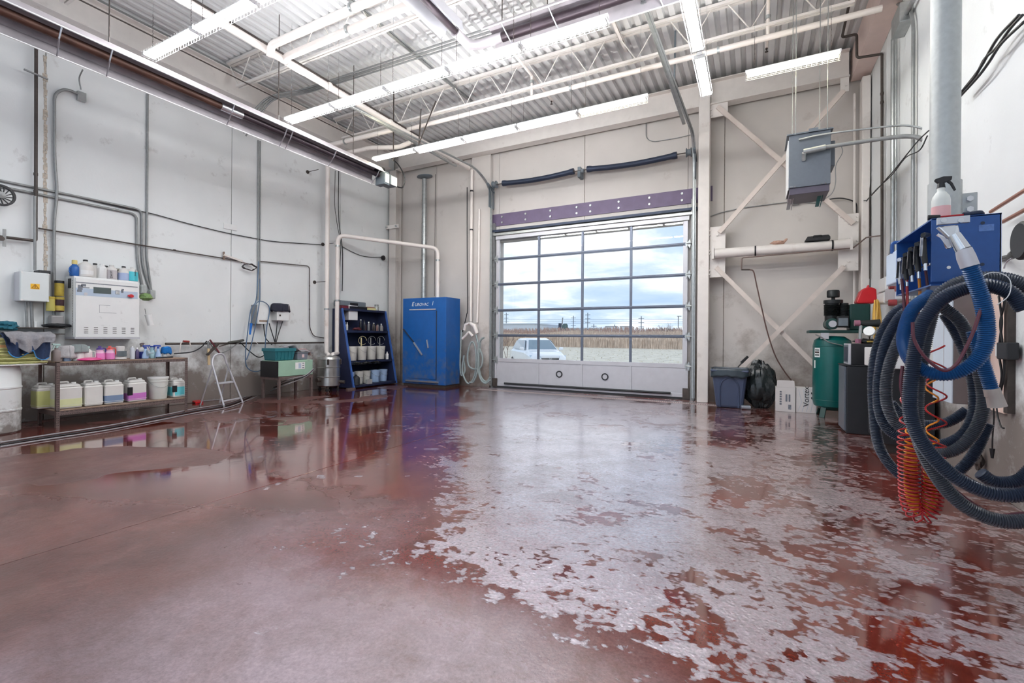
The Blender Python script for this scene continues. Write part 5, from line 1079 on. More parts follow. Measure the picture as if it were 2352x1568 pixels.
bottle('black_bottle', 'black jug at the left of the lowest shelf', 'bottle', (-9.5, 9.16, .085), gallon(.1, .28), M['blackr'])
one(MB().box(-9.5, 9.5, .085, -9.42, 9.68, .21), 'parts_box', 'small grey printed box at the front of the lowest shelf', 'box', capcol('grey_print', (170, 172, 170)), bevel=.004)
bottle('small_bottle', 'small white bottle alone right of the pails', 'bottle', (-9.72, 10.58, .722), cyl_b(.05, .2, .4), M['white'], (.02, .02), M['white'])
t = thing('control_box', 'white control box with red lamp inside the shelf unit', 'control box', (-9.95, 9.42, 1.62))
z_ = PX(812, 735, -9.9)[2]; zz1 = PX(812, 701, -9.9)[2]
MB().box(-10.2, 9.28, z_, -9.93, 9.6, zz1).build('body', M['alud'], t, bevel=.006); MB().box(-9.93, 9.28, z_, -9.915, 9.6, zz1).build('door', M['whitem'], t, bevel=.004)
MB().lathe([(.03, 0), (.03, .03), (0, .045)], (-9.98, 9.5, zz1), 12).build('lamp', mat('red_lamp', (236, 50, 70), .3, emit=1.5), t, smooth=True)
text('Eurovac', .045, (-9.912, 9.44, zz1 - .09), (0, 1, 0), (0, 0, 1), M['dark'], t, shear=.2)
t = thing('switch_box', 'small grey switch box at the left end of the top shelf', 'switch box', (-10.0, 9.12, 1.75))
MB().box(-10.2, 9.05, 1.72, -10.0, 9.22, 1.98).build('body', M['cgrey'], t, bevel=.006); MB().box(-10.0, 9.13, 1.8, -9.99, 9.16, 1.88).build('switch', M['dark'], t)
kinds = ['black spray bottle', 'dark bottle', 'brown jar', 'grey can', 'black can', 'dark jar', 'olive can', 'small jar', 'grey tin', 'clear jar', 'pale jar']
cols = [(34, 34, 38), (40, 42, 52), (90, 64, 58), (120, 120, 124), (30, 32, 36), (54, 48, 50), (100, 96, 84), (128, 100, 96), (140, 140, 144), (150, 148, 146), (186, 180, 176)]
for i in range(11):
    y = 9.72 + i * .085; h = [.3, .27, .2, .24, .26, .2, .22, .19, .2, .2, .17][i]
    bottle('bottle', f'{kinds[i]} standing {"first" if i == 0 else ["", "second", "third", "fourth", "fifth", "sixth", "seventh", "eighth", "ninth", "tenth", "last"][i]} after the control box, upper shelf', 'bottle', (-9.92 + .05 * (i % 2), y, 1.552), cyl_b(.036, h, .5), capcol(f'shelf_{i}', cols[i], .3), (.02, .02), M['black'] if i % 3 else M['white'], group='bottles on the upper shelf')
one(blob((-9.88, 9.55, 1.552), (.07, .14, .045), 8, .6), 'rag', 'dark red rag below the control box in the shelf unit', 'rag', capcol('dark_red', (96, 42, 50), .9), smooth=True)
for i, y in enumerate((9.1, 9.17)): bottle('bottle', ['first', 'second'][i] + ' thin white bottle below the grey switch box', 'bottle', (-9.86, y, 1.552), cyl_b(.024, .2, .4), M['white'], (.012, .02), M['white'])
# top of the shelf
z = H_ + .002
t = thing('printer', 'dark grey flat machine case on top of the shelf unit', 'machine', (-10.05, 9.45, z))
MB().box(-10.22, 9.02, z + .08, -9.95, 9.95, z + .22).build('case', M['grey'], t, bevel=.02); MB().box(-10.2, 9.3, z, -9.9, 9.95, z + .08).build('base', M['black'], t, bevel=.01); MB().box(-9.95, 9.35, z + .1, -9.9, 9.6, z + .17).build('latch', M['black'], t, bevel=.006)
one(MB().box(-10.1, 9.04, z, -9.9, 9.26, z + .08), 'red_case', 'small dark red case at the left end of the shelf top', 'case', capcol('case_red', (112, 34, 50)), bevel=.015)
one(MB().box(-10.1, 9.98, z, -9.9, 10.3, z + .07), 'manual', 'pale yellow book lying on the shelf top', 'book', capcol('cream_paper', (226, 218, 160)), bevel=.004)
one(MB().box(-10.08, 10.0, z + .072, -9.92, 10.26, z + .1), 'manual', 'brown-edged booklet on the pale yellow book', 'book', capcol('brown_cover', (150, 110, 96)), bevel=.003)
bottle('jar', 'clear lidded jar at the right end of the shelf top', 'jar', (-10.0, 10.42, z), [(.06, 0), (.07, .01), (.07, .12), (.055, .14), (.055, .16)], capcol('jar_grey', (164, 166, 162), .2), (.062, .03), M['cgrey'])
# ================================================================ BLUE VACUUM CABINET
ex0, ex1, eyf, eyb, ez = -9.0, -7.49, 10.42, 11.1, 2.49
t = thing('vacuum_cabinet', 'tall blue cabinet lettered in white beside the door', 'cabinet', (-8.25, 10.8, 0))
ex0 = PY(925, 780, eyf)[0]; ex1 = PY(1024, 780, eyf)[0]
MB().box(ex0, eyf, .07, ex1, eyb, ez).build('body', M['blue'], t, bevel=.008)
MB().box(ex0 + .02, eyf + .03, 0, ex1 - .02, eyb - .02, .07).build('plinth', M['dark'], t)
a, b = PY(940, 700, eyf)[0], PY(1002, 700, eyf)[0]
MB().box(a, eyf - .012, .22, b, eyf, 2.1).build('door', M['blue'], t, bevel=.004)
MB().box(b + .0, eyf - .006, .2, b + .03, eyf, 2.12).build('door_gap', M['navy'], t)
MB().box(PY(941, 700, eyf)[0], eyf - .016, 2.15, PY(1001, 700, eyf)[0], eyf, 2.175).build('trim_strip', M['alud'], t)
text('E', .17, (PY(945.5, 698, eyf)[0], eyf - .004, 2.265), (1, 0, 0), (0, 0, 1), M['white'], t, shear=.25)
text('UROVAC', .118, (PY(945.5, 698, eyf)[0] + .115, eyf - .004, 2.265), (1, 0, 0), (0, 0, 1), M['white'], t, shear=.25)
text('I', .17, (PY(990.5, 698, eyf)[0] + .02, eyf - .004, 2.27), (1, 0, 0), (0, 0, 1), M['white'], t, shear=.25)
A, B, Cc = PY(926, 755, eyf - .02), PY(951, 786, eyf - .02), PY(970, 815, eyf - .02)
h = MB().bar(A, B, .03, .03, up=(0, 1, 0)).build('long_handle', M['navy'], t, bevel=.004); MB().bar(B, Cc, .035, .07, up=(0, 1, 0)).build('grip', M['alu'], h, bevel=.004)
MB().bar(PY(981, 780, eyf - .02), PY(984, 799, eyf - .02), .03, .06, up=(0, 1, 0)).build('latch', M['alu'], t, bevel=.004)
MB().box(ex0 + .15, eyf - .05, .13, b + .1, eyf, .17).build('door_sill', M['alu'], t)
# spiral duct
xs_, ys_ = PY(974, 550, 11.25)[0], 11.25
t = thing('spiral_duct', 'galvanised spiral duct rising behind the blue cabinet', 'duct', (xs_, ys_, 2.5))
zt2 = PY(975, 411, ys_)[2]
MB().cyl((xs_, ys_, 2.49), (xs_, ys_, zt2), .075, 20).build('tube', M['galv'], t, smooth=True)
MB().tube([(xs_ + .077 * math.cos(k * .5), ys_ + .077 * math.sin(k * .5), 2.5 + (zt2 - 2.5) * k / 330) for k in range(331)], .0035, 4).build('seam', M['cgrey'], t)
MB().lathe([(.1, 0), (.26, .03), (.26, .05), (0, .06)], (xs_, 11.26, zt2 + .04), 24, 1, .7).build('roof_collar', M['grey'], t, smooth=True)
run('thin_drop_wire', 'thin wire dropping beside the spiral duct', 'wire', [PY(1000, 400, 11.4), PY(998, 680, 11.4)], .007, M['dark'])
# round device and cords on the left wall beyond the risers
p = PX(881, 592, XL + .06); one(MB().lathe([(.05, 0), (.075, .03), (.075, .07), (.03, .09), (0, .09)], (XL, p[1], p[2]), 18, axis='x'), 'alarm_bell', 'small round black device near the corner column', 'alarm', M['black'], smooth=True)
wrun('cable', 'black cord swinging from the pipes to the round device', 'cable', [(786, 566), (800, 574), (825, 586), (850, 591), (876, 590)], .009, M['black'], rad=.2)
wrun('cable', 'left black cord hanging past the end of the tube heater', 'cable', [(770, 392), (768, 470), (775, 520), (784, 560), (778, 640), (776, 668)], .008, M['black'], x=XL + .1, rad=.2)
wrun('cable', 'right black cord hanging past the end of the tube heater', 'cable', [(778, 392), (777, 470), (779, 520), (787, 570), (787, 620), (786, 668)], .012, M['black'], x=XL + .1, rad=.2)
# ================================================================ HOSES AT THE DOOR JAMB
M['ghose'] = mat('grey_green_hose', (152, 164, 164), .4, var=.08)
yh = 11.1
def jp(*q, y=yh): return [PY(a, b, y) for a, b in q]
t = thing('vacuum_hose', 'pale grey-green vacuum hose coiled in long loops at the jamb', 'hose', PY(1095, 880, yh))
for k, (q, dy) in enumerate((([(1060, 758), (1058, 800), (1057, 840), (1060, 862), (1068, 850), (1064, 820)], .0), ([(1066, 815), (1062, 850), (1070, 875), (1080, 880), (1090, 862), (1094, 830), (1092, 800), (1087, 786), (1080, 790), (1074, 815), (1077, 840), (1092, 848), (1105, 842), (1108, 820), (1100, 795), (1093, 768)], .05), ([(1078, 878), (1088, 876), (1097, 850), (1099, 810)], .1), ([(1112, 775), (1104, 782), (1101, 810), (1101, 850), (1108, 870), (1118, 876), (1126, 866)], .05), ([(1108, 776), (1100, 790), (1097, 830), (1103, 868), (1115, 880), (1127, 872)], .08))):
    MB().tube(spline(jp(*q, y=yh - dy), 8), .026, 10).build('hose', M['ghose'], t, smooth=True)
t = thing('vacuum_nozzle', 'cream double vacuum nozzle hanging under the white drop pipe', 'nozzle', PY(1085, 770, yh))
MB().tube(jp((1066, 758), (1069, 745), (1078, 742)), .04, 10).build('arm', M['pipew'], t, smooth=True); MB().tube(jp((1080, 742), (1090, 748), (1096, 766)), [.04, .07, .05], 12).build('head', M['pipew'], t, smooth=True)
MB().tube(jp((1062, 778), (1070, 770), (1077, 762)), .035, 10).build('tee', M['pipew'], t, smooth=True); MB().tube(jp((1077, 762), (1086, 772)), .04, 10).build('tee', M['pipew'], t, smooth=True)
one(MB().tube(spline(jp((1073, 430), (1073, 560), (1074, 700), (1072, 722), (1068, 740), (1062, 762))), .014, 8), 'cable', 'black cable running down left of the drop pipe to the nozzle', 'cable', M['black'], smooth=True)
one(MB().tube(jp((1101, 480), (1099, 640), (1096, 740), y=11.25), .03, 10), 'slim_pipe', 'slim white pipe nearest the door jamb', 'pipe', M['pipew'], smooth=True)
# cables lying across the floor to the left
M['flcab'] = mat('grey_floor_hose', (150, 148, 152), .4, var=.1)
fc = [(0, 1026), (100, 1010), (250, 987), (380, 962), (450, 948), (520, 936), (565, 920), (610, 902)]
for i, (o_, m_) in enumerate(((0, M['flcab']), (-5, M['blackr']), (-10, M['flcab']))):
    pts = [Vector(PZ(a, b + o_, .012)) for a, b in fc]
    e = [PX(655 + i * 3, 884 - i * 6, -9.16), PX(700, 866 - 2 * i, -9.16), PX(720, 850 - 2 * i, -9.2)]
    one(MB().tube(spline(pts + e, 8), .011, 8), 'pressure_hose', ['front pale hose', 'middle dark hose', 'rear pale hose'][i] + ' lying along the left wall up to the green cabinet', 'hose', m_, 'hoses lying along the left side', smooth=True)
# ================================================================ RIGHT BAY FLOOR THINGS
# rubbish bin
p = PZ(1672, 938, 0); bx, by = p[0] + .02, p[1] + .3
zt_ = PY(1670, 846, by - .25)[2]
t = thing('rubbish_bin', 'slate blue plastic rubbish bin with an arched panel', 'bin', (bx, by, 0))
M['sbin'] = mat('slate_blue_plastic', (66, 78, 104), .38, var=.05)
def ring(w, d, z, x=bx, y=by): return [(x - w / 2, y - d / 2, z), (x + w / 2, y - d / 2, z), (x + w / 2, y + d / 2, z), (x - w / 2, y + d / 2, z)]
MB().hexa(ring(.50, .44, 0), ring(.66, .56, zt_ - .06)).build('body', M['sbin'], t, bevel=.05)
MB().hexa(ring(.70, .60, zt_ - .08), ring(.72, .62, zt_ - .02)).build('rim', M['sbin'], t, bevel=.03)
def face(u, z): k = z / (zt_ - .06); return (bx + u, by - (.22 + .06 * k) - .006, z)
MB().tube([face(-.17, .02)] + [face(-.17 + .34 * i / 12, .45 + .17 * math.sin(math.pi * i / 12) ** .6) for i in range(13)] + [face(.17, .02)], .014, 6).build('arch_moulding', M['sbin'], t, smooth=True)
def rim(u, v):
    a = 2 * math.pi * u; q = Vector((math.cos(a), math.sin(a), 0)); k = max(abs(q.x), abs(q.y)) ** .7
    d = (.16 + .06 * mnoise.noise(Vector((q.x * 2, q.y * 2, 3)))) * v
    return (bx + q.x / k * (.365 + .012 * v), by + q.y / k * (.315 + .012 * v), zt_ + .0 - d + .01 * math.sin(a * 14) * v)
MB().grid(rim, 60, 4).build('bin_liner', mat('dark_liner', (50, 62, 70), .25, var=.2), t, smooth=True, thick=.004)
MB().box(bx - .33, by - .28, zt_ - .12, bx + .33, by + .28, zt_ - .1).build('rubbish', M['bag'], t)
def bagfn(c, s, seed):
    def fn(u, v):
        a, b = 2 * math.pi * u, math.pi * (v - .5); d = Vector((math.cos(a) * math.cos(b), math.sin(a) * math.cos(b), math.sin(b)))
        k = 1 + .16 * mnoise.noise(d * 1.8 + Vector((seed, 0, 0))) + .10 * mnoise.noise(Vector((d.x * 5, d.y * 5, d.z * 2 + seed))) + .035 * math.sin(a * 17 + d.z * 6 + 3 * mnoise.noise(d * 3))
        z = d.z * (1.0 if d.z > 0 else .9); r = (1 - .18 * max(d.z, 0)) * k
        return (c[0] + d.x * r * s[0], c[1] + d.y * r * s[1], max(c[2], c[2] + s[2] * (.86 + z * k * .95)))
    return MB().grid(fn, 60, 36)
p = PZ(1745, 941, 0); zb_ = PY(1745, 828, p[1] + .25)[2]
b = bagfn((p[0] + .0, p[1] + .33, 0), (.31, .28, zb_ / 1.85), 4.2)
o = one(b, 'rubbish_bag', 'full black rubbish bag between the bin and the cartons', 'bag', mat('grey_black_bag', (40, 46, 48), .2, var=.2, bump=.6, bs=22), smooth=True)
a = PY(1694, 842, 11.0); c_ = PY(1718, 818, 11.1)
one(MB().cyl(PY(1690, 848, 11.0), PY(1707, 830, 11.05), .012, 8).bar(PY(1703, 833, 11.05), PY(1718, 819, 11.1), .05, .05), 'broom_handle', 'black and silver tool handle sticking up behind the bin', 'handle', M['blackr'])
p = PZ(1714, 941, 0); one(MB().cyl((p[0] - .09, p[1] + .04, .04), (p[0] + .07, p[1] + .08, .04), .04, 16), 'empty_jar', 'small empty clear jar lying on the floor before the bag', 'jar', capcol('clear_grey', (150, 156, 166), .15), smooth=True)
# cartons
p0 = PZ(1781, 944, 0); yb0 = p0[1] + .02
x0, x1, x2 = PY(1781, 930, yb0)[0], PY(1827, 930, yb0)[0], PY(1876, 930, yb0)[0]; z1_ = PY(1800, 889, yb0)[2]; z2_ = PY(1800, 873, yb0)[2]
M['carton'] = mat('white_carton', (224, 220, 218), .7, var=.04)
t = thing('carton', 'white carton with its flap standing up', 'carton', ((x0 + x1) / 2, yb0 + .15, 0))
c = MB().box(x0, yb0, 0, x1, yb0 + .3, z1_).build('body', M['carton'], t, bevel=.004)
MB().prism([(x0 + .02, z1_), (x1 - .01, z1_), (x1 - .02, z2_ - .01), (x1 - .05, z2_), (x0 + .05, z2_), (x0 + .025, z2_ - .01)], 'y', yb0 - .004, yb0 + .002).build('flap', M['carton'], t)
def mark(x, z, w, h, par, m=M['dkprint'], y=yb0): MB().box(x, y - .0035, z, x + w, y - .001, z + h).build('print', m, par)
for k in range(6): mark(x0 + .07 + (k > 1) * 0, z1_ * (.78 - k * .1), .035, .03, c)
mark(x0 + .17, z1_ * .42, .03, .14, c); mark(x0 + .22, z1_ * .42, .03, .14, c); mark(x1 - .12, .05, .05, .09, c); mark(x0 + .05, z1_ + .04, .1, .05, t); mark(x1 - .14, z1_ + .02, .08, .03, t); mark(x1 - .16, z1_ + .08, .1, .015, t)
t = thing('carton', 'white carton with sideways lettering against the green tank', 'carton', ((x1 + x2) / 2, yb0 + .18, 0))
z3 = PY(1850, 891, yb0)[2]
c = MB().box(x1 + .012, yb0 + .02, 0, x2, yb0 + .3, z3).build('body', M['carton'], t, bevel=.004)
text('Vortex', .135, (x1 + .22, yb0 + .017, .12), (0, 0, 1), (-1, 0, 0), M['black'], t); text('9.5', .125, (x1 + .34, yb0 + .017, .26), (0, 0, 1), (-1, 0, 0), M['black'], t)
for k in range(5): MB().tube([(x1 + .04 + k * .07, yb0 + .018, .02), (x1 + .10 + k * .06, yb0 + .018, .2), (x1 + .05 + k * .08, yb0 + .018, z3 - .03)], .002, 4).build('printed_line', M['lblue'], c)
# ---- compressor
tc_ = PY(1908, 950, 10.2); cx, cyy = tc_[0] + .02, 10.25; rt = .30
t = thing('air_compressor', 'green upright air compressor with black pump on its tank', 'compressor', (cx, cyy, 0))
M['cgreen'] = mat('compressor_green', (10, 92, 88), .3, var=.06); M['dgreen'] = mat('dark_green_enamel', (18, 62, 58), .4, var=.1); M['cblack'] = mat('cast_iron_black', (30, 34, 36), .45, .2, var=.2)
ztop = PY(1908, 772, cyy - .3)[2]
MB().lathe([(0, .12), (rt * .6, .13), (rt * .93, .2), (rt, .3), (rt, ztop - .17), (rt * .93, ztop - .07), (rt * .6, ztop), (0, ztop + .01)], (cx, cyy, 0), 44).build('tank', M['cgreen'], t, smooth=True)
for z in (.31, ztop - .18): MB().lathe([(rt + .001, z - .006), (rt + .005, z), (rt + .001, z + .006)], (cx, cyy, 0), 44).build('weld_seam', M['cgreen'], t)
for a in (-2.2, -.9, .9, 2.2): MB().bar((cx + rt * .75 * math.cos(a), cyy + rt * .75 * math.sin(a), .22), (cx + rt * 1.0 * math.cos(a), cyy + rt * 1.0 * math.sin(a), .0), .09, .02).build('foot', M['dgreen'], t)
lb = MB().grid(lambda u, v: (cx + (rt + .003) * math.cos(-2.75 + .42 * u), cyy + (rt + .003) * math.sin(-2.75 + .42 * u), ztop - .38 + .17 * v), 6, 1).build('label_sheet', M['white'], t)
for k in range(3): MB().grid(lambda u, v, k=k: (cx + (rt + .0045) * math.cos(-2.70 + .32 * u), cyy + (rt + .0045) * math.sin(-2.70 + .32 * u), ztop - .35 + .045 * k + (.02 if k != 1 else .03) * v), 5, 1).build('print', M['dark'] if k == 1 else M['dgreen'], lb)
MB().grid(lambda u, v: (cx + (rt + .003) * math.cos(-2.78 + .12 * u), cyy + (rt + .003) * math.sin(-2.78 + .12 * u), ztop - .58 + .14 * v), 3, 1).build('label_sheet', M['white'], t)
zp = ztop + .06
MB().box(cx - .38, cyy - .24, zp, cx + .46, cyy + .24, zp + .05).build('top_plate', M['dgreen'], t, bevel=.01)
MB().box(cx - .2, cyy - .26, ztop - .05, cx - .08, cyy - .2, zp).build('bracket', M['alud'], t)
xm = PY(1914, 740, cyy - .2)[0]
MB().cyl((xm - .02, cyy - .26, zp + .16), (xm - .02, cyy + .15, zp + .16), .10, 20).build('motor', M['dgreen'], t, smooth=True)
MB().cyl((xm - .02, cyy - .3, zp + .16), (xm - .02, cyy - .26, zp + .16), .06, 14).build('motor_cap', M['alud'], t, smooth=True)
MB().box(xm + .04, cyy - .32, zp + .1, xm + .22, cyy - .05, zp + .3).build('pressure_switch', M['cblack'], t, bevel=.02); MB().box(xm + .06, cyy - .328, zp + .12, xm + .2, cyy - .32, zp + .26).build('switch_plate', M['grey'], t, bevel=.01)
q = MB()
for k in range(9): q.lathe([(.115, zp + .32 + k * .022), (.13, zp + .33 + k * .022), (.115, zp + .338 + k * .022)], (xm + .0, cyy, 0), 20)
q.cyl((xm, cyy, zp + .2), (xm, cyy, zp + .54), .11, 20); q.build('pump_cylinder', M['cblack'], t, smooth=True)
q = MB()
for k in range(10): q.lathe([(.07, zp + .3 + k * .022), (.08, zp + .31 + k * .022), (.07, zp + .318 + k * .022)], (xm + .18, cyy - .02, 0), 16)
q.cyl((xm + .18, cyy - .02, zp + .2), (xm + .18, cyy - .02, zp + .54), .068, 16); q.build('pump_cylinder', M['cblack'], t, smooth=True)
MB().cyl((xm + .02, cyy, zp + .54), (xm + .02, cyy, zp + .60), .15, 20).build('head_cover', M['cblack'], t, smooth=True)
MB().cyl((xm + .02, cyy, zp + .60), (xm + .02, cyy, zp + .66), .03, 10).build('intake_stem', M['cblack'], t); MB().lathe([(.09, zp + .65), (.1, zp + .66), (.1, zp + .76), (.09, zp + .78), (0, zp + .79)], (xm + .02, cyy, 0), 20).build('air_filter', M['cblack'], t, smooth=True)
xg0, xg1 = PY(1971, 730, cyy - .1)[0], PY(1999, 730, cyy - .1)[0]; zg = PY(1985, 697, cyy - .1)[2]
MB().box(xg0 - .12, cyy - .1, zp + .05, xg1, cyy + .25, zg).build('belt_guard', M['dgreen'], t, bevel=.02)
MB().box(xm + .2, cyy - .05, zp + .1, xg0, cyy + .2, zp + .42).build('pump_body', M['cblack'], t, bevel=.02)
run('tank_line', 'curved black line along the top of the green tank', 'cable', spline([PY(1873, 768, cyy - .34), PY(1888, 775, cyy - .34), PY(1905, 786, cyy - .35), PY(1935, 793, cyy - .3)]), .01, M['cgrey'], rad=.01)
# red fuel can on the guard
M['redp'] = mat('red_plastic', (216, 34, 44), .35, var=.05)
g0, g1 = PY(1965, 690, cyy)[0], PY(2012, 690, cyy)[0]
t = thing('fuel_can', 'bright red plastic fuel can on top of the compressor guard', 'fuel can', ((g0 + g1) / 2, cyy + .08, zg + .005))
zc_ = PY(1990, 658, cyy)[2]
MB().prism([(g0 + .0, zg + .03), (g0 + .03, zg + .005), (g1 - .02, zg + .005), (g1 + .01, zg + .05), (g1 - .0, zc_ - .05), (g1 - .08, zc_ - .01), (g0 + .12, zc_ - .03), (g0 + .07, zc_ - .08)], 'y', cyy - .04, cyy + .2).build('body', M['redp'], t, bevel=.035)
MB().tube(bend([(g0 + .17, cyy + .08, zc_ - .03), (g0 + .2, cyy + .08, zc_ + .03), (g1 - .1, cyy + .08, zc_ + .01), (g1 - .08, cyy + .08, zc_ - .03)], .02), .014, 8).build('handle', M['redp'], t, smooth=True)
# ---- black cabinet, microwave-like machine
yc0 = 8.5; cx0 = PY(1944, 995, yc0)[0]; cx1 = cx0 + .62; zc0 = PY(1944, 838, yc0)[2]
t = thing('black_cabinet', 'black waist-high cabinet beside the hoses', 'cabinet', ((cx0 + cx1) / 2, yc0 + .3, 0))
MB().box(cx0, yc0, .0, cx1, yc0 + .55, zc0 - .012).build('body', mat('black_scratched_panel', (40, 42, 46), .5, var=.1, dirt=.04, dcol=(96, 98, 102), ds=4), t, bevel=.01)
MB().box(cx0 - .03, yc0 + .01, .04, cx0, yc0 + .54, zc0 - .02).build('door', capcol('grey_edge', (96, 104, 114)), t, bevel=.006); MB().box(cx0 - .04, yc0 - .01, zc0 - .012, cx1 + .01, yc0 + .56, zc0 + .003).build('top', M['blackr'], t, bevel=.004)
my0 = yc0 + .05; mz1 = PY(1955, 789, my0)[2]
mx0 = PY(1942, 800, my0)[0] + .04
t = thing('tester_machine', 'black boxy machine with silver striped front on the black cabinet', 'machine', (mx0 + .2, my0 + .25, zc0 + .01))
MB().box(mx0 + .03, my0, zc0 + .005, cx1 - .02, my0 + .45, mz1).build('case', M['black'], t, bevel=.008)
fr = MB().box(mx0 - .0, my0 - .0, zc0 + .005, mx0 + .03, my0 + .45, mz1).build('front_frame', M['alud'], t, bevel=.004)
MB().box(mx0 - .006, my0 + .08, zc0 + .05, mx0 - .001, my0 + .38, mz1 - .05).build('window', M['navy'], fr); MB().box(mx0 - .003, my0 + .03, zc0 + .03, mx0, my0 + .42, mz1 - .02).build('dark_border', M['grey'], fr)
# drill, gauge on top
p = PY(1975, 787, my0 + .15)
t = thing('polisher', 'pinkish-handled power tool standing on the black machine', 'power tool', (p[0], my0 + .2, mz1 + .004))
MB().cyl((p[0] - .02, my0 + .15, mz1 + .005), (p[0] - .02, my0 + .15, mz1 + .07), .04, 14).build('battery', capcol('dusty_pink', (150, 96, 116)), t, smooth=True); MB().cyl((p[0] - .0, my0 + .15, mz1 + .06), (p[0] + .01, my0 + .15, mz1 + .3), .022, 10).build('grip', M['galv'], t, smooth=True)
MB().cyl((p[0] - .07, my0 + .15, mz1 + .31), (p[0] - .0, my0 + .15, mz1 + .31), .045, 14).build('end_cap', capcol('dusty_pink', (150, 96, 116)), t, smooth=True); MB().cyl((p[0] + .0, my0 + .15, mz1 + .31), (p[0] + .24, my0 + .15, mz1 + .31), .035, 14, .06).build('motor_case', M['cblack'], t, smooth=True)
p = PY(1998, 762, my0 + .1)
t = thing('pressure_gauge', 'white-faced gauge lying tilted behind the power tool', 'gauge', (p[0], my0 + .1, mz1 + .004))
MB().cyl((p[0], my0 + .1, p[2]), (p[0] - .02, my0 + .05, p[2] + .015), .07, 20).build('dial', M['white'], t, smooth=True); MB().tube(spline([(p[0] + .06, my0 + .1, p[2] - .02), (p[0] + .1, my0 + .12, mz1 + .05), (p[0] - .03, my0 + .14, mz1 + .03)]), .014, 8).build('brass_pipe', capcol('brass', (180, 150, 70), .3), t, smooth=True)
one(blob((p[0] - .0, my0 + .22, mz1 + .002), (.16, .08, .035), 12, .6), 'tangled_cord', 'dark tangle of cord on the black machine', 'cord', M['cblack'], smooth=True)
# ---- wall mounted filter units and cord near the corner of the right wall
def rbox(px0, px1, py0, py1, X):
    a = PX(px0, py0, X); b = PX(px1, py0, X); return b[1], a[1], PX(px0, py1, X)[2], a[2]
t = thing('filter_unit', 'white and clear air filter units with red knobs on the right wall', 'filter', PX(2035, 700, XR - .1))
for k, (a, b, c0, d0, m_) in enumerate(((2014, 2030, 676, 700, M['white']), (2018, 2034, 642, 672, M['white']), (2032, 2056, 664, 694, M['alud']), (2044, 2056, 628, 662, capcol('clear_cup', (206, 214, 216), .15)))):
    y_a, y_b, za_, zb_ = rbox(a, b, c0, d0, XR - .18); MB().box(XR - .18, y_a, za_, XR - .0, y_b, zb_).build('housing', m_, t, bevel=.012)
for (a, b) in ((2042, 657), (2056, 662), (2041, 695)): q = Vector(PX(a, b, XR - .26)); MB().cyl(q, q + Vector((.09, 0, 0)), .045, 14).build('red_knob', capcol('wine_red', (140, 46, 50)), t, smooth=True)
p = Vector(PX(2018, 690, XR - .22))
t = thing('extension_cord', 'hank of yellow extension cord hung beside the red can', 'cord', tuple(p - Vector((0, 0, .5))))
for k in range(7):
    w_ = .09 + .035 * math.sin(k * 2.1); hh = .27 + .04 * math.cos(k * 1.7)
    MB().tube([(p.x - .06 + .02 * k * .6 + .02 * math.sin(a + k), p.y + w_ * 1.5 * math.sin(a) + .02 * k - .05, p.z - hh + hh * math.cos(a) + .01 * math.sin(3 * a + k)) for a in np.linspace(0, 2 * math.pi, 28)[:-1]], .011, 6, closed=True).build('cord_loop', capcol('cord_yellow', (226, 180, 84), .5), t, smooth=True)
# ---- pipes of the right wall
def rr(name, label, cat, q, r, m, x=XR - .05, rad=.08, **k): return run(name, label, cat, [PX(a, b, x) for a, b in q], r, m, rad=rad, **k)
rr('drain_pipe', 'dark brown crooked pipe stepping down the right wall', 'pipe', [(2026, 124), (2026, 655)], .022, M['dark'], clips=[(PX(2026, 215, XR - .05), (0, 0, 1)), (PX(2026, 235, XR - .05), (0, 0, 1))])
e0 = Vector(PX(2026, 124, XR - .05)); yq = e0.y
run('drain_pipe', 'dark brown pipe zigzagging under the roof edge beam', 'pipe', [e0, PY(1968, 133, yq), PY(1968, 78, yq), PY(1934, 86, yq), PY(1934, 86, yq) + np.array((.0, -1.2, 0.25))], .022, M['dark'], rad=.05)
one(MB().cyl(PX(1997, 190, XR - .03), PX(1998, 640, XR - .03), .012, 6), 'thin_pipe', 'thin brown upright line in the far right corner', 'pipe', M['dark'])
for px, r, l in ((2052, .035, 'thick grey conduit below the square duct box'), (2058, .014, 'thin conduit running beside the thick grey one')):
    rr('conduit', l, 'conduit', [(px, 90), (px, 632 if px == 2052 else 640)] if px != 2052 else [(px, 90), (px - 1, 560), (px - 8, 600), (px - 14, 650)], r, M['galv'], rad=.2)
rr('conduit', 'grey conduit arching over from the roof and down the right wall', 'conduit', [(2038, -2), (2092, 22), (2098, 55), (2096, 690)], .022, M['cgrey'], rad=.2)
rr('conduit', 'short grey conduit slanting up from the square duct box', 'conduit', [(2062, 70), (2098, 0)], .03, M['cgrey'], x=XR - .08)
y_a, y_b, za_, zb_ = rbox(2047, 2066, 50, 92, XR - .16)
one(MB().box(XR - .16, y_a, za_, XR, y_b, zb_), 'duct_box', 'square grey metal box at the head of the thick conduit', 'duct box', M['galv'], bevel=.01)
for i, q in enumerate(([(2133, 300), (2110, 322), (2085, 352), (2050, 395), (2010, 440), (1992, 458)], [(2130, 312), (2112, 345), (2080, 362), (2048, 402), (2012, 436), (1990, 462)], [(1992, 460), (1975, 462), (1962, 470), (1962, 500)])):
    one(MB().tube(spline([PX(a, b, XR - .12) for a, b in q]), .008, 6), 'cable', ['upper black cable sweeping down from the post to the corner', 'lower black cable sweeping down from the post to the corner', 'black cable end curling above the corner gusset'][i], 'cable', M['blackr'], smooth=True)
ybx = 11.2
t = thing('junction_box', 'small grey junction box under the unit heater on the far wall', 'junction box', PY(1825, 470, ybx))
a, b = PY(1817, 456, 11.4), PY(1835, 469, 11.4); MB().box(a[0], 11.35, b[2], b[0], YB, a[2]).build('body', M['galv'], t, bevel=.006)
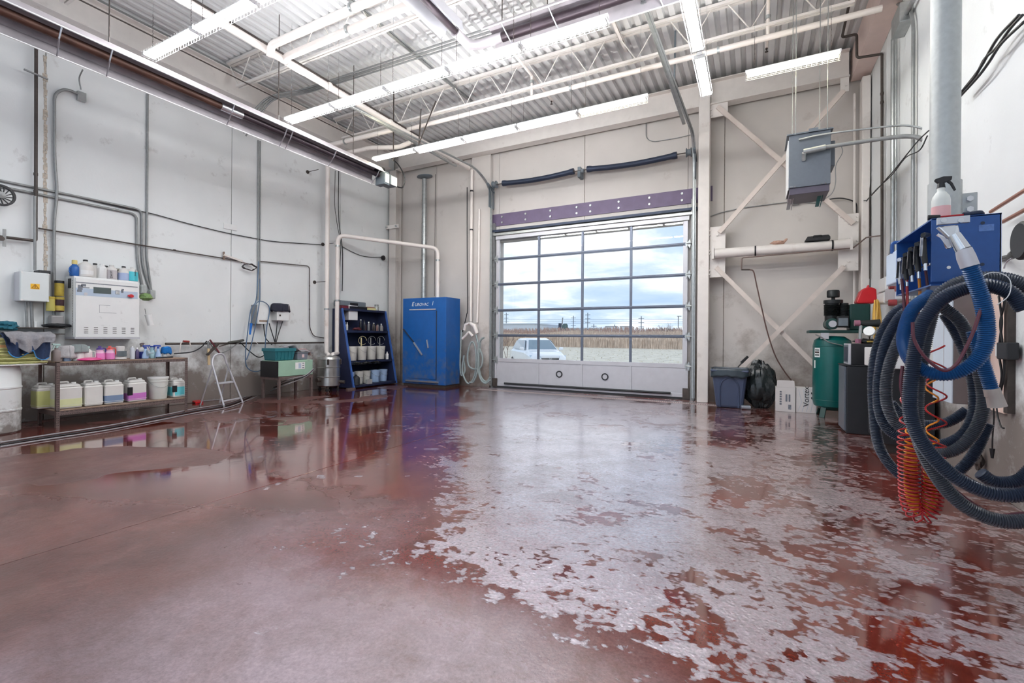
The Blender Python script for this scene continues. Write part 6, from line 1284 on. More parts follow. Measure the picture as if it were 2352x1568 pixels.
run('conduit', 'thin conduit running left from the small junction box', 'conduit', [PY(a, b, 11.42) for a, b in ((1817, 463), (1700, 478), (1655, 488), (1630, 497))], .01, M['cgrey'], rad=.2)
for i, (ya_) in enumerate((459, 465)): run('conduit', ['upper', 'lower'][i] + ' thin conduit running right from the small junction box', 'conduit', [PY(1835, ya_, 11.42), PY(1885, ya_ + 1, 11.42)], .01, M['cgrey'])
one(MB().tube(spline([PY(a, b, 11.35) for a, b in ((1885, 462), (1915, 456), (1940, 456), (1965, 466), (1968, 490))]), .012, 6), 'cable', 'black cables arching right of the small junction box', 'cable', M['black'], smooth=True)
one(MB().tube(spline([PY(a, b, 11.0) for a, b in ((1930, 330), (1935, 350), (1920, 380), (1919, 420), (1910, 445), (1885, 462))]), .008, 6), 'cable', 'grey cable dropping from the side of the unit heater', 'cable', M['cgrey'], smooth=True)
run('conduit', 'curved conduit on the wall high above the glazed door', 'conduit', [PY(a, b, 11.42) for a, b in ((1484, 270), (1484, 318), (1500, 326), (1560, 316), (1592, 308))], .01, M['cgrey'], rad=.15)
run('wall_pipe', 'slim white pipe beside the far right corner column', 'pipe', [PY(1963, 215, 11.3), PY(1962, 720, 11.3)], .022, M['steelw'])
run('air_line', 'brown air line clipped under the horizontal steel tube', 'pipe', [PY(1703, 620, 10.9), PY(1704, 592, 10.9), PY(1960, 569, 10.9), PY(1990, 545, 10.9), PX(2024, 541, XR - .06)], .013, capcol('brown_line', (112, 94, 88)), rad=.03)
t = thing('air_hose', 'thin brown air hose drooping to the cartons in the braced bay', 'hose', PY(1817, 873, 10.95))
MB().tube([PY(1703, 619, 10.9), PY(1722, 619, 10.9)], .016, 8).build('fitting', M['dark'], t, smooth=True)
MB().tube(spline([PY(a, b, 10.88) for a, b in ((1722, 619), (1731, 624), (1738, 655), (1748, 700), (1762, 760), (1780, 815), (1800, 850), (1818, 874))]), .013, 8).build('hose', capcol('brown_hose', (96, 72, 66)), t, smooth=True)
# clutter on the right wall behind the hoses
t = thing('wall_cabinet', 'tall pale blue-white cabinet on the right wall behind the hoses', 'cabinet', (XR - .15, 5.6, 1.0))
XF = XR - .28; yA, yB = PX(2190, 800, XF)[1], PX(2146, 800, XF)[1]; zA, zB = PX(2190, 927, XF)[2], PX(2190, 668, XF)[2]
M['pcab'] = mat('pale_cabinet', (206, 218, 230), .4, var=.03)
MB().box(XF, yA, zA, XR, yB, zB).build('body', mat('taupe_metal', (120, 110, 108), .5, var=.1), t, bevel=.006); MB().box(XF - .012, yA, zA, XF, yB, zB).build('door', M['pcab'], t, bevel=.004)
MB().box(XF - .016, yA + (yB - yA) * .38, zA + .03, XF - .012, yA + (yB - yA) * .40, zB - .03).build('panel_line', M['alud'], t)
t = thing('notice_board', 'peach coloured panel on the right wall behind the hose arcs', 'panel', (XR, 4.6, 1.2))
yA, yB = PX(2308, 800, XR - .02)[1], PX(2222, 800, XR - .02)[1]; zA, zB = PX(2300, 948, XR - .02)[2], PX(2300, 655, XR - .02)[2]
MB().box(XR - .02, yA, zA, XR, yB, zB).build('board', mat('peach_paint', (240, 214, 202), .6, var=.06), t)
MB().box(XR - .05, PX(2322, 800, XR - .03)[1], PX(2316, 946, XR)[2], XR, PX(2313, 800, XR - .03)[1], zB).build('side_strip', M['dark'], t)
y_a, y_b, za_, zb_ = rbox(2288, 2312, 786, 824, XR - .1)
t = thing('power_box', 'black power box with hanging cables on the peach panel', 'power box', (XR - .06, (y_a + y_b) / 2, za_))
MB().box(XR - .1, y_a, za_, XR - .02, y_b, zb_).build('body', M['blackr'], t, bevel=.01); MB().box(XR - .08, y_b, za_ + .02, XR - .02, y_b + .08, zb_ - .02).build('white_plate', M['white'], t, bevel=.004)
for q in ([(2296, 786), (2301, 740), (2297, 700), (2294, 680)], [(2302, 786), (2298, 740), (2306, 700), (2308, 680)], [(2296, 824), (2301, 860), (2297, 890), (2290, 905)], [(2306, 824), (2306, 860), (2298, 900)]):
    MB().tube(spline([PX(a, b, XR - .07) for a, b in q]), .009, 6).build('cable', M['black'], t, smooth=True)
t = thing('hanging_lead', 'black lead with an inline plug hanging below the beige cuff', 'lead', PX(2279, 1050, XR - .1))
MB().tube(spline([PX(a, b, XR - .1) for a, b in ((2281, 920), (2283, 960), (2280, 1000), (2279, 1030))]), .006, 6).build('lead', M['black'], t, smooth=True); MB().cyl(PX(2279, 1030, XR - .1), PX(2279, 1052, XR - .1), .02, 8, .01).build('plug', M['black'], t)
run('lead', 'short black lead with bent tip on the right wall', 'lead', [PX(a, b, XR - .08) for a, b in ((2289, 935), (2292, 960), (2300, 982), (2306, 983))], .006, M['black'], rad=.05)
p = PX(2248, 1075, XR - .05); one(blob((p[0], p[1], p[2] - .02), (.03, .04, .1), 8, .6), 'dark_rag', 'small dark rag stuck to the broken foot of the right wall', 'rag', M['dark'], smooth=True)
for i, q in enumerate((((2276, 486), (2420, 395)), ((2304, 509), (2420, 446)))):
    one(MB().cyl(PX(*q[0], XR - .12), PX(*q[1], XR - .12), .016, 10), 'copper_pipe', ['upper', 'lower'][i] + ' copper pipe running out of frame on the right wall', 'pipe', mat('copper', (176, 128, 112), .35, .5, var=.1), smooth=True)
for i, q in enumerate(([(2205, 215), (2240, 175), (2262, 135), (2290, 108), (2320, 66), (2348, 35)], [(2205, 222), (2245, 178), (2270, 145), (2300, 100), (2352, 50)], [(2208, 212), (2250, 158), (2290, 90), (2340, 35)])):
    one(MB().tube(spline([PX(a, b, XR - .1) for a, b in q]), .012, 6), 'cable', ['middle', 'lower', 'upper'][i] + ' of the taped cables climbing the right wall past the post', 'cable', M['blackr'], smooth=True)
p = PX(2352, 552, XR - .3)
t = thing('polishing_disc', 'black round machine disc on a clamp at the right picture edge', 'disc', (p[0], p[1], p[2] - .12))
MB().lathe([(0, -.03), (.12, -.03), (.135, -.015), (.135, .015), (.12, .03), (0, .03)], p, 30, axis='x').build('disc', M['blackr'], t, smooth=True)
MB().tube(spline([PX(2335, 578, XR - .3), PX(2322, 588, XR - .2), PX(2306, 592, XR - .1), PX(2300, 595, XR)]), [.03] * 8 + [.02] * 17, 8).build('clamp', M['cblack'], t, smooth=True)
MB().tube(spline([PX(2342, 582, XR - .25), PX(2325, 592, XR - .25), PX(2312, 602, XR - .25), PX(2306, 616, XR - .25)]), .006, 6).build('lever', M['alu'], t, smooth=True)
t = bucket('white pail on the floor behind the black hoses', (PZ(2075, 1020, 0)[0] + .02, PZ(2075, 1020, 0)[1] + .15, 0), .2, .48, M['white'], name='bucket')
# white bench piece behind hoses
x0, y0 = PZ(2068, 1000, 0)[0], 6.6
t = thing('side_table', 'white-topped dark side table between the black cabinet and hoses', 'table', (1.6, 7.6, 0))
MB().box(1.36, 7.2, 1.05, 1.9, 8.1, 1.3).build('white_top', M['white'], t, bevel=.01); MB().box(1.4, 7.25, .12, 1.9, 8.05, 1.05).build('dark_case', M['blackr'], t); MB().box(1.42, 7.3, 0, 1.88, 8.0, .12).build('plinth', M['dark'], t)
# ================================================================ POST, BLUE BOX, HOSES
YF = 3.5
bxa, bxb = PY(2139, 560, YF)[0], PY(2301, 560, YF)[0]; bz1 = PY(2139, 502, YF)[2]; bz0 = PY(2139, 656, YF)[2]
YK = PX(2059, 600, bxa)[1]
cxp = bxa + .155; ypc = YF + .30
# post: centre where its sides fall at 2133 and 2209
ypc = 3.9; xpc = (PY(2133, 300, ypc)[0] + PY(2209, 300, ypc)[0]) / 2; rp = (PY(2209, 300, ypc)[0] - PY(2133, 300, ypc)[0]) / 2 * .93
t = thing('duct_post', 'fat galvanised round duct dropping from the roof to the blue box', 'duct', (xpc, ypc, bz1))
MB().cyl((xpc, ypc, bz1 + .01), (xpc, ypc, ZD), rp, 40).build('tube', M['galvp'], t, smooth=True)
MB().lathe([(rp, bz1 + .02), (rp + .008, bz1 + .02), (rp + .008, bz1 + .30), (rp, bz1 + .30)], (xpc, ypc, 0), 40).build('sleeve', M['galvp'], t, smooth=True)
cl = MB().box(xpc + rp - .01, ypc - .01, bz1 + .01, xpc + rp + .08, ypc + .02, bz1 + .22).build('clamp_flange', M['galv'], t, bevel=.004)
for k in range(3): MB().cyl((xpc + rp + .04, ypc - .03, bz1 + .05 + k * .065), (xpc + rp + .04, ypc - .01, bz1 + .05 + k * .065), .018, 6).build('bolt', M['chrome'], cl)
t = thing('tool_box', 'blue steel box open at its side, hung below the galvanised duct', 'box', ((bxa + bxb) / 2, (YF + YK) / 2, bz0))
th = .008
MB().box(bxa, YF, bz0 + .02, bxb, YF + th, bz1).build('front_plate', M['blueb'], t, bevel=.003)
MB().box(bxa, YF, bz1 - th, bxb, YK, bz1).build('top_plate', M['blueb'], t); MB().box(bxa, YF, bz0, bxb, YK, bz0 + th).build('bottom_plate', M['blueb'], t)
MB().box(bxa, YK - th, bz0, bxb, YK, bz1).build('back_plate', M['blueb'], t); MB().box(bxb - th, YF, bz0, bxb, YK, bz1).build('side_plate', mat('pale_inside', (200, 210, 232), .4, var=.05), t)
for (a, b) in ((2257, 512), (2179, 614), (2256, 607)): q = PY(a, b, YF); MB().cyl((q[0], YF - .003, q[2]), (q[0], YF, q[2]), .009, 12).build('hole', M['navy'] if a != 2179 else M['white'], t)
a, b = PY(2248, 517, YF), PY(2283, 529, YF); MB().box(a[0], YF - .002, b[2], b[0], YF, a[2]).build('label_strip', mat('faded_label', (92, 128, 190), .5, var=.2, vs=60), t)
MB().cyl((bxa - .0, YF + .01, PX(2137, 606, bxa)[2]), (bxa, YK - .01, PX(2060, 638, bxa)[2]), .007, 8).build('hanging_rod', M['chrome'], t, smooth=True)
# small spray gun row in the open side
gm = [M['alu'], M['black'], M['black'], M['black'], M['black']]
for i, (px, py, l) in enumerate(((2069, 622, 'silver-headed'), (2082, 612, 'leftmost black'), (2094, 600, 'second black'), (2109, 590, 'third black'), (2124, 570, 'rightmost black'))):
    q = Vector(PX(px, py, bxa - .03))
    t = thing('blow_gun', f'{l} air gun hooked on the rod of the blue box', 'air gun', tuple(q - Vector((0, 0, .12))))
    m_ = gm[i]
    MB().tube([q + Vector((.0, .02, .07)), q + Vector((-.005, .01, .0)), q + Vector((0, -.01, -.09))], [.013, .018, .014], 10).build('grip', m_, t, smooth=True)
    MB().tube([q + Vector((.03, .05, .085)), q + Vector((0, .0, .075)), q + Vector((-.02, -.05, .07))], [.010, .018, .012], 10).build('head', m_, t, smooth=True)
    MB().bar(q + Vector((-.02, -.03, .06)), q + Vector((-.025, -.03, -.05)), .006, .012).build('trigger', M['chrome'], t)
    MB().tube([q + Vector((0, -.01, -.09)), q + Vector((0, -.015, -.13))], .009, 8).build('connector', M['chrome'], t, smooth=True)
red = mat('red_coil_hose', (176, 34, 40), .25, var=.1); ora = mat('orange_coil_hose', (238, 150, 40), .25, var=.08); mar = mat('maroon_hose', (96, 44, 58), .35, var=.1)
def cc(q, x=None, y=3.85): return [PY(a, b, y) for a, b in q]
for i, (q, m_, l) in enumerate((([(2083, 640), (2084, 700), (2083, 740), (2088, 790)], red, 'red straight hose below the air guns'), ([(2110, 625), (2113, 680), (2108, 720)], ora, 'orange straight hose below the air guns'), ([(2071, 640), (2076, 690), (2078, 730)], mar, 'grey-maroon straight hose at the left of the air guns'), ([(2125, 610), (2133, 690), (2128, 740), (2126, 800)], mar, 'maroon straight hose near the box corner'))):
    one(MB().tube(spline(cc(q)), .008, 8), 'air_hose', l, 'hose', m_, smooth=True)
    MB_ = None
def resample(pts, step):
    P_ = [Vector(p) for p in pts]; out = [P_[0]]; acc = 0
    for a, b in zip(P_, P_[1:]):
        L = (b - a).length
        while acc + L >= step:
            k = (step - acc) / L; a = a.lerp(b, k); out.append(a); L = (b - a).length; acc = 0
        acc += L
    return out
def ribbed(pts, r, step=.0055, n=12, d=.0032):
    p = resample(spline(pts, 14), step); return MB().tube(p, [r + (d if i % 2 else -d) for i in range(len(p))], n)
def coil(path, rads, pitches, r, name, label, m, n=6, ph=0):
    pts = resample(spline(path, 12), .01); L = len(pts); s_ = 0; out = []; ang = ph
    for i in range(L - 1):
        f = i / (L - 1); rad = np.interp(f, [q[0] for q in rads], [q[1] for q in rads]); pit = np.interp(f, [q[0] for q in pitches], [q[1] for q in pitches])
        t_ = (pts[i + 1] - pts[i]).normalized(); u = Vector((0, 1, 0)); w = t_.cross(u).normalized()
        K_ = max(2, int(.01 / pit * 14) + 1)
        for k in range(K_):
            g = k / K_; p = pts[i].lerp(pts[i + 1], g); a = ang + 2 * math.pi * .01 * g / pit
            out.append(p + (w * math.cos(a) + u * math.sin(a)) * rad)
        ang += 2 * math.pi * .01 / pit
    return one(MB().tube(out, r, n), name, label, 'hose', m, smooth=True)
U = [(2087, 780), (2085, 900), (2084, 1000), (2087, 1080), (2090, 1140), (2100, 1172), (2116, 1182), (2132, 1172), (2141, 1140), (2143, 1085), (2148, 1000), (2150, 900), (2150, 790)]
coil(cc(U, y=3.7), [(0, .03), (.22, .035), (.3, .05), (.62, .055), (.72, .05), (1, .045)], [(0, .16), (.2, .14), (.27, .035), (.36, .024), (.6, .022), (.68, .035), (.75, .16), (1, .16)], .0052, 'coiled_air_hose', 'red coiled air hose hanging in a tight U at the bottom', red)
U2 = [(2089, 830), (2090, 950), (2089, 1020), (2092, 1090), (2096, 1140), (2104, 1163), (2117, 1170), (2130, 1162), (2137, 1135), (2139, 1085), (2141, 1010), (2140, 900), (2138, 830)]
coil(cc(U2, y=3.72), [(0, .012), (.25, .02), (.32, .032), (.62, .036), (.72, .03), (1, .03)], [(0, .16), (.2, .12), (.27, .032), (.36, .022), (.6, .02), (.68, .035), (.75, .13), (1, .13)], .0052, 'coiled_air_hose', 'orange-yellow coiled air hose inside the red coil', ora, ph=1)
# vacuum hoses
hb = mat('ribbed_dark_hose', (50, 60, 78), .28, var=.12, vs=4); hg = mat('ribbed_grey_hose', (74, 79, 88), .3, var=.12, vs=4); hbl = mat('ribbed_blue_hose', (34, 86, 140), .3, var=.08)
def vh(label, q, y, m_, r=.034, dy=0):
    pts = [PY(a, b, y + dy * k / max(1, len(q) - 1)) for k, (a, b) in enumerate(q)]
    return one(ribbed(pts, r), 'vacuum_hose', label, 'hose', m_, 'ribbed vacuum hoses looped below the blue box', smooth=True)
vh('dark vacuum hose, outermost loop at the left reaching lowest', [(2092, 700), (2058, 716), (2024, 770), (2006, 850), (2008, 950), (2018, 1020), (2045, 1068), (2085, 1100), (2140, 1108), (2190, 1090), (2235, 1045), (2270, 970)], 4.35, hb)
vh('dark vacuum hose, second loop from the left', [(2100, 705), (2066, 730), (2034, 790), (2019, 870), (2020, 940), (2040, 985), (2085, 1010), (2140, 1022), (2190, 1012), (2226, 980), (2240, 920), (2228, 840), (2200, 770), (2170, 720)], 4.15, hb)
vh('grey vacuum hose, third loop from the left', [(2105, 715), (2075, 760), (2042, 840), (2035, 910), (2050, 960), (2080, 990)], 4.0, hg)
vh('grey vacuum hose, right loop curling back under the blue hose', [(2165, 705), (2210, 745), (2242, 830), (2258, 900), (2255, 950), (2235, 995), (2200, 1030), (2160, 1042), (2120, 1045)], 3.95, hg)
vh('navy vacuum hose, long front strand sweeping right near the floor', [(2352, 1000 - 290), (2320, 672), (2265, 655), (2210, 664), (2160, 690), (2118, 745), (2098, 830), (2090, 920), (2098, 975), (2128, 1030), (2180, 1085), (2240, 1120), (2300, 1136), (2362, 1132), (2420, 1100)], 3.25, hb, .034)
vh('grey vacuum hose arching highest beside the blue hose', [(2400, 690), (2352, 655), (2300, 640), (2245, 640), (2190, 655), (2150, 690), (2128, 760), (2112, 850), (2104, 930), (2112, 1010), (2150, 1090), (2200, 1150), (2260, 1185), (2320, 1198), (2400, 1192)], 3.4, hg, .035)
vh('dark grey vacuum hose dipping behind at the picture edge', [(2250, 1085), (2280, 1105), (2320, 1108), (2352, 1095), (2400, 1040)], 3.55, hb, .033)
vh('vacuum hose rear strand crossing behind the coils', [(2045, 925), (2080, 960), (2130, 976), (2180, 968), (2222, 942)], 4.3, hb, .033)
t = thing('blue_vacuum_hose', 'bright blue ribbed hose hanging from the aluminium squeegee head', 'hose', PY(2185, 872, 3.1))
YH2 = 3.12
bq = [(2226, 606), (2240, 645), (2256, 690), (2265, 740), (2264, 785), (2247, 822), (2215, 848), (2170, 860), (2125, 852), (2092, 826), (2080, 785), (2082, 745), (2096, 712)]
ribbed([PY(a, b, YH2 + .02 * k) for k, (a, b) in enumerate(bq)][:-3] + [PY(2076, 785, 3.42), PY(2082, 742, 3.5), PY(2100, 705, 3.55), PY(2140, 675, 3.6)], .033).build('hose', hbl, t, smooth=True)
MB().tube([PY(2213, 572, YH2), PY(2219, 590, YH2), PY(2228, 612, YH2)], [.032, .037, .037], 20).build('cuff', M['alud'], t, smooth=True)
MB().tube([PY(2192, 540, YH2 + .02), PY(2213, 574, YH2)], [.026, .032], 18).build('wand_tube', M['chrome'], t, smooth=True)
hA, hB, hC, hD = PY(2151, 522, YH2 + .05), PY(2198, 517, YH2 + .05), PY(2206, 545, YH2 + .03), PY(2184, 552, YH2 + .03)
def off(p, d): return (p[0], p[1] + d, p[2])
MB().hexa([off(hD, -.012), off(hC, -.012), off(hB, -.02), off(hA, -.02)], [off(hD, .02), off(hC, .02), off(hB, .02), off(hA, .02)]).build('nozzle_head', M['chrome'], t, bevel=.006)
MB().box(PY(2149, 510, YH2 + .06)[0], YH2 + .03, PY(2149, 519, YH2 + .06)[2], PY(2223, 510, YH2 + .06)[0], YH2 + .05, PY(2149, 503, YH2 + .06)[2]).build('lip_plate', M['alu'], t, bevel=.002)
for px in (2166, 2205): q = PY(px, 507, YH2 + .03); MB().cyl((q[0], YH2 + .015, q[2]), (q[0], YH2 + .03, q[2]), .012, 12).build('wing_nut', M['chrome'], t)
MB().tube(bend([PY(a, b, YH2 + .03) for a, b in ((2153, 538), (2168, 546), (2176, 570), (2192, 560))], .01), .008, 6).build('hook_plate', M['chrome'], t, smooth=True)
MB().hexa([PY(2155, 540, YH2 + .02), PY(2186, 553, YH2 + .02), PY(2190, 559, YH2 + .02), PY(2177, 570, YH2 + .02)], [PY(2155, 540, YH2 + .03), PY(2186, 553, YH2 + .03), PY(2190, 559, YH2 + .03), PY(2177, 570, YH2 + .03)]).build('guard_plate', M['alud'], t)
t = thing('blue_vacuum_hose', 'blue hose end with a beige cuff pointing down at the right', 'hose', PY(2290, 932, 3.5))
ribbed([PY(a, b, 3.5) for a, b in ((2235, 760), (2252, 815), (2266, 860), (2278, 896))], .031).build('hose', hbl, t, smooth=True)
MB().tube([PY(2277, 892, 3.5), PY(2282, 908, 3.5), PY(2284, 910, 3.5), PY(2291, 934, 3.5)], [.035, .037, .036, .041], 20).build('cuff', capcol('beige_cuff', (186, 176, 168)), t, smooth=True)
one(MB().tube(spline([PY(a, b, 3.15) for a, b in ((2096, 740), (2100, 780), (2125, 820), (2165, 850), (2195, 838), (2218, 800), (2238, 755), (2256, 700))]), .008, 8), 'thin_hose', 'thin purple hose looping inside the blue one', 'hose', mar, smooth=True)
one(MB().tube(spline([PY(a, b, 3.45) for a, b in ((2073, 840), (2070, 890), (2085, 960), (2100, 1010), (2130, 1060), (2200, 1130), (2280, 1180), (2352, 1178))]), .009, 8), 'thin_hose', 'thin maroon hose following the dark ones to the floor', 'hose', mar, smooth=True)
t = thing('wire_loop', 'white wire tie around the hose arcs right of the blue box', 'wire', PY(2318, 690, 3.2))
MB().tube(spline([PY(a, b, 3.18) for a, b in ((2250, 638), (2275, 626), (2300, 628), (2318, 640), (2322, 660), (2314, 682), (2290, 700))]), .0022, 6).build('wire', M['white'], t, smooth=True)
# bottle, glasses etc. on the box top
zt_ = bz1 + .001
p = PY(2161, 502, YF + .09)
t = thing('spray_bottle', 'white spray bottle half full of pink liquid with black trigger', 'bottle', (p[0], YF + .09, zt_))
sc = (PY(2161, 432, YF + .09)[2] - zt_)
MB().lathe([(.038, 0), (.043, .006), (.043, sc * .62), (.038, sc * .74), (.024, sc * .86), (.018, sc * .9), (.018, sc)], (0, 0, 0), 28).build('body', M['hdpe'], t, local=True, smooth=True)
MB().lathe([(.0385, .001), (.0436, .006), (.0436, sc * .42)], (0, 0, 0), 28).build('liquid', mat('pink_wash', (240, 186, 186), .35, var=.03), t, local=True, smooth=True)
MB().cyl((0, 0, sc), (0, 0, sc + .03), .02, 16, .016).build('collar', M['black'], t, local=True, smooth=True)
MB().prism([(-.03, sc + .045), (-.012, sc + .025), (.015, sc + .028), (.045, sc + .04), (.048, sc + .062), (.01, sc + .066), (-.03, sc + .055)], 'y', -.012, .012).build('spray_head', M['black'], t, local=True, bevel=.004)
MB().tube([(.028, 0, sc + .04), (.045, 0, sc + .02), (.062, 0, sc - .022)], [.009, .008, .006], 8).build('trigger', M['black'], t, local=True, smooth=True)
q0, q1 = PY(2141, 493, YF + .03), PY(2160, 496, YF + .03)
t = thing('screwdriver', 'screwdriver with black grip and red shaft on the box edge', 'tool', (q0[0], YF + .04, zt_))
MB().tube([(bxa - .004, YF + .05, zt_ + .016), (bxa + .05, YF + .045, zt_ + .014)], [.016, .012], 10).build('grip', M['black'], t, smooth=True); MB().tube([(bxa + .05, YF + .045, zt_ + .012), (bxa + .15, YF + .04, zt_ + .012)], .007, 8).build('shaft', red, t, smooth=True)
one(MB().tube(spline([(bxa + .15, YF + .04, zt_ + .014), (bxa + .19, YF + .05, zt_ + .018), (bxa + .225, YF + .06, zt_ + .022), (bxa + .24, YF + .08, zt_ + .018)]), .013, 10), 'knife', 'navy handled knife lying beside the screwdriver', 'tool', M['navy'], smooth=True)
t = thing('blue_crate', 'small pale blue crate with dark handle behind the open box', 'crate', (bxa + .1, YK + .2, bz1 - .2))
MB().box(bxa + .0, YK + .01, bz0 + .1, bxa + .22, YK + .3, bz1 - .05).build('body', capcol('very_pale_blue', (206, 222, 240)), t, bevel=.01); MB().tube(bend([(bxa + .0, YK + .12, bz1 - .06), (bxa - .0, YK + .12, bz1 + .02), (bxa + .16, YK + .12, bz1 + .02), (bxa + .16, YK + .12, bz1 - .06)], .02), .012, 8).build('handle', M['blueb'], t, smooth=True)
# ================================================================ TRENCH DRAIN
t = bpy.data.objects.new('trim_1', None); C.objects.link(t); t['kind'] = 'structure'; t.location = (-3.9, 11.0, 0)
x0, x1 = -6.6, -.6
MB().box(x0, 10.60, .0005, x1, 10.80, .0025).build('drain_frame', mat('pale_stained_steel', (196, 178, 176), .4, .2, var=.15, vs=9), t)
g = MB(); x = x0 + .03
while x < x1 - .03: g.box(x, 10.66, .0026, x + .022, 10.74, .003); x += .045
g.build('drain_slot', M['dark'], t)['kind'] = 'stuff'
# ================================================================ OUTSIDE
def gz_(x, y): return -.32 + max(0, min(1, (y - 24) / 42)) * .62 + max(0, min(1, (y - 66) / 12)) * 1.4 + .10 * mnoise.noise(Vector((x * .06, y * .06, 0)))
gm_ = mat('dry_winter_grass', (214, 206, 190), .9, var=.2, vs=1.2, dirt=.12, dcol=(190, 178, 154), ds=.5)
def gf(u, v):
    y = 11.8 + (180 - 11.8) * v ** 2.2; x = -140 + 190 * u
    return (x, y, gz_(x, y) if y > 14 else -.3)
gr = MB().grid(gf, 60, 60).build('field_ground', gm_, None, smooth=True, kind='structure')
MB().box(-9, 11.75, -.4, 3, 14, -.02).build('apron', mat('concrete_apron', (196, 192, 188), .8, var=.1), gr)
far = MB().box(-400, 179, -3, 300, 420, 1.6).build('far_ground', gm_, gr)
# reeds
def reedbed(name, label, n, x0, x1, y0, y1, h0, h1, col, seed):
    rr_ = random.Random(seed); mb = MB()
    for i in range(n):
        x = rr_.uniform(x0, x1); y = rr_.uniform(y0, y1); z = gz_(x, y) - .02; h = rr_.uniform(h0, h1) * (1 + .25 * mnoise.noise(Vector((x * .12, y * .1, 4))))
        w_ = rr_.uniform(.012, .028); dx, dy = rr_.uniform(-.3, .3), rr_.uniform(-.2, .2)
        mb.add([(x - w_, y, z), (x + w_, y, z), (x + dx * .5 + w_ * .5, y + dy * .5, z + h * .7), (x + dx * .5 - w_ * .5, y + dy * .5, z + h * .7)], [(0, 1, 2, 3)])
        if rr_.random() < .5: mb.add([(x + dx * .5 - .04, y + dy * .5, z + h * .68), (x + dx * .5 + .05, y + dy * .5, z + h * .7), (x + dx + .04, y + dy, z + h), (x + dx - .01, y + dy, z + h)], [(0, 1, 2, 3)])
    o = mb.build(name, mat(name + '_straw', col, .9, var=.3, vs=2)); o['kind'] = 'stuff'; return tag(o, label, 'reeds')
reedbed('reed_bed', 'pale dry reeds standing across the field outside', 30000, -75, 4, 56, 66, 1.4, 2.0, (222, 200, 180), 1)
reedbed('reed_bank', 'reddish brown reed bank rising behind the pale reeds', 22000, -95, 6, 66, 82, .8, 1.6, (190, 160, 146), 2)
reedbed('short_grass', 'short dry grass tufts on the field beyond the car', 5000, -60, 3, 26, 56, .03, .10, (222, 212, 190), 3)
# bare shrubs
def shrub(label, x, y, h, seed, spread=.5, trunkr=.03, levels=4, name='bare_tree', cat='tree'):
    rr_ = random.Random(seed); z = gz_(x, y); t = thing(name, label, cat, (x, y, z))
    mb = MB()
    def br(p, d, L, r, lv):
        q = p + d * L; mb.tube([p, p.lerp(q, .5) + Vector((rr_.uniform(-.04, .04) * L, 0, 0)), q], [r, r * .8, r * .55], 4, cap=False)
        if lv == 0: return
        for k in range(rr_.choice((2, 3, 3))):
            a = rr_.uniform(0, 6.28); n_ = (d + Vector((math.cos(a), math.sin(a), rr_.uniform(-.1, .5))) * spread).normalized()
            br(p.lerp(q, rr_.uniform(.5, 1)), n_, L * rr_.uniform(.55, .8), r * .6, lv - 1)
    for k in range(3):
        a = rr_.uniform(0, 6.28); br(Vector((x, y, z)), Vector((math.cos(a) * .3, math.sin(a) * .3, 1)).normalized(), h * .36, trunkr, levels)
    mb.build('branches', mat('bare_twig_%d' % seed, (150, 132, 124), .9, var=.1), t); return t
p = P(1180, 800, Y=30); shrub('bare shrub at the left edge of the door view', p[0] - .6, 30, 2.9, 5, .55, .03, 5)
p = P(1503, 770, Y=60); shrub('round bare tree beyond the reeds at the right', p[0], 70, 3.6, 8, .6, .05, 5)
# far things
def fp_(px, py, Y): return PY(px, py, Y)
def farbox(name, label, cat, px0, px1, py0, Y, col, dep=8, base=760, parts=()):
    a, b = PY(px0, py0, Y), PY(px1, base + 20, Y)
    t = thing(name, label, cat, ((a[0] + b[0]) / 2, Y, 0))
    MB().box(a[0], Y, 0, b[0], Y + dep, a[2]).build('wall', capcol('far_%s_%d' % (name, px0), col, .8), t)
    MB().box(a[0] - .3, Y - .3, a[2] - .25, b[0] + .3, Y + dep, a[2] + .05).build('roof_edge', capcol('far_roof', (196, 204, 214)), t)
    return t
farbox('warehouse', 'long pale warehouse seen low through the left panes', 'building', 1135, 1228, 743, 130, (206, 212, 220), 20)
farbox('warehouse', 'low white building behind the reeds, second column of panes', 'building', 1248, 1288, 752, 140, (220, 220, 216), 20)
farbox('warehouse', 'long low building behind the reeds in the middle panes', 'building', 1300, 1372, 753, 150, (196, 200, 206), 20)
for i, (a, b, l) in enumerate(((1391, 1414, 'left'), (1424, 1448, 'right'))):
    A, B = PY(a, 749, 120), PY(b, 770, 120)
    t = thing('trailer', f'{l} of two pale box trailers beyond the reeds', 'trailer', ((A[0] + B[0]) / 2, 120, 0))
    MB().box(A[0], 120, .9, B[0], 122.5, A[2]).build('box', capcol('trailer_grey', (208, 212, 218)), t)
    for z in (A[2] - .1,): MB().box(A[0] - .05, 119.95, z, B[0] + .05, 122.6, z + .12).build('top_rail', M['cgrey'], t)
    for x in (A[0], B[0]): MB().box(x - .06, 119.95, .9, x + .06, 120.1, A[2]).build('corner_post', M['cgrey'], t)
A = PY(1283, 742, 140); B = PY(1290, 760, 140)
t = thing('silo', 'dark blue silo with a slanting conveyor beyond the reeds', 'silo', ((A[0] + B[0]) / 2, 140, 0))
MB().cyl(((A[0] + B[0]) / 2, 140, 0), ((A[0] + B[0]) / 2, 140, A[2]), (B[0] - A[0]) / 2, 14).build('drum', M['navy'], t, smooth=True); MB().cyl(PY(1290, 757, 139), PY(1292.5, 729, 139), .2, 6).build('conveyor', M['cgrey'], t)
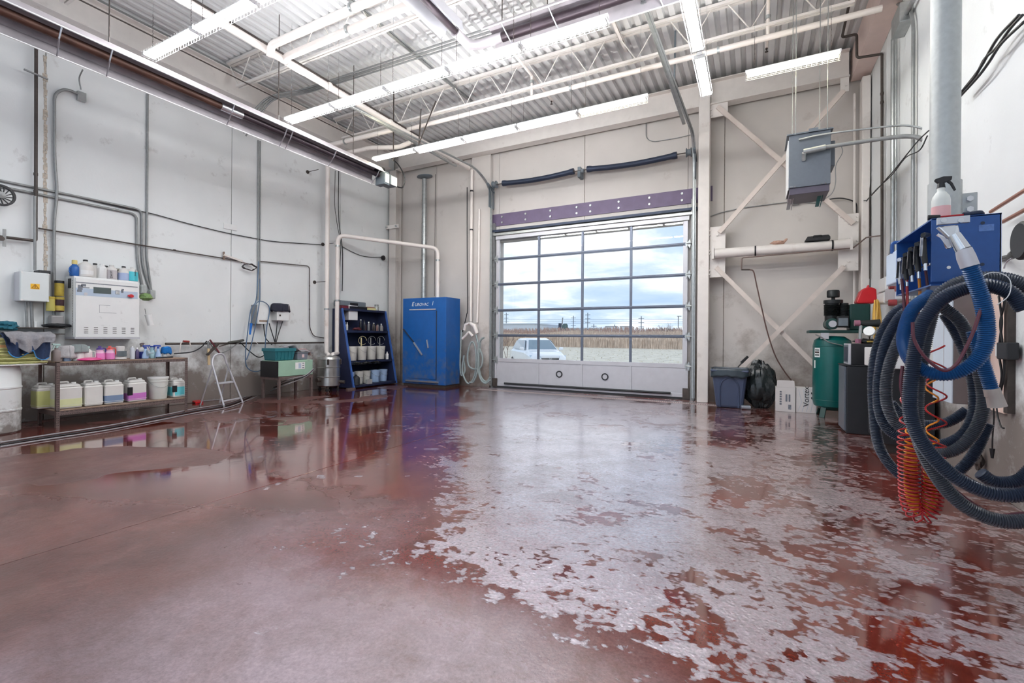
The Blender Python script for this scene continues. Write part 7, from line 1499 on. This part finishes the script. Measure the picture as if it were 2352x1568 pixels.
for i, (px, pt, l) in enumerate(((1317, 725, 'leftmost'), (1350, 718, 'second'), (1364, 744, 'short third'), (1473, 726, 'fourth'), (1412, 745, 'short'), (1163, 718, 'far left'))):
    Y = 150; T_ = PY(px, pt, Y)
    t = thing('utility_pole', l + ' utility pole on the skyline outside', 'pole', (T_[0], Y, 0))
    MB().cyl((T_[0], Y, 0), (T_[0], Y, T_[2]), .14, 6).build('pole', capcol('weathered_pole', (110, 118, 128)), t)
    for k in range(3 if pt < 730 else 1): MB().box(T_[0] - .9, Y - .08, T_[2] - .8 - k * 1.3, T_[0] + .9, Y + .08, T_[2] - .65 - k * 1.3).build('crossarm', capcol('weathered_pole', (110, 118, 128)), t)
for i, pt in enumerate((733, 738, 742)):
    a, b = PY(1140, pt + 1, 150), PY(1580, pt, 150)
    one(MB().cyl(a, b, .05, 3), 'power_line', ['top', 'middle', 'lowest'][i] + ' power line across the skyline', 'power line', capcol('weathered_pole', (110, 118, 128)))
T_ = PY(1558, 727, 100); t = thing('street_lamp', 'tall thin lamp post at the right of the view outside', 'lamp post', (T_[0], 100, 0)); MB().cyl((T_[0], 100, 0), (T_[0], 100, T_[2]), .1, 6).build('pole', M['cgrey'], t); MB().box(T_[0] - .2, 99.8, T_[2], T_[0] + .6, 100.2, T_[2] + .15).build('lamp_head', M['cgrey'], t)
p = PY(1297, 757, 130); one(blob((p[0], 130, p[2] - 2), (1.1, 1.1, 1.9), 3, .5), 'conifer', 'small dark conifer beside the silo', 'tree', capcol('conifer', (78, 98, 96), .9), smooth=True)
A, B = PY(1530, 754, 95), PY(1556, 770, 95)
t = thing('truck', 'white truck cab with dark windscreen at the right beyond reeds', 'truck', ((A[0] + B[0]) / 2, 95, .8))
MB().box(A[0], 95, .7, B[0], 98, A[2]).build('cab', M['white'], t, bevel=.1); MB().box(A[0] + .25, 94.96, A[2] - .9, B[0] - .3, 95, A[2] - .25).build('windscreen', M['navy'], t)
for x in (A[0] + .3, B[0] - .3): MB().cyl((x - .15, 95.6, .75), (x + .15, 95.6, .75), .4, 14).build('wheel', M['blackr'], t)
# ---- car
M['carw'] = mat('white_car_paint', (236, 240, 246), .2, var=.01, coat=.6); M['carg'] = mat('tinted_glass', (120, 142, 158), .08, var=.05, spec=.8); M['hl'] = mat('headlight', (186, 204, 222), .1, var=.1, vs=40)
YC = 20.0; pc = PY(1264, 800, YC)
t = thing('car', 'white sport utility car parked facing the glazed door', 'car', (pc[0], YC, gz_(pc[0], YC)), rz=math.radians(41))
# local: x across, y backwards from the nose, z up
def loft(secs, name, m, par, sm=True, bevel=0):
    v = []; k = len(secs[0][1])
    for y, pr in secs: v += [(x, y, z) for x, z in pr]
    f = [tuple(range(k))[::-1], tuple(range((len(secs) - 1) * k, len(secs) * k))]
    for i in range(len(secs) - 1): f += [(i * k + j, i * k + (j + 1) % k, (i + 1) * k + (j + 1) % k, (i + 1) * k + j) for j in range(k)]
    return MB().add(v, f).build(name, m, par, smooth=sm, local=True, sub=0)
def sec(hw, z0, z1, z2, tw): return [(-hw * .9, z0), (hw * .9, z0), (hw, z0 + .15), (hw, z1), (tw, z2), (tw * .5, z2 + .02), (-tw * .5, z2 + .02), (-tw, z2), (-hw, z1), (-hw, z0 + .15)]
loft([(0, sec(.62, .32, .6, .72, .5)), (.08, sec(.80, .24, .68, .86, .62)), (.3, sec(.88, .22, .78, .95, .7)), (.7, sec(.92, .22, .86, 1.02, .76)), (1.15, sec(.93, .22, .92, 1.08, .80)), (1.3, sec(.93, .22, .95, 1.06, .84)), (3.9, sec(.93, .22, 1.0, 1.08, .84)), (4.45, sec(.88, .26, .98, 1.05, .78)), (4.55, sec(.8, .34, .9, .98, .7))], 'body', M['carw'], t)
def gsec(hw, zt, tw, zb=1.02): return [(-hw, zb), (hw, zb), (tw, zt - .05), (tw * .85, zt), (-tw * .85, zt), (-tw, zt - .05)]
loft([(1.1, gsec(.82, 1.07, .80)), (1.85, gsec(.84, 1.60, .60)), (2.3, gsec(.84, 1.68, .62)), (3.6, gsec(.84, 1.66, .61)), (4.2, gsec(.82, 1.50, .58)), (4.45, gsec(.78, 1.1, .7))], 'roof', M['carw'], t)
ws = [(-.72, 1.2, 1.12), (.72, 1.2, 1.12), (.54, 1.83, 1.565), (-.54, 1.83, 1.565)]
MB().hexa([(x, y - .0, z) for x, y, z in ws], [(x, y - .02, z + .02) for x, y, z in ws]).build('windscreen', M['carg'], t, local=True, bevel=.005)
for s in (-1, 1):
    MB().hexa([(s * .83, 1.45, 1.1), (s * .845, 3.9, 1.12), (s * .66, 3.7, 1.55), (s * .66, 2.0, 1.58)], [(s * .85, 1.45, 1.1), (s * .865, 3.9, 1.12), (s * .68, 3.7, 1.55), (s * .68, 2.0, 1.58)]).build('side_window', M['carg'], t, local=True)
    mr_ = MB().box(s * .90, 1.3, 1.08, s * 1.12, 1.42, 1.23).build('door_mirror', M['carw'], t, local=True, bevel=.05)
    MB().hexa([(s * .42, .02, .70), (s * .86, .34, .78), (s * .88, .42, .84), (s * .46, .10, .80)], [(s * .42, -.02, .72), (s * .88, .3, .80), (s * .89, .38, .88), (s * .46, .04, .83)]).build('headlight', M['hl'], t, local=True)
    for y in (.85, 3.65):
        w_ = MB().cyl((s * .72, y, .34), (s * .94, y, .34), .34, 24).build('wheel', M['blackr'], t, local=True, smooth=True); MB().cyl((s * .94, y, .34), (s * .95, y, .34), .22, 16).build('rim', M['alu'], w_, local=True)
gr_ = MB().box(-.42, -.03, .58, .42, .06, .74).build('grille', M['blackr'], t, local=True, bevel=.01)
MB().box(-.44, -.04, .74, .44, .02, .77).build('chrome_bar', M['chrome'], t, local=True)
em = MB(); em.tube([(.06 * math.cos(a) , -.05, .70 + .05 * math.sin(a)) for a in np.linspace(0, 6.28, 17)[:-1]], .007, 5, closed=True); em.box(-.032, -.055, .665, -.02, -.045, .735).box(.02, -.055, .665, .032, -.045, .735).box(-.03, -.055, .695, .03, -.045, .706)
em.build('emblem', M['chrome'], t, local=True)
MB().box(-.2, -.05, .40, .2, -.03, .52).build('number_plate', M['white'], t, local=True); MB().box(-.6, .0, .26, .6, .06, .38).build('lower_grille', M['blackr'], t, local=True)
